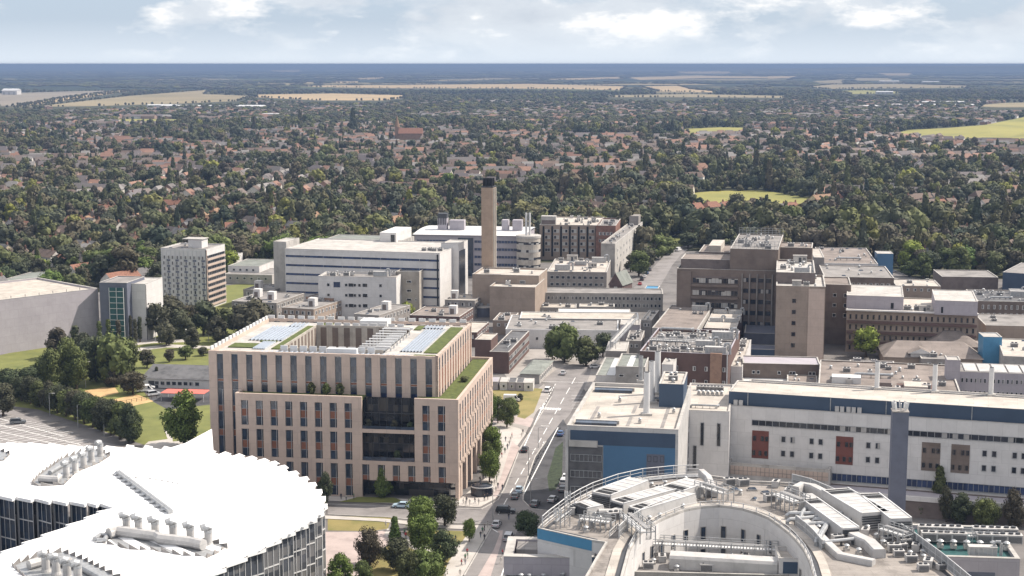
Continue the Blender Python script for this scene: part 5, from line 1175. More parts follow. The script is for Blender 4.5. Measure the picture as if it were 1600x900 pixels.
# low flat-roofed wards between the car park and the new building
def lowblk(i, A, Bx, Cy, z, ang, lab, pents, wall='beige_block', roof='grey_roof', brickbase=True):
    s = Bld('low_ward', lab, 'hospital ward', A, Bx, Cy, z, ang, wall, roof, par=.4)
    s.windows('f', [z-2.6], s.even('f', max(2, int(s.L/3)), .6), 1.5, 1.5, 'glass_far', fr=.1); s.windows('r', [z-2.6, z-6], s.even('r', max(2, int(s.D/3.2)), .6), 1.6, 1.5, 'glass_far', fr=.1)
    for x, y in pents: s.top('stair_head', 'white_render', s.L*x, s.L*x+3.2, s.D*y, s.D*y+3, z-.5, z+3.2); s.top('stair_head_door', 'brown_dark', s.L*x+.5, s.L*x+2.2, s.D*y-.06, s.D*y-.01, z-.2, z+2)
    return s
lw = [lowblk(0, (478, 463), 519, 446, 9.5, -24, 'low brick ward with a pale stair head, just left of the white clinic front', [(.3, .45)], 'brick_orange'),
      lowblk(1, (553, 490), 592, 474, 9, -22, 'low pale ward with a single white stair head directly behind the new building', [(.45, .5)], 'grey_concrete'),
      lowblk(2, (362, 470), 432, 455, 9, -16, 'long low grey ward with two stair heads beside the dark tree clump', [(.15, .5), (.6, .3)], 'grey_concrete'),
      lowblk(3, (440, 480), 490, 466, 8.5, -20, 'low ward in front of the brick ward, with one stair head near its corner', [(.55, .3)], 'beige_block'),
      lowblk(4, (380, 452), 425, 443, 8, -15, 'small low ward nearest the tower block', [(.2, .3)], 'grey_concrete'),
      lowblk(5, (640, 492), 718, 478, 7, -12, 'low maroon-walled ward with a rough brown roof left of the cooling tank', [(.7, .3)], 'maroon', 'brown_roof'),
      lowblk(6, (695, 468), 742, 459, 8, -12, 'narrow pale-roofed ward between the striped car park and the boiler house', [(.1, .3)], 'grey_concrete', 'cream_roof'),
      lowblk(7, (640, 516), 745, 500, 6, -10, 'low pale-roofed store hidden partly by the roof screen of the new building', [], 'maroon', 'pale_concrete')]
for i, s in enumerate(lw): scatter(s, 4, 60+i, ('the brick ward', 'the ward behind the new building', 'the long low ward', 'the ward before the brick ward', 'the small ward by the tower block', 'the maroon ward', 'the narrow pale ward', 'the low store')[i], 'cowl sky ac ac')
# brown main hospital
h1 = Bld('brown_hospital_wing', 'brown five-storey hospital wing with long shaded balcony bands and a grid of windows', 'hospital', (1058, 419), 1213, 400, 28, -12, 'brown_concrete', 'grey_roof', par=.8)
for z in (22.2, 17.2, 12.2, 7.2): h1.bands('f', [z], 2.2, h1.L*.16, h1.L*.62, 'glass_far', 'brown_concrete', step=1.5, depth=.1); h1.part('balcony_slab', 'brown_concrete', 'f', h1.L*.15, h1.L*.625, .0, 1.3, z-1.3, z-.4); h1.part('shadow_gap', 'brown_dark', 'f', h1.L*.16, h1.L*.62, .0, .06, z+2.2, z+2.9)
for i in range(5): u = h1.L*.655+i*3.0; h1.part('fin', 'grey_concrete', 'f', u, u+.45, 0, .8, 2, 26.5)
h1.windows('f', [23, 18.6, 14.2, 9.6, 5.2], [h1.L*.655+1.75+i*3.0 for i in range(4)], 2.3, 2.0, 'glass', 'brown_concrete')
h1.part('end_pier', 'brown_concrete', 'f', .0, h1.L*.145, 0, .5, 0, 27)
h2 = Bld('upper_storey', None, None, (1064, 404), 1142, 396, 31.5, -12, 'brown_dark', 'brown_roof', root=h1, z0=27, par=.3)
h3 = Bld('central_block', None, None, (1141, 388), 1216, 365, 36.5, -12, 'brown_concrete', 'grey_roof', root=h1, z0=20, par=.5)
for s, nm in ((h2, 'upper_storey'), (h3, 'central_block')): s.wall.name = nm; s.roof.name = nm+'_roof'
b = MB(); 
for z in (37.2, 38.2, 39.2): b.box(h3.tx, h3.tx+h3.L, h3.ty+3, h3.ty+3.1, z, z+.12); b.box(h3.tx, h3.tx+h3.L, h3.ty+h3.D-1, h3.ty+h3.D-.9, z, z+.12)
for i in range(13): x = h3.tx+h3.L*i/12; b.box(x, x+.14, h3.ty+3, h3.ty+3.14, 36, 39.3); b.box(x, x+.14, h3.ty+h3.D-1, h3.ty+h3.D-.86, 36, 39.3)
b.build('rooftop_screen', 'grey_metal', h1.root); scatter(h3, 18, 9, 'the top of the brown hospital', 'ac ac ahu cowl')
h4 = Bld('brown_rear_block', 'plain dark brown block adjoining the top of the brown hospital', 'hospital', (1217, 386), 1269, 378, 35, -12, 'brown_concrete', 'brown_roof', par=.5); scatter(h4, 3, 19, 'the dark brown rear block', 'ac cowl')
hs = Bld('turret_block', 'low brown block with slanted roof light behind the brown hospital', 'hospital', (1092, 393), 1140, 382, 29.5, -12, 'brown_dark', 'brown_roof', par=.4); hs.top('roof_hood', 'cream_roof', hs.L*.3, hs.L*.7, 2, hs.D-2, 29, 32); 
lt1 = Bld('lift_tower', 'plain beige lift tower with one column of small square windows', 'hospital', (1213, 446), 1290, 428, 28.4, -10, 'beige_block', 'off_white', par=.8)
lt1.windows('f', [22, 17.8, 13.6, 9.4, 5.2], [lt1.L*.37], 1.5, 1.6, 'glass_dark', 'brown_dark'); lt1.windows('r', [22, 17.8, 13.6, 9.4, 5.2], [lt1.D*.3], 2.5, 1.8, 'glass_dark', 'white_metal'); lt1.part('pier', 'beige_concrete', 'f', lt1.L*.66, lt1.L*.985, 0, .25, 0, 27.5)
scatter(lt1, 9, 12, 'the beige lift tower', 'ac duct cowl ahu pent')
lt2 = Bld('stair_tower_block', 'brown block with a cluttered pale roof just behind the beige lift tower', 'hospital', (1213, 425), 1274, 405, 32, -10, 'brown_dark', 'off_white', par=.8); scatter(lt2, 12, 13, 'the brown block behind the lift tower', 'ac ahu cowl duct pent')
h5 = Bld('brown_infill_block', 'dark brown infill block between the beige lift tower and the balcony ward', 'hospital', (1288, 444), 1330, 432, 24, -10, 'brown_concrete', 'brown_roof', par=.5); h5.windows('f', [19, 15, 11], [h5.L*.4, h5.L*.8], 1.4, 1.5, 'glass_dark')
# ward block with balconies
w1 = Bld('balcony_ward_block', 'four-storey ward block with brown balcony bands and narrow windows', 'hospital', (1323, 483), 1528, 462, 16.6, -13, 'beige_block', 'cream_roof', par=.5)
for z in (.6, 4.6, 8.6, 12.6):
    if z > 1: w1.part('balcony', 'maroon', 'f', .3, w1.L-.3, 0, 1.1, z-1.2, z-.2)
    w1.windows('f', [z+.3], [1.5+(w1.L-3)*i/21 for i in range(22)], .8, 1.9, 'glass_dark', 'beige_block', fr=.06)
w1.part('coping', 'white_render', 'f', -.3, w1.L+.3, 0, 1.2, 16.2, 16.75)
for (a, c), lb_ in (((1323, 1412), 'left'), ((1461, 1528), 'right')):
    pb = Bld('plant_room', None, None, (a, 461 if a < 1400 else 469), c, 444 if a < 1400 else 452, 21.5, -13, 'lilac_cladding', 'off_white', root=w1, z0=16, par=.3); pb.part('door', 'black', 'f', pb.L*.78 if a < 1400 else pb.L*.15, pb.L*.83 if a < 1400 else pb.L*.2, 0, .06, 16.7, 19); pb.wall.name = 'plant_room'; pb.roof.name = 'plant_room_roof'
kit(w1, [('ac', w1.L*.47, 6, 0, 1.2), ('ac', w1.L*.55, 7, 0, 1.2), ('pent', w1.L*.6, 5, 0, .8), ('cowl', w1.L*.5, 3, 0, 1)], 'the balcony ward block')
w2 = Bld('rear_ward', 'brown ward with a broad flat roof behind the balcony ward', 'hospital', (1288, 432), 1397, 414, 17, -8, 'brown_concrete', 'grey_roof', par=.4); w2.windows('f', [12.6, 8.5], w2.even('f', 11, 1), 1.5, 1.8, 'glass_far'); scatter(w2, 9, 30, 'the brown rear ward', 'cowl sky')
w3 = Bld('far_ward', 'flat brown-roofed ward with white equipment, furthest behind the brown ward', 'hospital', (1285, 411), 1372, 386, 17, -8, 'slate_column', 'brown_roof', par=.4); scatter(w3, 14, 31, 'the furthest brown-roofed ward', 'ac cowl sky duct'); w3.part('fascia', 'white_render', 'f', 0, w3.L, 0, .4, 15.5, 17.1)
bb = Bld('blue_plant_room', 'dark blue box with white coping at the corner of the furthest ward', 'plant room', (1371, 396), 1396, 392, 19.5, -6, 'blue_panel', 'off_white', par=.2)
w4 = Bld('side_ward', 'low pale-roofed block left of the furthest ward', 'hospital', (1272, 402), 1288, 388, 20, -8, 'grey_concrete', 'cream_roof', par=.3)
# right edge blocks
r1 = Bld('low_office', 'long low dark-fronted office with a flat grey roof by the far trees', 'office building', (1472, 432), 1560, 421, 7, -6, 'brown_dark', 'grey_roof', par=.4)
r2 = Bld('dark_roofed_ward', 'ward with dark roof crossed by pipes in front of the long low office', 'hospital', (1528, 470), 1680, 452, 9, -8, 'brown_concrete', 'dark_roof', par=.4); r2.windows('f', [5.5, 2], r2.even('f', 16, 1), .9, 1.8, 'glass_far'); scatter(r2, 24, 71, 'the dark-roofed ward', 'duct ac ahu cowl')
r3 = Bld('slope_roofed_block', 'dark-sided block with sloping grey roof running off the frame edge', 'building', (1567, 425), 1680, 410, 12, -30, 'blue_dark', 'grey_roof', par=.3)
r4 = gable('hipped_unit', 'low brown hipped-roof unit with a small white gabled dormer', 'building', (1382, 557), 1535, 540, 4.2, 4.2, -8, 'beige_block', 'brown_roof', hip=6); r4.top('dormer', 'white_render', r4.L*.27, r4.L*.47, .2, 4, 4, 5.7)
b = MB(); x0, x1 = r4.L*.24, r4.L*.5; b.v += [(x0, -.4, 5.6), (x1, -.4, 5.6), (x1, 6, 5.6), (x0, 6, 5.6), ((x0+x1)/2, -.4, 7.4), ((x0+x1)/2, 7, 7.4)]; b.f += [(0, 4, 5, 3), (1, 2, 5, 4), (0, 1, 4)]; b.m += [0, 0, 1]; b.build('dormer_roof', ['brown_roof', 'white_render'], r4.root)
r5 = gable('hipped_unit', 'pyramid-roofed brown unit behind the unit with the white dormer', 'building', (1452, 540), 1534, 522, 5.5, 5.5, -8, 'beige_block', 'brown_roof', hip=9)
r6 = gable('ridge_roofed_unit', 'long brown ridge-roofed unit directly under the balcony ward, right of the bright tree', 'building', (1398, 537), 1470, 524, 4.5, 2.6, -5, 'blue_panel', 'brown_roof')
r7 = Bld('blue_lift_tower', 'small sky-blue lift tower with white top between brown roofs', 'tower', (1537, 526), 1566, 519, 12, -6, 'sky_blue', 'off_white', par=.3)
r8 = Bld('blue_windowed_block', 'blue-walled block with two rows of small windows and pale rooflights behind the white flues', 'hospital', (1498, 580), 1690, 566, 13, -12, 'lilac_cladding', 'grey_roof', par=.3)
r8.windows('f', [9.5, 5.5], r8.even('f', 26, .5), .7, 1.4, 'glass', fr=.06)
for i in range(10): r8.top('rooflight', 'light_panel', 2+i*4.5, 5.9+i*4.5, 1.0, r8.D-1.5, 12.65, 13.1)
r9 = Bld('square_turret', 'small square grey turret beside the blue-walled windowed block', 'tower', (1480, 562), 1501, 556, 17, -10, 'lilac_cladding', 'off_white', par=.3)
r10 = Bld('pale_flat_block', 'pale flat-roofed block beside the sky-blue lift tower', 'building', (1568, 556), 1690, 528, 9, -14, 'off_white', 'cream_roof', par=.4); scatter(r10, 6, 41, 'the pale block by the blue lift tower', 'ac cowl duct sky')
r11 = Bld('grey_ward', 'grey flat-roofed ward with white gutter at the frame edge beyond the pale block', 'hospital', (1540, 508), 1690, 490, 8, -8, 'beige_block', 'grey_roof', par=.3); scatter(r11, 5, 42, 'the grey ward at the frame edge', 'cowl sky ac')
f1 = Bld('brown_flat_block', 'broad brown flat-roofed block with light wells behind the long white wing', 'hospital', (1278, 612), 1504, 562, 11, -12, 'brown_concrete', 'brown_roof', par=.5)
f1.top('white_plant_room', 'white_metal', 4, 13, 16, 21, 10.4, 12.6); f1.top('light_well', 'maroon', 24, 36, 8, 20, 10.38, 10.6); f1.top('light_well_roof', 'cream_roof', 26, 33, 10, 18, 10.6, 11.8); f1.top('plant_room', 'brown_dark', 18, 22, 8, 14, 10.4, 13); f1.top('pale_roof_patch', 'lilac_cladding', f1.L*.82, f1.L*.95, 12, 26, 10.38, 10.55)
scatter(f1, 24, 14, 'the broad brown flat block', 'cowl sky ac duct', y0=8)
f2 = Bld('brown_low_wing', 'two-storey brown wing with lilac flat roof below the beige lift tower', 'hospital', (1161, 567), 1282, 555, 9.5, -7, 'brown_concrete', 'lilac_cladding', par=.4); f2.windows('f', [5.8, 1.8], [f2.L*q for q in (.14, .20, .47, .62, .66, .87, .92)], 1.1, 1.2, 'glass_dark')
f3 = Bld('white_ramp_roof', 'bright white low roof wedged between the brown wing and the long white wing', 'building', (1160, 596), 1235, 580, 4.5, -10, 'white_render', 'white_metal', par=.2)
f4 = Bld('shaded_entrance_block', 'dark low block in the shaded court between brown wing and lift tower', 'building', (1163, 520), 1215, 505, 6, -10, 'slate_column', 'slate_column', par=.3)
f5 = Bld('courtyard_link', 'dark link with a row of pale frames across the shaded court', 'building', (1163, 545), 1213, 538, 4, -8, 'blue_dark', 'slate_column', par=.2)
# brick theatre block with plant
q1 = Bld('brick_plant_block', 'dark brick block crowded with pipes and silver plant behind the white flues', 'hospital', (1000, 548), 1138, 512, 15, -13, 'maroon', 'grey_roof', par=1.2, capm='lilac_cladding')
q1.part('brick_tower', 'brick_orange', 'f', q1.L*.80, q1.L*.93, 0, .9, 0, 15.3); q1.windows('f', [9, 4.5], [q1.L*q for q in (.42, .62, .755, .955)], 1.0, 1.5, 'glass_far')
q1.part('pipe', 'white_metal', 'f', q1.L*.985, q1.L*.995, .1, .4, 0, 16)
scatter(q1, 48, 15, 'the dark brick plant block', 'ahu duct duct ac cowl ac ahu', mx=1.5)
gantry('steel gantry with pipes along the front of the dark brick plant block', (1015, 541), (1110, 545), 3, 2.2, 14, 9)
gantry('pipe gantry crossing from the pale box block to the plant block', (962, 545), (998, 505), 2, 2.2, 9, 6)
q2 = Bld('brown_roofed_hall', 'hall with a plain broad brown roof beside the corridor block', 'building', (1019, 512), 1090, 476, 12.5, -13, 'off_white', 'brown_roof', par=.35); kit(q2, [('ahu', q2.L*.75, q2.D*.82, 0, .9), ('ac', q2.L*.7, q2.D*.65, 0, .8), ('ac', q2.L*.85, q2.D*.65, 0, .8), ('cowl', q2.L*.3, q2.D*.8, 0, .8)], 'the plain brown roof')
q3 = Bld('plant_deck', 'pale plant deck carrying four white units in front of the brown hospital', 'building', (1100, 512), 1150, 482, 11.5, -12, 'maroon', 'cream_roof', par=.3)
kit(q3, [('ahu', q3.L*.28, q3.D*.35, 0, .75), ('ahu', q3.L*.78, q3.D*.35, 0, .75), ('ahu', q3.L*.28, q3.D*.78, 0, .75), ('ahu', q3.L*.78, q3.D*.78, 0, .75), ('cowl', q3.L*.5, q3.D*.5, 0, 1)], 'the plant deck')
q4 = Bld('white_corner_block', 'small white flat-roofed block with three stacked slit windows near the crossroads', 'building', (962, 572), 1008, 552, 13, -9, 'off_white', 'green_grey_roof', par=.5); q4.windows('f', [9.5, 6.5, 3.5], [q4.L*.8], 2.0, 1.0, 'glass_dark'); q4.windows('f', [9.5], [q4.L*.2], 1.6, .9, 'glass_dark'); q4.top('roof_strip', 'white_metal', q4.L*.35, q4.L*.55, 1, q4.D-1, 12.3, 12.6)
q5 = Bld('white_low_block', 'lower white block with a half green, half white roof at the road edge', 'building', (931, 586), 963, 558, 8.5, -9, 'white_render', 'green_grey_roof', par=.3); q5.windows('f', [4], [q5.L*.25, q5.L*.8], 1.6, 1.8, 'glass_dark'); q5.top('white_roof_patch', 'white_metal', q5.L*.5, q5.L-.6, 1, q5.D-1, 8.25, 8.4)
q6 = Bld('pale_box_block', 'small pale box-like block behind the low white block', 'building', (946, 548), 979, 533, 8.5, -7, 'grey_concrete', 'off_white', par=.2)
q7 = Bld('white_stair_block', 'small white block at the corner where the pipe bridge meets the theatres', 'building', (969, 507), 1000, 499, 9, -6, 'lilac_cladding', 'off_white', par=.3); q7.windows('f', [5.5], [q7.L*.25, q7.L*.6], 1.0, 1.2, 'glass_dark')
q8 = Bld('vent_shaft_block', 'grey narrow block beside the brick plant block, over the cream roof', 'building', (1034, 569), 1052, 548, 13, -12, 'white_render', 'off_white', par=.3); scatter(q8, 3, 77, 'the grey narrow block', 'ac cowl', mx=1.4)
q9 = Bld('white_stepped_block', 'white stepped block with small plant between brick plant block and brown wing', 'building', (1142, 572), 1160, 530, 9, -12, 'white_render', 'cream_roof', par=.3); scatter(q9, 6, 78, 'the white stepped block', 'ac ac cowl', mx=1.4)
g1 = Bld('long_low_clinic', 'long low white clinic with pale grey roof behind the two round trees', 'hospital', (790, 514), 966, 492, 7.5, -4, 'white_render', 'grey_roof', par=.3, capm='white_metal'); g1.windows('f', [3.2], [g1.L*q for q in (.07, .28, .44, .52, .66, .74, .83, .95)], 1.1, 1.3, 'glass_dark'); scatter(g1, 14, 80, 'the long low clinic', 'cowl sky ac')
g2 = Bld('long_low_ward', 'narrow pale-roofed ward just behind the long low clinic', 'hospital', (812, 497), 998, 487, 8, -3, 'off_white', 'pale_concrete', par=.3, capm='white_metal')
g3 = Bld('thin_corridor', 'thin white-roofed corridor nearest the corridor block', 'building', (872, 487), 985, 482, 7, -3, 'off_white', 'white_metal', par=.2)
g4 = Bld('dark_roofed_office', 'two-storey office with a dark flat roof and purple-brown end wall beside the new building', 'office building', (765, 549), 795, 516, 8, -10, 'maroon', 'dark_roof', par=.4); g4.bands('r', [4.6, 1.4], 1.5, .6, g4.D-.6, 'glass_far', step=1.6); kit(g4, [('duct', 5, 12, 90, .5), ('ac', 3, 18, 0, 1), ('ac', 5, 22, 0, 1)], 'the dark-roofed office')
g5 = Bld('maroon_block', 'tall maroon block right behind the edge of the new building', 'building', (742, 530), 767, 520, 12, -10, 'maroon', 'pale_concrete', par=.4)
g6 = gable('green_roofed_pavilion', 'small pavilion with a shallow green-grey roof by the mini car park', 'building', (813, 583), 843, 562, 3.6, .9, -12, 'off_white', 'green_grey_roof', hip=2); g6.windows('r', [1.1], g6.even('r', 8, .8), 1.4, 1.5, 'glass')
cab = []
for i, (a, c, m, rf) in enumerate(((753, 778, 'lilac_cladding', 'lilac_cladding'), (781, 793, 'white_render', 'off_white'), (794, 806, 'lilac_cladding', 'dark_roof'), (806.5, 818, 'lilac_cladding', 'dark_roof'), (818.5, 833, 'white_render', 'off_white'))):
    s = Bld('portable_cabin', ('long lilac portable cabin nearest the new building', 'portable cabin with a pale roof, left of the two dark-roofed cabins', 'dark-roofed portable cabin, the left one of two', 'dark-roofed portable cabin, the right one of two', 'portable cabin with a pale roof at the road end of the row')[i], 'cabin', (a, 596+i*.5), c, 589+i*.4, 3, -4, m, rf, par=.08, pw=.1, group='portable cabins by the lawn')
    s.windows('f', [1.0], [s.L*.5], .9, 1.1, 'glass')
# grey shed and glass tower, left
gs = Bld('sports_shed', 'huge windowless lilac-grey shed with plain sloping roof edge', 'sports hall', (-20, 471), 153, 436, 21, 47, 'lilac_cladding', 'pale_concrete', par=.8, D=46, pw=.6)
gs.top('roof_strip', 'white_metal', 2, gs.L-4, 1.0, 3.5, 20.2, 20.5)
for i in range(9): gs.top('roof_post', 'dark_metal', 12+i*6, 12.15+i*6, 4, 4.15, 20.2, 21.4)
gt = Bld('glass_tower', 'teal louvred glass tower joined to the end of the big lilac shed', 'tower', (155, 441), 198, 431, 24, -8, 'slate_column', 'grey_roof', par=.4); gt.part('louvred_glazing', 'teal', 'f', gt.L*.36, gt.L*.9, 0, .5, 1, 22)
for i in range(9): gt.part('louvre', 'white_metal', 'f', gt.L*.37, gt.L*.88, .5, .7, 2+i*2.3, 2.2+i*2.3)
for i in range(3): gt.part('glazing_post', 'white_metal', 'f', gt.L*(.36+.26*i), gt.L*(.375+.26*i), .5, .8, 1, 22)
gt2 = Bld('plain_tower', 'plain lilac-white tower block end, right of the louvred glass tower', 'tower', (199, 443), 227, 433, 23, -8, 'white_render', 'off_white', par=.4); gt2.part('corner_strip', 'black', 'r', .1, .5, 0, .08, 0, 22.5)
# nursery, canopy
nu = gable('nursery_building', 'single-storey nursery with long slate-grey roof and white walls left of the new building', 'nursery', (223, 590), 330, 570, 3.4, 2.6, -8, 'white_render', 'dark_roof'); nu.windows('f', [1.0], nu.even('f', 8, 4), 1.6, 1.4, 'glass', fr=.1)
nu.part('door', 'dark_metal', 'f', 2.0, 5.5, 0, .08, 0, 2.4)
cn = new('play_canopy', None); cn.location = (*U(290, 612, 2.6), 0); cn.rotation_euler = (0, 0, R(-8)); tag(cn, 'two bright red and pink play canopies on thin posts in front of the nursery', 'canopy')
MB().box(-7.5, -.1, -3.5, 3.2, 2.6, 2.72).box(0, 7.5, -3.5, 3.2, 2.7, 2.82).build('cover', 'red_canopy', cn)
for x in (-7.3, -.4, 7.2):
    for y in (-3.3, 3): MB().box(x, x+.12, y, y+.12, 0, 2.6).build('post', 'white_metal', cn)
tagw = [((0, 438), 62, 424, 6, 'glass-roofed pale sheds behind the big lilac shed', 'green_grey_roof', 'brown_dark'), ((356, 415), 405, 404, 8, 'low white-fronted block with a flat roof right of the tower block', 'green_grey_roof', 'white_render'), ((346, 398), 368, 394, 11, 'small white flat-roofed block close behind the tower block', 'off_white', 'white_render'),
        ((232, 440), 252, 432, 7, 'small white house-like block left of the tower block', 'off_white', 'white_render'), ((350, 428), 425, 418, 5, 'long low pale shed between the tower block and the striped car park', 'grey_roof', 'off_white')]
for A, Bx, Cy, z, lab, rf, wl in tagw:
    s = Bld('low_building', lab, 'building', A, Bx, Cy, z, -10, wl, rf, par=.3); s.windows('f', [z-2.6], s.even('f', max(2, int(s.L/4))), 1.4, 1.2, 'glass')

for i, (A, Bx, Cy, z, ang, lab, wl, rf, nk) in enumerate([
 ((1002, 500), 1018, 484, 7, -12, 'pale low store wedged between the pipe gantry and the plain brown roof', 'off_white', 'cream_roof', 4),
 ((978, 532), 1002, 516, 7.5, -8, 'grey low store with roof plant beside the dark brick plant block', 'grey_concrete', 'grey_roof', 5),
 ((770, 500), 800, 488, 6, -8, 'brown-roofed store behind the dark-roofed office', 'beige_block', 'brown_roof', 4),
 ((1008, 566), 1032, 552, 11, -10, 'grey flat-roofed annexe between the white corner block and narrow grey block', 'grey_concrete', 'green_grey_roof', 4),
 ((1230, 600), 1278, 585, 6, -10, 'brown low link at the end of the white ramp roof', 'brown_concrete', 'brown_roof', 5),
 ((1440, 560), 1482, 548, 5, -8, 'low grey link beside the square turret', 'grey_concrete', 'grey_roof', 5),
 ((1330, 572), 1400, 562, 7, -10, 'lilac-roofed link in front of the bright tree', 'beige_block', 'lilac_cladding', 6),
 ((1400, 446), 1470, 436, 6, -8, 'low cream-roofed link between the brown rear ward and the dark-roofed ward', 'beige_block', 'cream_roof', 6),
 ((1000, 462), 1022, 446, 5, -10, 'small blue-grey store beside the end of the corridor block', 'slate_column', 'sky_blue', 0),
 ((838, 480), 900, 474, 4, -4, 'thin pale canopy roof below the corridor block', 'off_white', 'pale_concrete', 4),
 ((905, 479), 960, 474, 4, -4, 'second thin pale canopy roof below the corridor block', 'off_white', 'pale_concrete', 4),
 ((1155, 494), 1163, 470, 9, -10, 'narrow beige duct tower beside the plant deck', 'beige_block', 'cream_roof', 0),
 ((655, 448), 690, 440, 6, -12, 'small brown low block at the foot of the striped car park end', 'beige_block', 'brown_roof', 3),
 ((560, 470), 600, 458, 7, -16, 'grey low ward tucked right below the white clinic', 'grey_concrete', 'grey_roof', 5)]):
    s = Bld('infill_block', lab, 'building', A, Bx, Cy, z, ang, wl, rf, par=.35); s.windows('f', [z-2.6], s.even('f', max(2, int(s.L/3.2)), .8), 1.3, 1.3, 'glass_far')
    if nk: scatter(s, nk, 200+i, ('the pale low store', 'the grey low store', 'the brown-roofed store', 'the grey annexe', 'the brown low link', 'the low grey link', 'the lilac-roofed link', 'the cream-roofed link', '', 'the thin canopy roof', 'the second canopy roof', '', 'the small brown block', 'the grey low ward')[i], 'ac cowl sky duct', mx=1.5)

# ------------------------------------------------------------------ trees
def ico():
    bm = bmesh.new(); bmesh.ops.create_icosphere(bm, subdivisions=1, radius=1); v = np.array([x.co[:] for x in bm.verts]); f = [tuple(q.index for q in p.verts) for p in bm.faces]; bm.free(); return v, f
ICOV, ICOF = ico()
def crown(name, seed, nl, nq, qs, rx, rz, zc, m, lobe=.42, core=.72, shape='round'):
    g = np.random.default_rng(seed); cs = []; rs = []
    for i in range(nl):
        a = g.uniform(0, 2*pi); u = g.uniform(-1, 1) if shape == 'round' else -1+2*(i+.5)/nl; r_ = math.sqrt(max(0, 1-u*u))*g.uniform(.45, .72)
        if shape == 'cone': r_ = (1-u)*.28*g.uniform(.6, 1); lr = rx*(.22+.36*(1-u)*.5+.1)
        elif shape == 'column': r_ = .15; lr = rx*g.uniform(.6, .9)
        else: lr = rx*lobe*g.uniform(.75, 1.25)
        cs.append((rx*r_*cos(a), rx*r_*sin(a), zc+rz*u*.72)); rs.append(lr)
    cs = np.array(cs); rs = np.array(rs); V = []; Fc = []; k = 0
    for c, r in zip(cs, rs):
        v = ICOV*r*core*g.uniform(.9, 1.1, (len(ICOV), 1))+c; V.append(v); Fc += [tuple(i+k for i in f) for f in ICOF]; k += len(v)
    w = rs**2; idx = g.choice(nl, nq, p=w/w.sum()); d = g.normal(size=(nq, 3)); d /= np.linalg.norm(d, axis=1)[:, None]
    p = cs[idx]+d*rs[idx][:, None]*g.uniform(.72, 1.12, (nq, 1)); nrm = d+g.normal(size=(nq, 3))*(.5 if nq > 3000 else .3); nrm /= np.linalg.norm(nrm, axis=1)[:, None]
    t_ = np.cross(nrm, g.normal(size=(nq, 3))); t_ /= np.linalg.norm(t_, axis=1)[:, None]; b_ = np.cross(nrm, t_); s_ = qs*g.uniform(.6, 1.3, (nq, 1))
    q = np.stack([p-t_*s_-b_*s_*.7, p+t_*s_-b_*s_*.5, p+t_*s_*.8+b_*s_*.7, p-t_*s_*.7+b_*s_*.6], 1).reshape(-1, 3); V.append(q)
    Fc += [(k+4*i, k+4*i+1, k+4*i+2, k+4*i+3) for i in range(nq)]
    me = bpy.data.meshes.new(name); me.from_pydata(np.concatenate(V).tolist(), [], Fc); me.materials.append(M(m)); me.update(); return me
def trunk(seed, h, zc, rx, r=.28):
    g = random.Random(seed); b = MB(); b.tube([(0, 0, -.3), (.05, 0, h*.2), (-.1, .1, zc), (0, 0, zc+h*.18)], [r*1.25, r, r*.7, r*.2], 7)
    for i in range(6):
        a = i*1.1+g.random(); z0 = h*.22+i*h*.06; L_ = rx*.6; b.tube([(0, 0, z0), (cos(a)*L_*.5, sin(a)*L_*.5, z0+h*.12), (cos(a)*L_, sin(a)*L_, z0+h*.22)], [r*.5, r*.3, r*.1], 5)
    return b.mesh('trunk', 'bark')
foliage('foliage_brown', [(.060, .050, .034), (.052, .042, .034), (.070, .058, .034)])
FK = dict(green='foliage_green', dark='foliage_dark', lime='foliage_lime', olive='foliage_olive', brown='foliage_brown')
TC = {}
def tree_meshes(shape, col, lod, var):
    k = (shape, col, lod, var)
    if k in TC: return TC[k]
    nq, qs = {0: (5200, .20), 1: (1500, .34), 2: (420, .62)}[lod]
    rx, rz, zc = dict(round=(3.9, 4.7, 5.4), cone=(2.4, 5.2, 5.4), column=(1.1, 5.2, 5.2), wide=(5.4, 4.6, 5.0))[shape]; nl = dict(round=22, cone=14, column=9, wide=30)[shape]
    sh = 'round' if shape == 'wide' else shape; sd_ = hash((shape, var)) % 1000 if False else {'round': 10, 'cone': 20, 'column': 30, 'wide': 40}[shape]+var
    if shape == 'column': nq = int(nq*.6); qs *= .75
    me = crown('crown', sd_, nl, nq, qs, rx, rz, zc, FK[col], lobe=.40 if shape == 'round' else .34, core=(.62, .76, .92)[lod], shape=sh)
    TC[k] = (me, trunk(sd_, 10, zc, rx)); return TC[k]
def tree(x, y, h, w, shape='round', col='dark', lod=1, var=0, name='tree', z=0):
    cm, tm = tree_meshes(shape, col, lod, var); bw = dict(round=8.6, cone=5.0, column=2.6, wide=11.5)[shape]; s = h/10.2
    t = new(name, None); t.location = (x, y, z); t.scale = (w/bw, w/bw, s); t.rotation_euler = (0, 0, random.uniform(0, 6.28)); new('crown', cm, t); new('trunk', tm, t); return t
ALLT = []
def ptree(px_, ybase, ytop, wpx, shape, col, label, lod=0, grp=None, z=0, name='tree'):
    x, y = U(px_, ybase, z); sc_ = 2400/math.hypot(y, H-z); h = bis(lambda k: ytop-P(x, y, z+k)[1], 60)
    t = tree(x, y, h, wpx/sc_, shape, col, lod, random.randint(0, 2), name, z); tag(t, label, 'tree', grp); ALLT.append(t); return t
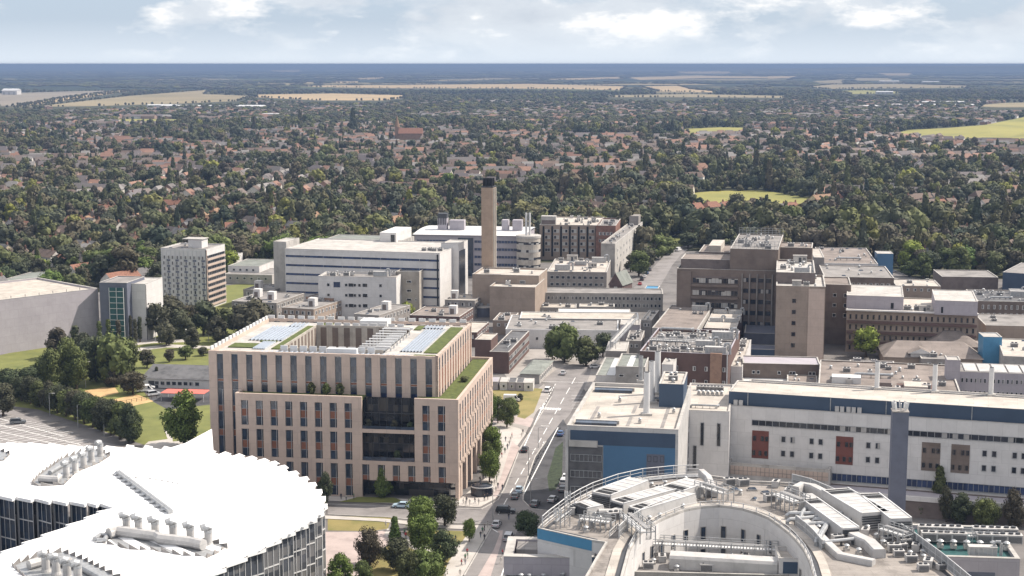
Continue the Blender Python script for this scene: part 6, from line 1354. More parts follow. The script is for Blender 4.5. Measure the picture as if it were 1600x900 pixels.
T = [ # foreground round the junction
 (598, 776, 719, 30, 'cone', 'green', 'slim green conical tree standing alone against the front of the new building'), (508, 790, 738, 30, 'round', 'dark', 'dark tree half hidden between the white roof and the new building'),
 (657, 836, 774, 54, 'round', 'green', 'bright green round tree above its twin in the cluster by the road junction'), (695, 822, 770, 48, 'round', 'dark', 'dark purple-green tree at the corner of the new building'), (662, 868, 802, 56, 'round', 'green', 'bright green round tree directly in front of its higher twin'),
 (646, 826, 772, 18, 'cone', 'olive', 'narrow tree peeping out above the bright green pair'), (694, 882, 828, 54, 'round', 'dark', 'dark low tree right of the bright green pair'), (578, 884, 822, 54, 'wide', 'brown', 'brownish open-crowned tree standing on the pink plaza edge'),
 (532, 925, 866, 52, 'round', 'green', 'green tree at the bottom edge beside the glass bays of the white-roofed building'), (565, 935, 876, 40, 'round', 'olive', 'olive shrub-like tree right of the bottom-edge green tree'), (617, 868, 803, 27, 'cone', 'green', 'slim conical tree rising between the plaza and the bright green pair'),
 (620, 892, 840, 52, 'round', 'dark', 'dark multi-stemmed tree in the middle of the cluster'), (667, 925, 850, 76, 'wide', 'green', 'largest light green tree at the bottom edge of the cluster'), (640, 930, 858, 44, 'round', 'olive', 'olive tree pressed against the largest light green tree'), (733, 847, 808, 23, 'round', 'green', 'small round tree alone on the lawn beside the road'),
 (825, 842, 796, 48, 'round', 'dark', 'dark round tree at the road bend left of the horseshoe building'),
 (765, 754, 700, 38, 'round', 'green', 'light green tree at the front corner of the pavement by the new building'), (769, 722, 668, 40, 'round', 'green', 'light green tree directly behind the corner pavement tree'), (760, 736, 690, 26, 'round', 'olive', 'olive tree pressed to the wall behind the corner pavement tree'), (800, 655, 622, 28, 'round', 'green', 'bright small tree at the end of the side road'), (750, 640, 604, 26, 'round', 'olive', 'olive tree against the side podium near the cabins'), (762, 700, 645, 30, 'round', 'olive', 'olive street tree against the side of the new building'), (792, 668, 622, 36, 'round', 'olive', 'leafy street tree behind the side road, nearest the minibus'), (764, 664, 610, 30, 'round', 'green', 'green street tree closest to the far podium terrace'),
 (778, 662, 620, 26, 'round', 'olive', 'olive street tree between two others behind the side road'),
 (882, 566, 501, 66, 'wide', 'olive', 'largest bright olive tree in the turning circle behind the crossroads'), (916, 572, 526, 54, 'round', 'olive', 'second bright tree right of the largest in the turning circle'), (942, 558, 518, 34, 'round', 'dark', 'small darker tree right of the turning circle pair'), (863, 562, 518, 34, 'round', 'olive', 'small tree on the left flank of the turning circle'),
 (1353, 558, 507, 48, 'round', 'lime', 'bright yellow-green tree in front of the balcony ward block'),
 (1466, 800, 724, 34, 'cone', 'olive', 'tall thin-crowned tree in front of the long white wing'), (1440, 806, 782, 36, 'round', 'olive', 'low shrubby tree at the foot of the grey column'), (1500, 818, 770, 46, 'round', 'dark', 'dark bushy tree behind the green roof'), (1540, 824, 776, 52, 'wide', 'olive', 'olive broad bush in the middle of the green roof hedge'), (1583, 830, 764, 44, 'round', 'brown', 'brown-tinged tree at the frame edge by the long wing'), (1478, 815, 760, 30, 'round', 'dark', 'dark tree tucked behind the tall thin-crowned one'), (1600, 800, 745, 30, 'round', 'dark', 'dark tree cut by the frame edge next to the long wing'),
 (1238, 770, 747, 20, 'round', 'brown', 'small brown shrub below the white ledge of the long wing'), (1290, 772, 744, 22, 'round', 'dark', 'dark spiky shrub below the lattice terrace'), (1328, 775, 750, 24, 'round', 'brown', 'brown shrub between the terrace and the grey column'), (1165, 766, 750, 26, 'wide', 'lime', 'low yellow-green shrub near the entrance terrace'), (1200, 768, 752, 24, 'wide', 'olive', 'low olive shrub right of the yellow-green one'),
 # left park
 (150, 596, 520, 60, 'wide', 'dark', 'dark spreading tree filling the middle of the park clump'), (120, 608, 540, 50, 'round', 'olive', 'olive tree right at the lamp post in the park'), (198, 590, 528, 50, 'round', 'olive', 'olive tree at the nursery side of the park clump'), (84, 612, 545, 48, 'round', 'olive', 'dense olive tree behind the left hedge end'), (48, 618, 574, 46, 'round', 'dark', 'low dark tree at the head of the hedge row'), (160, 574, 528, 46, 'round', 'brown', 'brownish tree at the back of the park clump'), (130, 566, 520, 44, 'round', 'dark', 'dark tree at the back of the park clump'), (5, 650, 600, 50, 'round', 'dark', 'dark tree cut by the frame edge above the parking area'),
 (228, 520, 468, 44, 'round', 'dark', 'dark tree squeezed beside the plain tower corner'), (272, 512, 468, 46, 'round', 'dark', 'dark tree in the belt under the tower block'), (300, 512, 474, 42, 'wide', 'brown', 'brown spreading tree in the belt under the tower block'), (340, 536, 494, 44, 'round', 'dark', 'dark tree between park path and roof edge of the new building'), (375, 524, 486, 46, 'round', 'dark', 'dark lower tree just left of the biggest dark tree'), (410, 512, 474, 44, 'round', 'dark', 'dark tree right of the biggest dark tree'), (260, 540, 500, 44, 'wide', 'dark', 'low wide tree at the bend of the park path'), (232, 496, 450, 36, 'round', 'olive', 'olive tree rising left of the tower block'),
 (288, 696, 611, 72, 'round', 'green', 'large sunlit green tree beside the new building at the nursery side'), (105, 605, 528, 62, 'round', 'olive', 'large olive tree left of the lamp post in the park'), (68, 606, 556, 52, 'round', 'olive', 'rounded lighter tree at the head of the dark hedge row'), (178, 600, 516, 78, 'wide', 'olive', 'widest tree of the park clump in front of the glass tower'), (135, 588, 530, 48, 'round', 'dark', 'dark tree deep in the park clump'), (20, 620, 574, 58, 'round', 'dark', 'dark round tree at the left frame edge by the hedge row'),
 (208, 616, 580, 48, 'round', 'brown', 'brown-tinged low tree between sand courts and nursery'), (178, 604, 578, 34, 'round', 'brown', 'small brownish tree right above the first sand court'), (90, 560, 512, 46, 'round', 'brown', 'sparse tree in front of the big lilac shed'), (118, 548, 505, 16, 'column', 'dark', 'thin poplar at the shadow edge on the lilac shed'), (230, 575, 546, 30, 'round', 'dark', 'dark bush at the end of the nursery roof'), (290, 562, 538, 28, 'round', 'olive', 'olive bush behind the nursery roof'), (265, 566, 545, 20, 'round', 'brown', 'small bush behind the middle of the nursery'), (318, 556, 542, 22, 'round', 'dark', 'small dark bush where the park path meets the new building'),
 (204, 534, 490, 8, 'column', 'dark', 'leftmost slim cypress before the plain tower end'), (212, 536, 494, 9, 'column', 'dark', 'middle slim cypress before the plain tower end'), (219, 535, 491, 9, 'column', 'dark', 'rightmost slim cypress before the plain tower end'), (156, 540, 498, 10, 'column', 'olive', 'pale poplar in front of the glass tower base, left one'), (170, 538, 494, 11, 'column', 'olive', 'pale poplar in front of the glass tower base, right one'), (186, 538, 497, 10, 'column', 'brown', 'brown poplar between glass tower and plain tower'),
 (245, 600, 571, 7, 'column', 'dark', 'thin dark cypress standing by the nursery wall'),
 (250, 530, 470, 50, 'round', 'dark', 'dark tree at the foot of the tower block, park side'), (282, 528, 480, 56, 'wide', 'dark', 'wide dark tree between tower block and park path'), (318, 524, 470, 52, 'round', 'dark', 'round dark tree directly below the tower block'), (352, 522, 480, 48, 'round', 'olive', 'olive-dark tree right below the tower block corner'), (392, 530, 464, 84, 'wide', 'dark', 'biggest dark tree touching the back edge of the new building'), (365, 510, 480, 40, 'round', 'dark', 'dark tree behind the biggest dark tree'), (240, 506, 462, 40, 'round', 'brown', 'brown tree filling the gap beside the plain tower'), (262, 494, 458, 44, 'wide', 'dark', 'low dark tree against the tower block base'), (330, 505, 482, 36, 'round', 'brown', 'brownish tree under the balcony side of the tower block'), (300, 545, 512, 34, 'round', 'dark', 'dark tree spilling over the park path'),
 (636, 500, 472, 34, 'round', 'lime', 'yellow-green bush right behind the roof screen of the new building'), (618, 503, 484, 24, 'round', 'olive', 'olive bush beside the yellow-green one behind the new building'),
 (1022, 405, 364, 56, 'wide', 'olive', 'broad sunlit tree beside the far campus road'), (998, 432, 392, 44, 'round', 'olive', 'tree between the long beige wing and the parked cars'), (985, 425, 398, 26, 'round', 'dark', 'dark tree at the end of the long beige wing'), (1012, 420, 385, 34, 'round', 'dark', 'dark tree under the broad sunlit one by the far road'), (870, 404, 386, 40, 'round', 'dark', 'tree in front of the striped ward block'), (722, 470, 438, 16, 'round', 'dark', 'small dark tree in the gap by the laboratory atrium'),
 (325, 302, 254, 34, 'round', 'dark', 'huge dark tree standing above the houses left of the tower block'), (552, 212, 166, 16, 'cone', 'dark', 'very tall dark conifer towering above the far suburb'), (700, 300, 268, 30, 'wide', 'green', 'wide green tree above the laboratory roof'), (862, 300, 262, 36, 'round', 'dark', 'dark tree above the striped ward block'), (1235, 372, 318, 48, 'round', 'olive', 'tall olive tree behind the brown rear block'), (1150, 345, 300, 50, 'wide', 'dark', 'large dark tree at the edge of the playing field'), (1340, 345, 305, 40, 'round', 'brown', 'brown-tinged tree at the right end of the playing field'), (1040, 398, 368, 44, 'wide', 'olive', 'spreading tree behind the broad sunlit one by the far road'), (1075, 388, 362, 40, 'round', 'dark', 'dark tree at the end of the far campus road'), (1420, 432, 408, 34, 'round', 'olive', 'olive tree at the corner of the service lane'), (1445, 424, 400, 40, 'wide', 'dark', 'dark tree behind the low office corner'), (1410, 418, 392, 34, 'round', 'brown', 'brown tree behind the dark blue plant room'), (1120, 384, 360, 40, 'round', 'dark', 'dark tree behind the slanted roof light'), (1285, 410, 378, 22, 'column', 'brown', 'leafless-looking tree mast behind the brown rear block'), (480, 445, 430, 24, 'round', 'brown', 'small brown tree before the striped car park, left of the clinic'), (464, 452, 432, 20, 'round', 'olive', 'small olive tree at the foot of the car park stair tower')]
for a in T: ptree(a[0], a[1], a[2], a[3], a[4], a[5], a[6], lod=0 if a[1] > 600 else 1)
hd = []
for i in range(28):     # dark hedge row along the car park
    u = i/27; hd.append(ptree(20+188*u, 622+74*u-4*sin(pi*u)-(5 if i % 2 else 0), 582+52*u+random.uniform(-3, 3), 34+9*u+random.uniform(-4, 5), 'round', 'dark' if i % 3 else 'olive', None, lod=0))
series(hd, 'dark tall evergreen in the dense hedge row along the left parking area, {n}', 'tree', 'evergreens of the hedge row')
pl = []
for sx_, sy_ in ((17.5, 1.6), (21.5, 1.5), (25, 1.6)):     # small trees on the front terrace
    x, y, z = mb.pos(px+sx_+2, py+sy_+1.2, Z1-.3); pl.append(tree(x, y, 3.4, 2.9, 'round', 'olive', 1, 1, 'potted_tree', z))
series(pl, 'small leafy tree growing on the front roof terrace of the new building, {n}', 'tree', 'terrace trees')
pl = []
for sx_, z, h in ((1.2, 17.6, 2.6), (8, 17.6, 2.6), (12.4, 17.6, 2.2), (8.8, 9.7, 2.6)):
    x, y, _ = mb.pos(og0+sx_, py+1.6, 0); pl.append(tree(x, y, h, 2.4, 'round', 'dark', 1, 2, 'potted_tree', z))
for o, lab in zip(pl, ('dark pot tree at the left end of the upper recessed balcony', 'dark pot tree in the middle of the upper recessed balcony', 'dark pot tree at the right end of the upper recessed balcony', 'single dark pot tree on the lower recessed balcony')): tag(o, lab, 'tree')
rt = tree(*mb.pos(L+3.3, 20, 0)[:2], 1.6, 3.2, 'wide', 'olive', 1, 1, 'shrub', Z1-.3); tag(rt, 'olive shrub on the side roof terrace of the new building', 'shrub')
for (a, c, lab) in ((813, 627, 'upper of the two round clipped dark bushes beside the minibus'), (806, 641, 'lower of the two round clipped dark bushes beside the minibus')):
    x, y = U(a, c); t = tree(x, y, 2.6, 2.8, 'round', 'dark', 1, 1, 'bush'); tag(t, lab, 'bush')

# ------------------------------------------------------------------ suburb: houses and trees beyond the campus
HR = dict(red=(.23, .115, .08), brown=(.15, .11, .09), grey=(.14, .135, .135), orange=(.26, .165, .105), dark=(.10, .085, .08)); HW = dict(white=(.60, .58, .54), brick=(.24, .14, .10), cream=(.50, .43, .32), buff=(.34, .26, .18))
for k, c in HR.items(): mat('tiles_'+k, c, var=.18, scale=1.2)
for k, c in HW.items(): mat('wall_'+k, c, var=.08, scale=.6)
HC = {}
def house_parts(kind, roofm, wallm):
    key = (kind, roofm, wallm)
    if key in HC: return HC[key]
    w, d, e, r, hip = [(10, 7.5, 5.2, 3.2, 0), (14, 8, 5.2, 3.6, 2.5), (8, 9, 5.0, 3.8, 0), (20, 8, 5.4, 3.4, 0), (11, 9, 2.9, 3.4, 3.2)][kind]
    b = MB(); b.box(-w/2, w/2, -d/2, d/2, -.3, e)
    if hip == 0:
        for s in (-1, 1): b.face([(s*w/2, -d/2, e), (s*w/2, d/2, e), (s*w/2, 0, e+r)][::s])
    if kind in (0, 1, 2): b.box(-w*.3, w*.02, -d/2-1.6, -d/2, -.3, e-.2); b.face([(-w*.3, -d/2-1.6, e-.2), (w*.02, -d/2-1.6, e-.2), (-w*.14, -d/2-1.6, e+1.4)])
    wm__ = b.mesh('wall', wallm); b = MB(); o = .45
    b.v += [(-w/2-o*.6, -d/2-o, e-.25), (w/2+o*.6, -d/2-o, e-.25), (w/2+o*.6, d/2+o, e-.25), (-w/2-o*.6, d/2+o, e-.25), (-w/2-o*.6+hip, 0, e+r), (w/2+o*.6-hip, 0, e+r)]
    b.f += [(0, 1, 5, 4), (2, 3, 4, 5)]; b.m += [0, 0]
    if hip: b.f += [(1, 2, 5), (3, 0, 4)]; b.m += [0, 0]
    if kind in (0, 1, 2):
        k = len(b.v); b.v += [(-w*.33, -d/2-1.9, e-.35), (w*.05, -d/2-1.9, e-.35), (-w*.14, -d/2-1.9, e+1.6), (-w*.33, 0, e-.35), (w*.05, 0, e-.35), (-w*.14, -d*.1, e+1.6)]; b.f += [(k, k+2, k+5, k+3), (k+2, k+1, k+4, k+5)]; b.m += [0, 0]
    rm = b.mesh('roof', roofm); b = MB(); b.box(w*.28, w*.28+.9, -.45, .45, e+r*.6, e+r+1.2).cyl(w*.28+.3, 0, e+r+1.2, e+r+1.7, .13, .13, 6).cyl(w*.28+.65, 0, e+r+1.2, e+r+1.7, .13, .13, 6); cm_ = b.mesh('chimney', 'brick')
    HC[key] = (wm__, rm, cm_, (w, d, e)); return HC[key]
hwin = window_mesh(1.5, 1.3, 'glass_far', 'white_metal', .12)
def house(x, y, rz, kind, rk, wk, detail=True):
    wm__, rm, cm_, (w, d, e) = house_parts(kind, 'tiles_'+rk, 'wall_'+wk); h = new('house', None); h.location = (x, y, 0); h.rotation_euler = (0, 0, rz); new('wall', wm__, h); r = new('roof', rm, h); new('chimney', cm_, r)
    if detail:
        for u in ((.22, .38) if kind < 3 else (-.3, 0, .3)):
            for z in ((.9, 3.4) if e > 4 else (.9,)):
                for s in (-1, 1): o = new('window', hwin, h); o.location = (w*u, s*(d/2+.02), z); o.rotation_euler = (0, 0, 0 if s < 0 else pi)
    return h
CW = [U(*p) for p in CAMPUS[2:]]; CW = [(x, y) for x, y in CW]+[(-400, 200), (500, 200)]
CWp = [U(*p) for p in CAMPUS]
xq, yq = U(628, 218); FOOT.append([(xq-14, yq-110), (xq+34, yq-110), (xq+34, yq+12), (xq-14, yq+12)])      # green in front of the church
FB = [(min(p[0] for p in f), max(p[0] for p in f), min(p[1] for p in f), max(p[1] for p in f), f) for f in FOOT+[U_ for U_ in FP]]
def blocked(x, y, campus=True):
    for x0, x1, y0, y1, f in FB:
        if x0 <= x <= x1 and y0 <= y <= y1 and inpoly(x, y, f): return True
    return campus and y < 1000 and inpoly(x, y, CWp)
gs_ = random.Random(11)
from mathutils import noise as MN
def nz2(x, y, s): return MN.noise(Vector((x/s, y/s, 3.3)))
houses = []; hgrid = {}
CELL = 230
for ci in range(-5, 6):
    for cj in range(2, 13):
        cx_, cy_ = ci*CELL, cj*CELL; a = gs_.choice([-17, 8, 35, 60, -40, 80, 15])*pi/180; ph = gs_.random()*20
        for r_ in range(-4, 5):
            for k in range(-11, 12):
                u, v = k*14.5+gs_.uniform(-1, 1), r_*39+ph-10+(0 if k % 2 else 0)+gs_.uniform(-1.5, 1.5)
                x, y = cx_+u*cos(a)-v*sin(a), cy_+u*sin(a)+v*cos(a)
                if abs(x-cx_) > CELL/2 or abs(y-cy_) > CELL/2 or y < 640 or y > 2750 or abs(x) > y*.345+15: continue
                dens = nz2(x, y, 260)
                thr = .12 if y < 950 else (-.14 if y < 1250 else -.50)
                if dens < thr or gs_.random() < .12 or blocked(x, y) or any(blocked(x*q_, y*q_, False) for q_ in (.93, .97, 1.03)): continue
                if any(math.hypot(x-p, y-q) < 13 for p, q in hgrid.get((int(x//15), int(y//15)), [])): continue
                for i in (-1, 0, 1):
                    for j in (-1, 0, 1): hgrid.setdefault((int(x//15)+i, int(y//15)+j), []).append((x, y))
                houses.append((x, y, a+gs_.choice([0, 0, pi]), gs_.choice([0, 0, 1, 2, 3, 4, 0, 1])))
houses.sort(key=lambda h: math.hypot(h[0], h[1]))
# a few houses the photograph shows close behind the campus
spec = []
for q in ((28, 404, 'brown', 'white', 1), (130, 395, 'grey', 'white', 0), (362, 360, 'red', 'white', 2), (160, 330, 'red', 'cream', 1), (268, 322, 'red', 'brick', 3), (405, 325, 'brown', 'white', 2), (196, 336, 'orange', 'cream', 2), (440, 342, 'grey', 'cream', 0), (575, 338, 'grey', 'white', 2), (622, 330, 'brown', 'white', 0), (600, 335, 'orange', 'white', 0), (1290, 372, 'brown', 'buff', 3), (1405, 372, 'brown', 'buff', 1), (1440, 382, 'grey', 'white', 0), (1500, 366, 'brown', 'cream', 1), (1515, 392, 'brown', 'white', 2), (1435, 402, 'grey', 'white', 0), (430, 372, 'brown', 'brick', 2), (1580, 388, 'brown', 'buff', 0), (585, 322, 'red', 'white', 2), (10, 330, 'red', 'brick', 1)):
    x, y = U(q[0], q[1]+8)
    for i in (-1, 0, 1):
        for j in (-1, 0, 1): hgrid.setdefault((int(x//15)+i, int(y//15)+j), []).append((x, y))
    spec.append((x, y, gs_.choice([-.3, .2, .9]), q[4], q[2], q[3]))
ZONES = [(120, 'behind the big lilac shed'), (250, 'left of the tower block'), (430, 'behind the tower block'), (640, 'behind the striped car park'), (845, 'behind the laboratory'), (1000, 'behind the striped ward block'), (1140, 'beyond the far campus road'), (1290, 'behind the brown hospital'), (1450, 'behind the rear wards'), (9999, 'beyond the long low office')]
ROWN = ['nearest', 'second', 'third', 'fourth', 'fifth', 'sixth', 'seventh', 'eighth', 'ninth', 'tenth', 'eleventh', 'twelfth', 'thirteenth', 'fourteenth', 'fifteenth', 'sixteenth']
def zonelabels(items, cat, grp):
    zs = {}
    for o, d in items:
        x = P(o.location.x, o.location.y, 5)[0]; z = next(n for lim, n in ZONES if x < lim); zs.setdefault(z, []).append((o, d))
    for z, lst in zs.items():
        lst.sort(key=lambda t: t[0].location.y)
        for r_ in range(0, len(lst), 7):
            row = sorted(lst[r_:r_+7], key=lambda t: P(*t[0].location)[0])
            for i, (o, d) in enumerate(row): tag(o, f'{d} {z}, {nth(i+1, len(row)) if len(row) > 1 else "alone"} in the {ROWN[min(15, r_//7)]} row', cat, f'{grp} {z}')
hi = []; NIND = 290
for x, y, a, k, rk, wk in spec: hi.append((house(x, y, a, k, rk, wk), f'{rk}-roofed {wk}-walled house'))
for x, y, a, k in houses[:NIND-len(spec)]:
    rk = gs_.choice(['red', 'brown', 'grey', 'brown', 'orange', 'dark', 'grey']); wk = gs_.choice(['white', 'brick', 'cream', 'buff', 'brick']); hi.append((house(x, y, a, k, rk, wk, y < 1400), f'{rk}-roofed {wk}-walled house'))
zonelabels(hi, 'house', 'suburban houses')
# trees
tp = []
def treegrid(y0, y1, st, jit):
    y = y0
    while y < y1:
        x = -(y*.345+25)
        while x < y*.345+25:
            tp.append((x+gs_.uniform(-jit, jit), y+gs_.uniform(-jit, jit))); x += st
        y += st
treegrid(560, 1350, 10.6, 4.5); treegrid(1350, 2750, 13.0, 5.5)
tp2 = []
for x, y in tp:
    if blocked(x, y) or blocked(x*1.05, y*1.05, False) or blocked(x*1.1, y*1.1, False): continue
    if any(math.hypot(x-p, y-q) < (6.5 if y < 1350 else 7.6) for p, q in hgrid.get((int(x//15), int(y//15)), [])): continue
    if gs_.random() < (.75 if y < 1350 else .36) and any(abs(x-p) < 9 and 0 < q-y < (24 if y < 1350 else 28) for p, q in hgrid.get((int(x//15), int(y//15)), [])+hgrid.get((int(x//15), int(y//15)+1), [])): continue      # gardens and streets in front of the houses stay open
    if y > 1000 and gs_.random() < (.18 if y < 1350 else .31): continue
    tp2.append((x, y))
tp2.sort(key=lambda t: math.hypot(*t)); NT = 288-len(T)-28-10; ti = []
def tsize(x, y): n_ = nz2(x, y, 120); return (8.6+9*max(0, n_+.25)+min(9, gs_.expovariate(1/2.8)))*(.92 if nz2(x, y, 260) > -.3 else 1.2)
CN = dict(dark='dark green', olive='olive green', brown='brown-tinged', lime='yellow-green', green='mid green'); SN = dict(round='round-crowned tree', wide='spreading tree', cone='conical evergreen', column='slim upright tree')
for x, y in tp2[:NT]:
    s = gs_.choice(['round']*5+['wide']*3+['cone']); c = gs_.choice(['dark']*5+['olive']*4+['brown']*2+['green', 'lime']) if s != 'cone' else 'dark'; h = tsize(x, y); w = h*{'round': 1.0, 'wide': 1.25, 'cone': .5}[s]
    ti.append((tree(x, y, h, w, s, c, 1, gs_.randint(0, 2)), f'{CN[c]} {SN[s]}'))
zonelabels(ti, 'tree', 'trees along the campus edge')
# everything smaller and farther: one object each, instanced
def far_cloud(name, pts, protos):
    """pts: (x, y, sx, sz, rot, index)"""
    me = bpy.data.meshes.new(name); me.from_pydata([(p[0], p[1], 0) for p in pts], [], []); o = new(name, me)
    for an, ty, vals in (('sc', 'FLOAT_VECTOR', [c for p in pts for c in (p[2], p[2], p[3])]), ('rt', 'FLOAT', [p[4] for p in pts]), ('ix', 'INT', [p[5] for p in pts])):
        at = me.attributes.new(an, ty, 'POINT'); at.data.foreach_set('vector' if ty == 'FLOAT_VECTOR' else 'value', vals)
    ng = bpy.data.node_groups.new(name, 'GeometryNodeTree'); ng.interface.new_socket('Geometry', in_out='INPUT', socket_type='NodeSocketGeometry'); ng.interface.new_socket('Geometry', in_out='OUTPUT', socket_type='NodeSocketGeometry')
    n = ng.nodes; l = ng.links; gi = n.new('NodeGroupInput'); go = n.new('NodeGroupOutput'); ip = n.new('GeometryNodeInstanceOnPoints'); jn = n.new('GeometryNodeJoinGeometry')
    for p in reversed(protos):
        oi = n.new('GeometryNodeObjectInfo'); oi.inputs['Object'].default_value = p; oi.inputs['As Instance'].default_value = True; l.new(oi.outputs['Geometry'], jn.inputs[0])
    def na(an, ty): a = n.new('GeometryNodeInputNamedAttribute'); a.data_type = ty; a.inputs[0].default_value = an; return a.outputs[0]
    cb_ = n.new('ShaderNodeCombineXYZ'); l.new(na('rt', 'FLOAT'), cb_.inputs[2])
    l.new(gi.outputs[0], ip.inputs['Points']); l.new(jn.outputs[0], ip.inputs['Instance']); ip.inputs['Pick Instance'].default_value = True
    l.new(na('ix', 'INT'), ip.inputs['Instance Index']); l.new(cb_.outputs[0], ip.inputs['Rotation']); l.new(na('sc', 'FLOAT_VECTOR'), ip.inputs['Scale']); l.new(ip.outputs[0], go.inputs[0])
    md = o.modifiers.new('scatter', 'NODES'); md.node_group = ng; return o
FK['mix'] = 'foliage_mix'
PT = []
for s, v in (('round', 0), ('round', 1), ('wide', 0), ('wide', 1), ('cone', 0)): PT.append(bpy.data.objects.new('crown_source', tree_meshes(s, 'mix', 2, v)[0]))
pts = []
for x, y in tp2[NT:]:
    i = gs_.choice([0, 1, 2, 3, 0, 1, 4]); h = tsize(x, y); r = (.95 if i < 4 else .9); pts.append((x, y, h/10.2*r*gs_.uniform(.9, 1.15), h/10.2*(1.25 if i == 4 else 1), gs_.uniform(0, 6.28), i))
y = 2750
far2 = []
while y < 6200:
    st = 19*(y/2750)**.75; x = -(y*.345+30)
    while x < y*.345+30:
        a, c = x+gs_.uniform(-st, st)*.5, y+gs_.uniform(-st, st)*.5; x += st
        nn_ = nz2(a, c, 500)+.4*nz2(a, c, 120)
        if nn_ < -.33 and c > 3300: continue
        if any(blocked(a*q_, c*q_, False) for q_ in (1, 1.05, 1.1, 1.14)): continue
        if nn_ > .05 and c < 4500 and gs_.random() < .35: far2.append((a, c)); continue
        k = gs_.uniform(.9, 1.45)*(1+.12*(y/2750-1)); pts.append((a, c, k*1.3, k*.85, gs_.uniform(0, 6.28), gs_.choice([0, 1, 2, 3])))
    y += st
y = 6200
while y < 24000:
    st = 60*(y/6200)**1.15; x = -(y*.345+30)
    while x < y*.345+30:
        a, c = x+gs_.uniform(-st, st)*.5, y+gs_.uniform(-st, st)*.5; x += st
        nn_ = nz2(a/1.9, c, 620)+.3*nz2(a, c, 200)
        if nn_ < .10 or any(blocked(a*q_, c*q_, False) for q_ in (1, 1.04, 1.08, 1.12)): continue
        k = gs_.uniform(1, 1.5); pts.append((a, c, k*2.0*st/40, k*.7, gs_.uniform(0, 6.28), gs_.choice([2, 3])))
    y += st*.62
for pl_ in FP[:14]+[FP[22], FP[25], FP[26]]:      # hedge trees along the field edges
    for (x0, y0), (x1, y1) in zip(pl_, pl_[1:]+pl_[:1]):
        Ld = math.hypot(x1-x0, y1-y0); n_ = min(160, int(Ld/16))
        for i in range(n_):
            if gs_.random() < .35: continue
            u = i/n_; k = gs_.uniform(.5, 1.0); pts.append((x0+(x1-x0)*u+gs_.uniform(-5, 5), y0+(y1-y0)*u+gs_.uniform(-5, 5), k, k*.8, 0, gs_.choice([0, 1, 2])))
dt = far_cloud('distant_trees', pts, PT); tag(dt, 'thousands of dark trees filling the suburb and the plain to the skyline', 'trees', kind='stuff')
PH = []
for k in range(5):
    wm__, rm, cm_, (w, d, e) = house_parts(k, 'roof_tiles', 'house_wall'); bm = bmesh.new(); bm.from_mesh(wm__); nf = len(bm.faces); bm.from_mesh(rm)
    bm.faces.ensure_lookup_table()
    for f in bm.faces[nf:]: f.material_index = 1
    me = bpy.data.meshes.new('house_source'); bm.to_mesh(me); bm.free(); me.materials.append(M('house_wall')); me.materials.append(M('roof_tiles')); PH.append(bpy.data.objects.new('house_source', me))
hp = [(x, y, 1.2, 1.15, a, k) for x, y, a, k in houses[NIND-len(spec):]]+[(x, y, 1.5, 1.0, gs_.uniform(0, 3), gs_.choice([0, 1, 3])) for x, y in far2]
dh = far_cloud('distant_houses', hp, PH); tag(dh, 'hundreds of small tiled houses between the trees of the far suburb', 'houses', kind='stuff')
print('houses', len(houses), 'trees', len(tp2), 'far pts', len(pts), len(hp))
# big sheds and landmarks out on the plain
def farbox(name, lab, cat, A, w, d, h, ang=0, wall='white_render', roof='white_metal', rd=0):
    x, y = U(*A); r = new(name, None); r.location = (x, y, 0); r.rotation_euler = (0, 0, R(ang)); tag(r, lab, cat); MB().box(0, w, 0, d, 0, h).build('wall', wall, r)
    b = MB(); b.v += [(-1, -1, h), (w+1, -1, h), (w+1, d+1, h), (-1, d+1, h), (-1, d/2, h+max(.4, rd)), (w+1, d/2, h+max(.4, rd))]; b.f += [(0, 1, 5, 4), (1, 2, 5), (2, 3, 4, 5), (3, 0, 4)]; b.m += [0]*4; b.build('roof', roof, r)
    b = MB(); k = max(2, int(w/14))
    for i in range(k): b.box(w*(i+.25)/k, w*(i+.6)/k, -.1, 0, 0, h*.6)
    b.build('door', 'grey_metal', r); return r
for a in [((3, 148), 55, 45, 15, 'large white aircraft hangar on the airfield at the skyline left', 7), ((230, 168), 70, 30, 6, 'first white shed of the row below the airfield, leftmost', 2), ((252, 169), 90, 30, 6, 'second white shed of the row below the airfield', 2), ((300, 170), 60, 30, 7, 'third white shed of the row below the airfield', 2), ((336, 171), 55, 30, 7, 'fourth white shed of the row below the airfield', 2), ((372, 172), 60, 40, 9, 'tall white shed ending the row below the airfield', 3),
          ((1375, 130), 110, 40, 12, 'white barn on the field near the skyline, left one of two', 3), ((1442, 131), 90, 40, 12, 'white barn on the field near the skyline, right one of two', 3), ((1370, 147), 60, 30, 8, 'small white works building above the glasshouse row', 3), ((1333, 170), 60, 30, 7, 'white glasshouse at the left end of the long row by the wood', 2), ((1395, 168), 80, 40, 7, 'white glasshouse in the middle of the long row by the wood', 2), ((1420, 164), 150, 40, 8, 'longest white glasshouse in the row by the wood', 2), ((1460, 168), 100, 30, 7, 'white glasshouse at the right end of the long row by the wood', 2),
          ((1325, 210), 45, 20, 6, 'long white school block above the red-roofed streets', 2), ((930, 199), 34, 16, 6, 'white flat hall left of the far playing field', 1), ((970, 202), 48, 14, 6, 'longer white flat hall left of the far playing field', 1), ((410, 184), 34, 18, 8, 'white office block among the dark woods above the suburb', 1), ((668, 208), 50, 20, 7, 'long white roofed hall right of the orange church', 2), ((712, 210), 44, 20, 7, 'second white roofed hall right of the orange church', 2), ((252, 206), 30, 15, 6, 'white block near the yellow strip field', 2), ((270, 213), 30, 14, 5, 'small white block below the yellow strip field', 1), ((855, 243), 38, 12, 7, 'pale flat-topped school left of the big dark trees', 1)]:
    farbox('warehouse', a[4], 'shed', a[0], a[1], a[2], a[3], -3, rd=a[5])
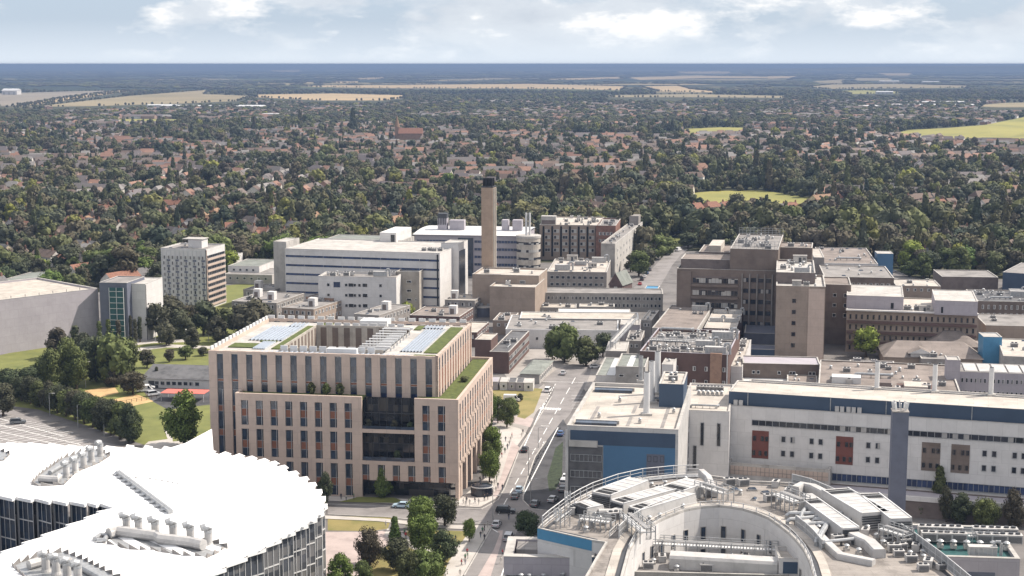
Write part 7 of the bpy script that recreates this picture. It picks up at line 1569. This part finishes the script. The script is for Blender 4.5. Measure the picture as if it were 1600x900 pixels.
xc, yc = U(628, 218); cc = new('church', None); cc.location = (xc, yc, 0); tag(cc, 'orange-lit brick church with a pointed spire in the far suburb', 'church')
MB().box(-4, 30, -6, 8, 0, 9).build('nave', 'brick_orange', cc); b = MB(); b.v += [(-5, -7, 9), (31, -7, 9), (31, 9, 9), (-5, 9, 9), (-5, 1, 17), (31, 1, 17)]; b.f += [(0, 1, 5, 4), (1, 2, 5), (2, 3, 4, 5), (3, 0, 4)]; b.m += [0]*4; b.build('roof', 'tiles_red', cc)
o = MB().box(-10, -4, -2, 4, 0, 18).build('tower', 'brick_orange', cc); MB().cyl(-7, 1, 18, 36, 4, .1, 8).build('spire', 'tiles_orange', o)
# ------------------------------------------------------------------ cars
def car_body(kind):
    b = MB(); L_, W_ = dict(car=(4.4, 1.8), suv=(4.9, 1.95), van=(5.6, 2.1))[kind]
    prof = dict(car=[(-2.2, .35), (-2.2, .85), (-1.9, 1.0), (2.0, .72), (2.2, .6), (2.2, .35)], suv=[(-2.45, .4), (-2.45, 1.05), (-2.3, 1.1), (2.2, .95), (2.45, .75), (2.45, .4)], van=[(-2.8, .4), (-2.8, 1.2), (-2.75, 1.25), (2.3, 1.15), (2.8, .85), (2.8, .4)])[kind]
    if kind == 'car': prof = [(-2.2, .35), (-2.2, .85), (-1.75, .98), (1.0, .95), (2.0, .78), (2.2, .6), (2.2, .35)]
    n = len(prof)
    for s in (-1, 1):
        for x, z in prof: b.v.append((x, s*(W_/2-(.06 if z > .8 else 0)), z))
    for i in range(n): j = (i+1) % n; b.f.append((i, j, n+j, n+i)[::-1]); b.m.append(0)
    b.f.append(tuple(range(n))[::1]); b.m.append(0); b.f.append(tuple(range(2*n-1, n-1, -1))); b.m.append(0)
    return b, L_, W_
def cabin(kind, inset=0.):
    base, top, z0, z1, w0, w1 = dict(car=((-1.75, 1.0), (-1.15, .25), .95, 1.43, .82, .64), suv=((-2.3, 1.15), (-2.0, .55), 1.08, 1.75, .9, .76), van=((-2.75, 2.1), (-2.7, 1.3), 1.2, 2.2, 1.0, .92))[kind]
    b = MB(); b.v += [(base[0], -w0, z0), (base[1], -w0, z0), (base[1], w0, z0), (base[0], w0, z0), (top[0], -w1, z1), (top[1], -w1, z1), (top[1], w1, z1), (top[0], w1, z1)]
    b.f += [(0, 1, 5, 4), (1, 2, 6, 5), (2, 3, 7, 6), (3, 0, 4, 7)]; b.m += [0]*4; r = MB(); r.box(top[0]-.05, top[1]+.05, -w1-.03, w1+.03, z1, z1+.05)
    for (a, c) in ((0, 4), (1, 5), (2, 6), (3, 7)): r.tube([b.v[a], b.v[c]], .06, 4)
    return b, r
def mk_car(kind, paint):
    t = proto('parked_car' if kind != 'van' else 'van'); b, L_, W_ = car_body(kind); b.build('body', 'paint_slot' if False else paint, t); g_, r_ = cabin(kind); g_.build('windows', 'car_glass', t); r_.build('cabin_roof', paint, t)
    if kind == 'van': MB().box(-2.7, .9, -1.01, -.96, 1.25, 2.15).box(-2.7, .9, .96, 1.01, 1.25, 2.15).build('side_panel', paint, t)
    for x in (-L_*.3, L_*.3):
        for s in (-1, 1):
            w = MB().tube([(0, -.11, 0), (0, .11, 0)], .34, 14).build('wheel', 'tyre', t); w.location = (x, s*(W_/2-.08), .34); MB().tube([(0, -.125, 0), (0, .125, 0)], .19, 10).build('rim', 'grey_metal', w)
    for s in (-1, 1):
        MB().box(L_/2-.06, L_/2+.02, s*W_*.33-.2, s*W_*.33+.2, .55, .7).build('headlight', 'lamp_glass', t); MB().box(-L_/2-.02, -L_/2+.05, s*W_*.38-.15, s*W_*.38+.15, .68, .85).build('tail_light', 'tail_red', t)
    return t
CP = {}
def car(px_, py_, rz, kind, paint, label, z=.03, name='parked_car'):
    if (kind, paint) not in CP: CP[(kind, paint)] = mk_car(kind, paint); PR[('car', kind, paint)] = CP[(kind, paint)]
    o = copy_tree(CP[(kind, paint)], (*U(px_, py_, z), z), R(rz)); o.name = name if kind != 'van' else 'van'; tag(o, label, 'car' if kind != 'van' else 'van'); return o
for a in [(820, 705, 82, 'car', 'car_black', 'black car driving up the road past the pavement trees'), (811, 768, 82, 'car', 'car_pale', 'pale blue car just ahead of the grey one before the junction'), (805, 778, 82, 'car', 'car_grey', 'dark grey car right behind the pale blue one at the junction'), (790, 801, -6, 'suv', 'car_black', 'black estate car turning across the junction'), (776, 822, 80, 'car', 'car_silver', 'silver car waiting below the junction'), (795, 843, 80, 'suv', 'car_silver', 'silver hatchback driving beside the annexe wall'),
          (627, 793, 174, 'car', 'car_pale', 'pale blue car on the side street in front of the new building'), (856, 612, 78, 'suv', 'car_white', 'white patrol-like estate car stopped above the zebra crossing'), (800, 627, -5, 'van', 'car_white', 'white minibus parked by the round clipped bushes'),
          (876, 680, 82, 'car', 'car_blue', 'blue car in the shade beside the blue-fronted block'), (884, 748, 82, 'car', 'car_white', 'white car in the shaded bay, uppermost of the parked line'), (881, 757, 82, 'suv', 'car_silver', 'silver car in the shaded bay, second of the parked line'), (879, 767, 82, 'car', 'car_grey', 'grey car in the shaded bay, third of the parked line'), (864, 783, 70, 'car', 'car_silver', 'silver car parked alone at the mouth of the shaded bay'), (836, 790, 75, 'car', 'car_grey', 'grey car near the kerb corner of the shaded bay'), 
          (226, 612, 20, 'van', 'car_white', 'white van by the sand courts'), (240, 618, 40, 'suv', 'car_silver', 'silver car between the white van and the bright tree'), (232, 607, 0, 'car', 'car_white', 'white car behind the white van by the nursery'),
          (880, 585, 80, 'car', 'car_silver', 'silver car under the turning circle trees'), (888, 556, 10, 'car', 'car_white', 'white car in shade under the largest turning circle tree'), (930, 575, 10, 'car', 'car_white', 'white car right of the turning circle trees'),
          (1003, 438, 80, 'suv', 'car_black', 'black car in the small parking row by the chapel, nearer'), (1007, 433, 80, 'car', 'car_white', 'white car in the small parking row by the chapel'), (1011, 428, 80, 'car', 'car_blue', 'blue car in the small parking row by the chapel'), (1015, 423, 80, 'suv', 'car_grey', 'grey car in the small parking row by the chapel, farther'), (1000, 445, 80, 'car', 'car_red', 'red car at the near end of the chapel parking row'), (1060, 392, 60, 'van', 'car_white', 'white van on the far campus road'),
          (1395, 425, 0, 'car', 'car_silver', 'silver car on the service lane beyond the wards, left'), (1450, 440, 0, 'car', 'car_white', 'white car on the service lane beyond the wards, middle'), (1466, 443, 0, 'car', 'car_white', 'white car on the service lane beyond the wards, right'), (1368, 777, 165, 'suv', 'car_white', 'white car half hidden beside the grey column'), (1345, 773, 170, 'car', 'car_silver', 'silver car under the ledge of the long white wing'), (28, 662, 20, 'suv', 'car_grey', 'grey car alone in the left parking area')]:
    car(*a, name='moving_car' if 'driving' in a[5] or 'turning' in a[5] else 'parked_car')
# glazed oval pavilion
pv = new('glass_pavilion', None); pv.location = (*U(753, 773, .14), .14); tag(pv, 'small oval pavilion with a white rim and dark glass top on the corner pavement', 'pavilion')
b = MB(); k = 24
for rr, z in ((1, 0), (1, 2.2), (.97, 2.5), (.8, 2.75), (.4, 2.95)): b.v += [(2.9*rr*cos(2*pi*i/k), 2.3*rr*sin(2*pi*i/k), z) for i in range(k)]
for r_ in range(4):
    for i in range(k): j = (i+1) % k; b.f.append((r_*k+i, r_*k+j, (r_+1)*k+j, (r_+1)*k+i)); b.m.append(1 if r_ in (1,) else 0)
b.f.append(tuple(4*k+i for i in range(k))); b.m.append(0); b.build('shell', ['glass', 'white_metal'], pv)
# ------------------------------------------------------------------ people
def person_mesh(seed, top, legs, stride):
    me = bpy.data.meshes.new('person'); bm = bmesh.new(); s = stride
    J = dict(pel=(0, 0, .95), ch=(0, .01, 1.22), nk=(0, .02, 1.46), hd=(0, .03, 1.60), tp=(0, .03, 1.70), ls=(-.18, .01, 1.40), rs=(.18, .01, 1.40), le=(-.23, -.02-.1*s, 1.14), re=(.23, .02+.1*s, 1.14), lw=(-.22, .04-.22*s, .90), rw=(.22, .12+.15*s, .90), lh=(-.10, 0, .90), rh=(.10, 0, .90), lk=(-.11, .20*s, .50), rk=(.11, -.08*s, .50), la=(-.11, .24*s, .08), ra=(.11, -.34*s, .10), lf=(-.11, .24*s+.15, .03), rf=(.11, -.34*s+.14, .03))
    RD = dict(pel=.13, ch=.15, nk=.06, hd=.10, tp=.06, ls=.065, rs=.065, le=.045, re=.045, lw=.032, rw=.032, lh=.09, rh=.09, lk=.06, rk=.06, la=.04, ra=.04, lf=.035, rf=.035)
    ks = list(J); idx = {k: i for i, k in enumerate(ks)}; E_ = [('pel', 'ch'), ('ch', 'nk'), ('nk', 'hd'), ('hd', 'tp'), ('ch', 'ls'), ('ch', 'rs'), ('ls', 'le'), ('rs', 're'), ('le', 'lw'), ('re', 'rw'), ('pel', 'lh'), ('pel', 'rh'), ('lh', 'lk'), ('rh', 'rk'), ('lk', 'la'), ('rk', 'ra'), ('la', 'lf'), ('ra', 'rf')]
    V_ = [J[k] for k in ks]; Rr = [RD[k] for k in ks]; Ee = [(idx[a], idx[c]) for a, c in E_]
    for w, sg in (('lw', -1), ('rw', 1)):
        wx, wy, wz = J[w]; p = len(V_); V_.append((wx, wy+.01, wz-.07)); Rr.append(.025); Ee.append((idx[w], p))
        for f, ln in ((-.022, .075), (-.008, .085), (.008, .08), (.022, .065)): V_.append((wx, wy+.01+f, wz-.07-ln)); Rr.append(.008); Ee.append((p, len(V_)-1))
        V_.append((wx, wy+.055, wz-.09)); Rr.append(.009); Ee.append((p, len(V_)-1))
    me.from_pydata(V_, Ee, []); o = bpy.data.objects.new('tmp', me); COL.objects.link(o); o.modifiers.new('s', 'SKIN')
    for i, r_ in enumerate(Rr): me.skin_vertices[0].data[i].radius = (r_, r_)
    me.skin_vertices[0].data[0].use_root = True
    sb = o.modifiers.new('b', 'SUBSURF'); sb.levels = 1; sb.render_levels = 1
    dg = bpy.context.evaluated_depsgraph_get(); m2_ = bpy.data.meshes.new_from_object(o.evaluated_get(dg)); bpy.data.objects.remove(o); m2_.name = 'person'
    m2_.materials.clear()
    for m in (legs, top, 'skin', 'hair'): m2_.materials.append(M(m))
    for p in m2_.polygons:
        z, x = p.center.z, abs(p.center.x); p.material_index = 0 if (z < .93 and x < .19) else 1 if 1.47 > z > .9 else 2; p.use_smooth = True
        if z > 1.62 or (z > 1.55 and p.center.y < -.02): p.material_index = 3
        if x > .19 and z < .92: p.material_index = 2
    return m2_
PMS = [person_mesh(i, t_, l_, s) for i, (t_, l_, s) in enumerate((('cloth_dark', 'denim', 1), ('cloth_red', 'cloth_dark', .6), ('cloth_pale', 'denim', .9), ('cloth_green', 'cloth_dark', 0), ('cloth_dark', 'cloth_dark', .2), ('cloth_pale', 'cloth_pale', 1)))]
PD = ['dark top and jeans', 'red top and dark trousers', 'pale top and jeans', 'green top and dark trousers', 'black clothes', 'pale clothes']
PP = {'by the oval pavilion': [(724, 789), (729, 786), (728, 791), (734, 790), (742, 787), (748, 789), (757, 783), (762, 781), (767, 775), (770, 770), (775, 769), (778, 763), (785, 766), (768, 760), (773, 758), (776, 754)],
      'on the side pavement': [(750, 754), (755, 750), (759, 748), (775, 742), (778, 736), (784, 715), (789, 708), (793, 702), (796, 696), (798, 690), (800, 684), (815, 684), (817, 678), (790, 690), (771, 746)],
      'on the pavement below the junction': [(762, 825), (757, 830), (754, 834), (757, 844), (751, 840), (727, 876), (731, 873), (730, 867), (721, 884), (727, 882), (719, 900), (712, 846)],
      'on the park paths': [(632, 836), (634, 842), (603, 824), (615, 872), (628, 898), (624, 896), (742, 832)], 'beside the road below the annexe': [(785, 868), (783, 880), (795, 812)], 'on the front steps': [(533, 780), (553, 780), (541, 782)]}
for wh, lst in PP.items():
    bk = {}
    for i, (a, c) in enumerate(lst):
        k = random.randint(0, 5); o = new('person', PMS[k]); o.location = (*U(a, c, .13), .132); o.rotation_euler = (0, 0, random.choice([0, 3.1, 1.5, -.3, 2.8, 5])); s_ = random.uniform(.95, 1.06); o.scale = (s_,)*3; bk.setdefault(k, []).append(o)
    for k, v in bk.items(): series(v, 'person in '+PD[k]+' '+wh+', {n}', 'person', 'people '+wh)
# ------------------------------------------------------------------ lamps
def lamp(px_, py_, h, label, arm=.0, ball=False):
    t = new('street_lamp', None); t.location = (*U(px_, py_), 0); tag(t, label, 'street lamp'); MB().tube([(0, 0, -.2), (0, 0, h*.5), (0, 0, h)], [.13, .10, .07], 8).build('pole', 'grey_metal', t)
    if ball: MB().cyl(0, 0, h, h+.25, .2, .35, 10).cyl(0, 0, h+.25, h+.45, .35, .1, 10).build('lamp_head', 'lamp_glass', t)
    else: MB().tube([(0, 0, h), (.6, 0, h+.15), (1.3, 0, h+.15)], .05, 6).build('arm', 'grey_metal', t); MB().box(1.0, 1.8, -.18, .18, h+.05, h+.2).build('lamp_head', 'light_panel', t)
for a in ((134, 606, 9, 'tall lamp post between the park trees and the sand court'), (78, 649, 7, 'lamp post in front of the hedge row, leftmost of three'), (122, 668, 7, 'lamp post in front of the hedge row, middle of three'), (163, 682, 7, 'lamp post in front of the hedge row, rightmost of three'), (829, 792, 7, 'lamp post on the shaded kerb right of the junction'), (826, 744, 7, 'lamp post on the shaded kerb up the road'), (770, 812, 6, 'thin post at the corner of the junction'), (1258, 553, 8, 'lamp post at the foot of the beige lift tower, left one'), (1274, 556, 9, 'lamp post at the foot of the beige lift tower, right one'), (841, 700, 6, 'small lamp post by the road edge above the shaded bay')): lamp(*a)
for i, (a, c) in enumerate(((243, 534), (254, 532), (291, 531), (326, 534))): lamp(a, c, 4, ('leftmost', 'second', 'third', 'rightmost')[i]+' white ball lamp along the park path below the tower block', ball=True)
# fence of the sand courts
fx = new('court_fence', None); p0 = U(165, 636); fx.location = (*p0, 0); tag(fx, 'low dark post fence along the lower sand court', 'fence'); pe = U(245, 622); dx, dy = pe[0]-p0[0], pe[1]-p0[1]
for i in range(11): o = MB().box(-.06, .06, -.06, .06, 0, 1.2).build('post', 'bark', fx); o.location = (dx*i/10, dy*i/10, 0)
MB().tube([(0, 0, 1.1), (dx, dy, 1.1)], .05, 4).tube([(0, 0, .6), (dx, dy, .6)], .05, 4).build('rail', 'bark', fx)

# ------------------------------------------------------------------ air
hm = bpy.data.materials.new('haze'); hm.use_nodes = True; n = hm.node_tree.nodes; n.remove(n['Principled BSDF'])
pvn = n.new('ShaderNodeVolumePrincipled'); pvn.inputs['Color'].default_value = HAZE_COL; pvn.inputs['Density'].default_value = HAZE_D; pvn.inputs['Anisotropy'].default_value = 0
hm.node_tree.links.new(pvn.outputs[0], n['Material Output'].inputs['Volume'])
hz_ = MB().box(-XW-300, XW+300, YB-300, YF+300, -2, 113).build('haze', hm); tag(hz_, kind='stuff', label='pale blue summer haze over the plain', cat='haze')
# ------------------------------------------------------------------ tidy: drop the copying sources
for o in list(PR.values()):
    for c in list(o.children_recursive): bpy.data.objects.remove(c)
    bpy.data.objects.remove(o)
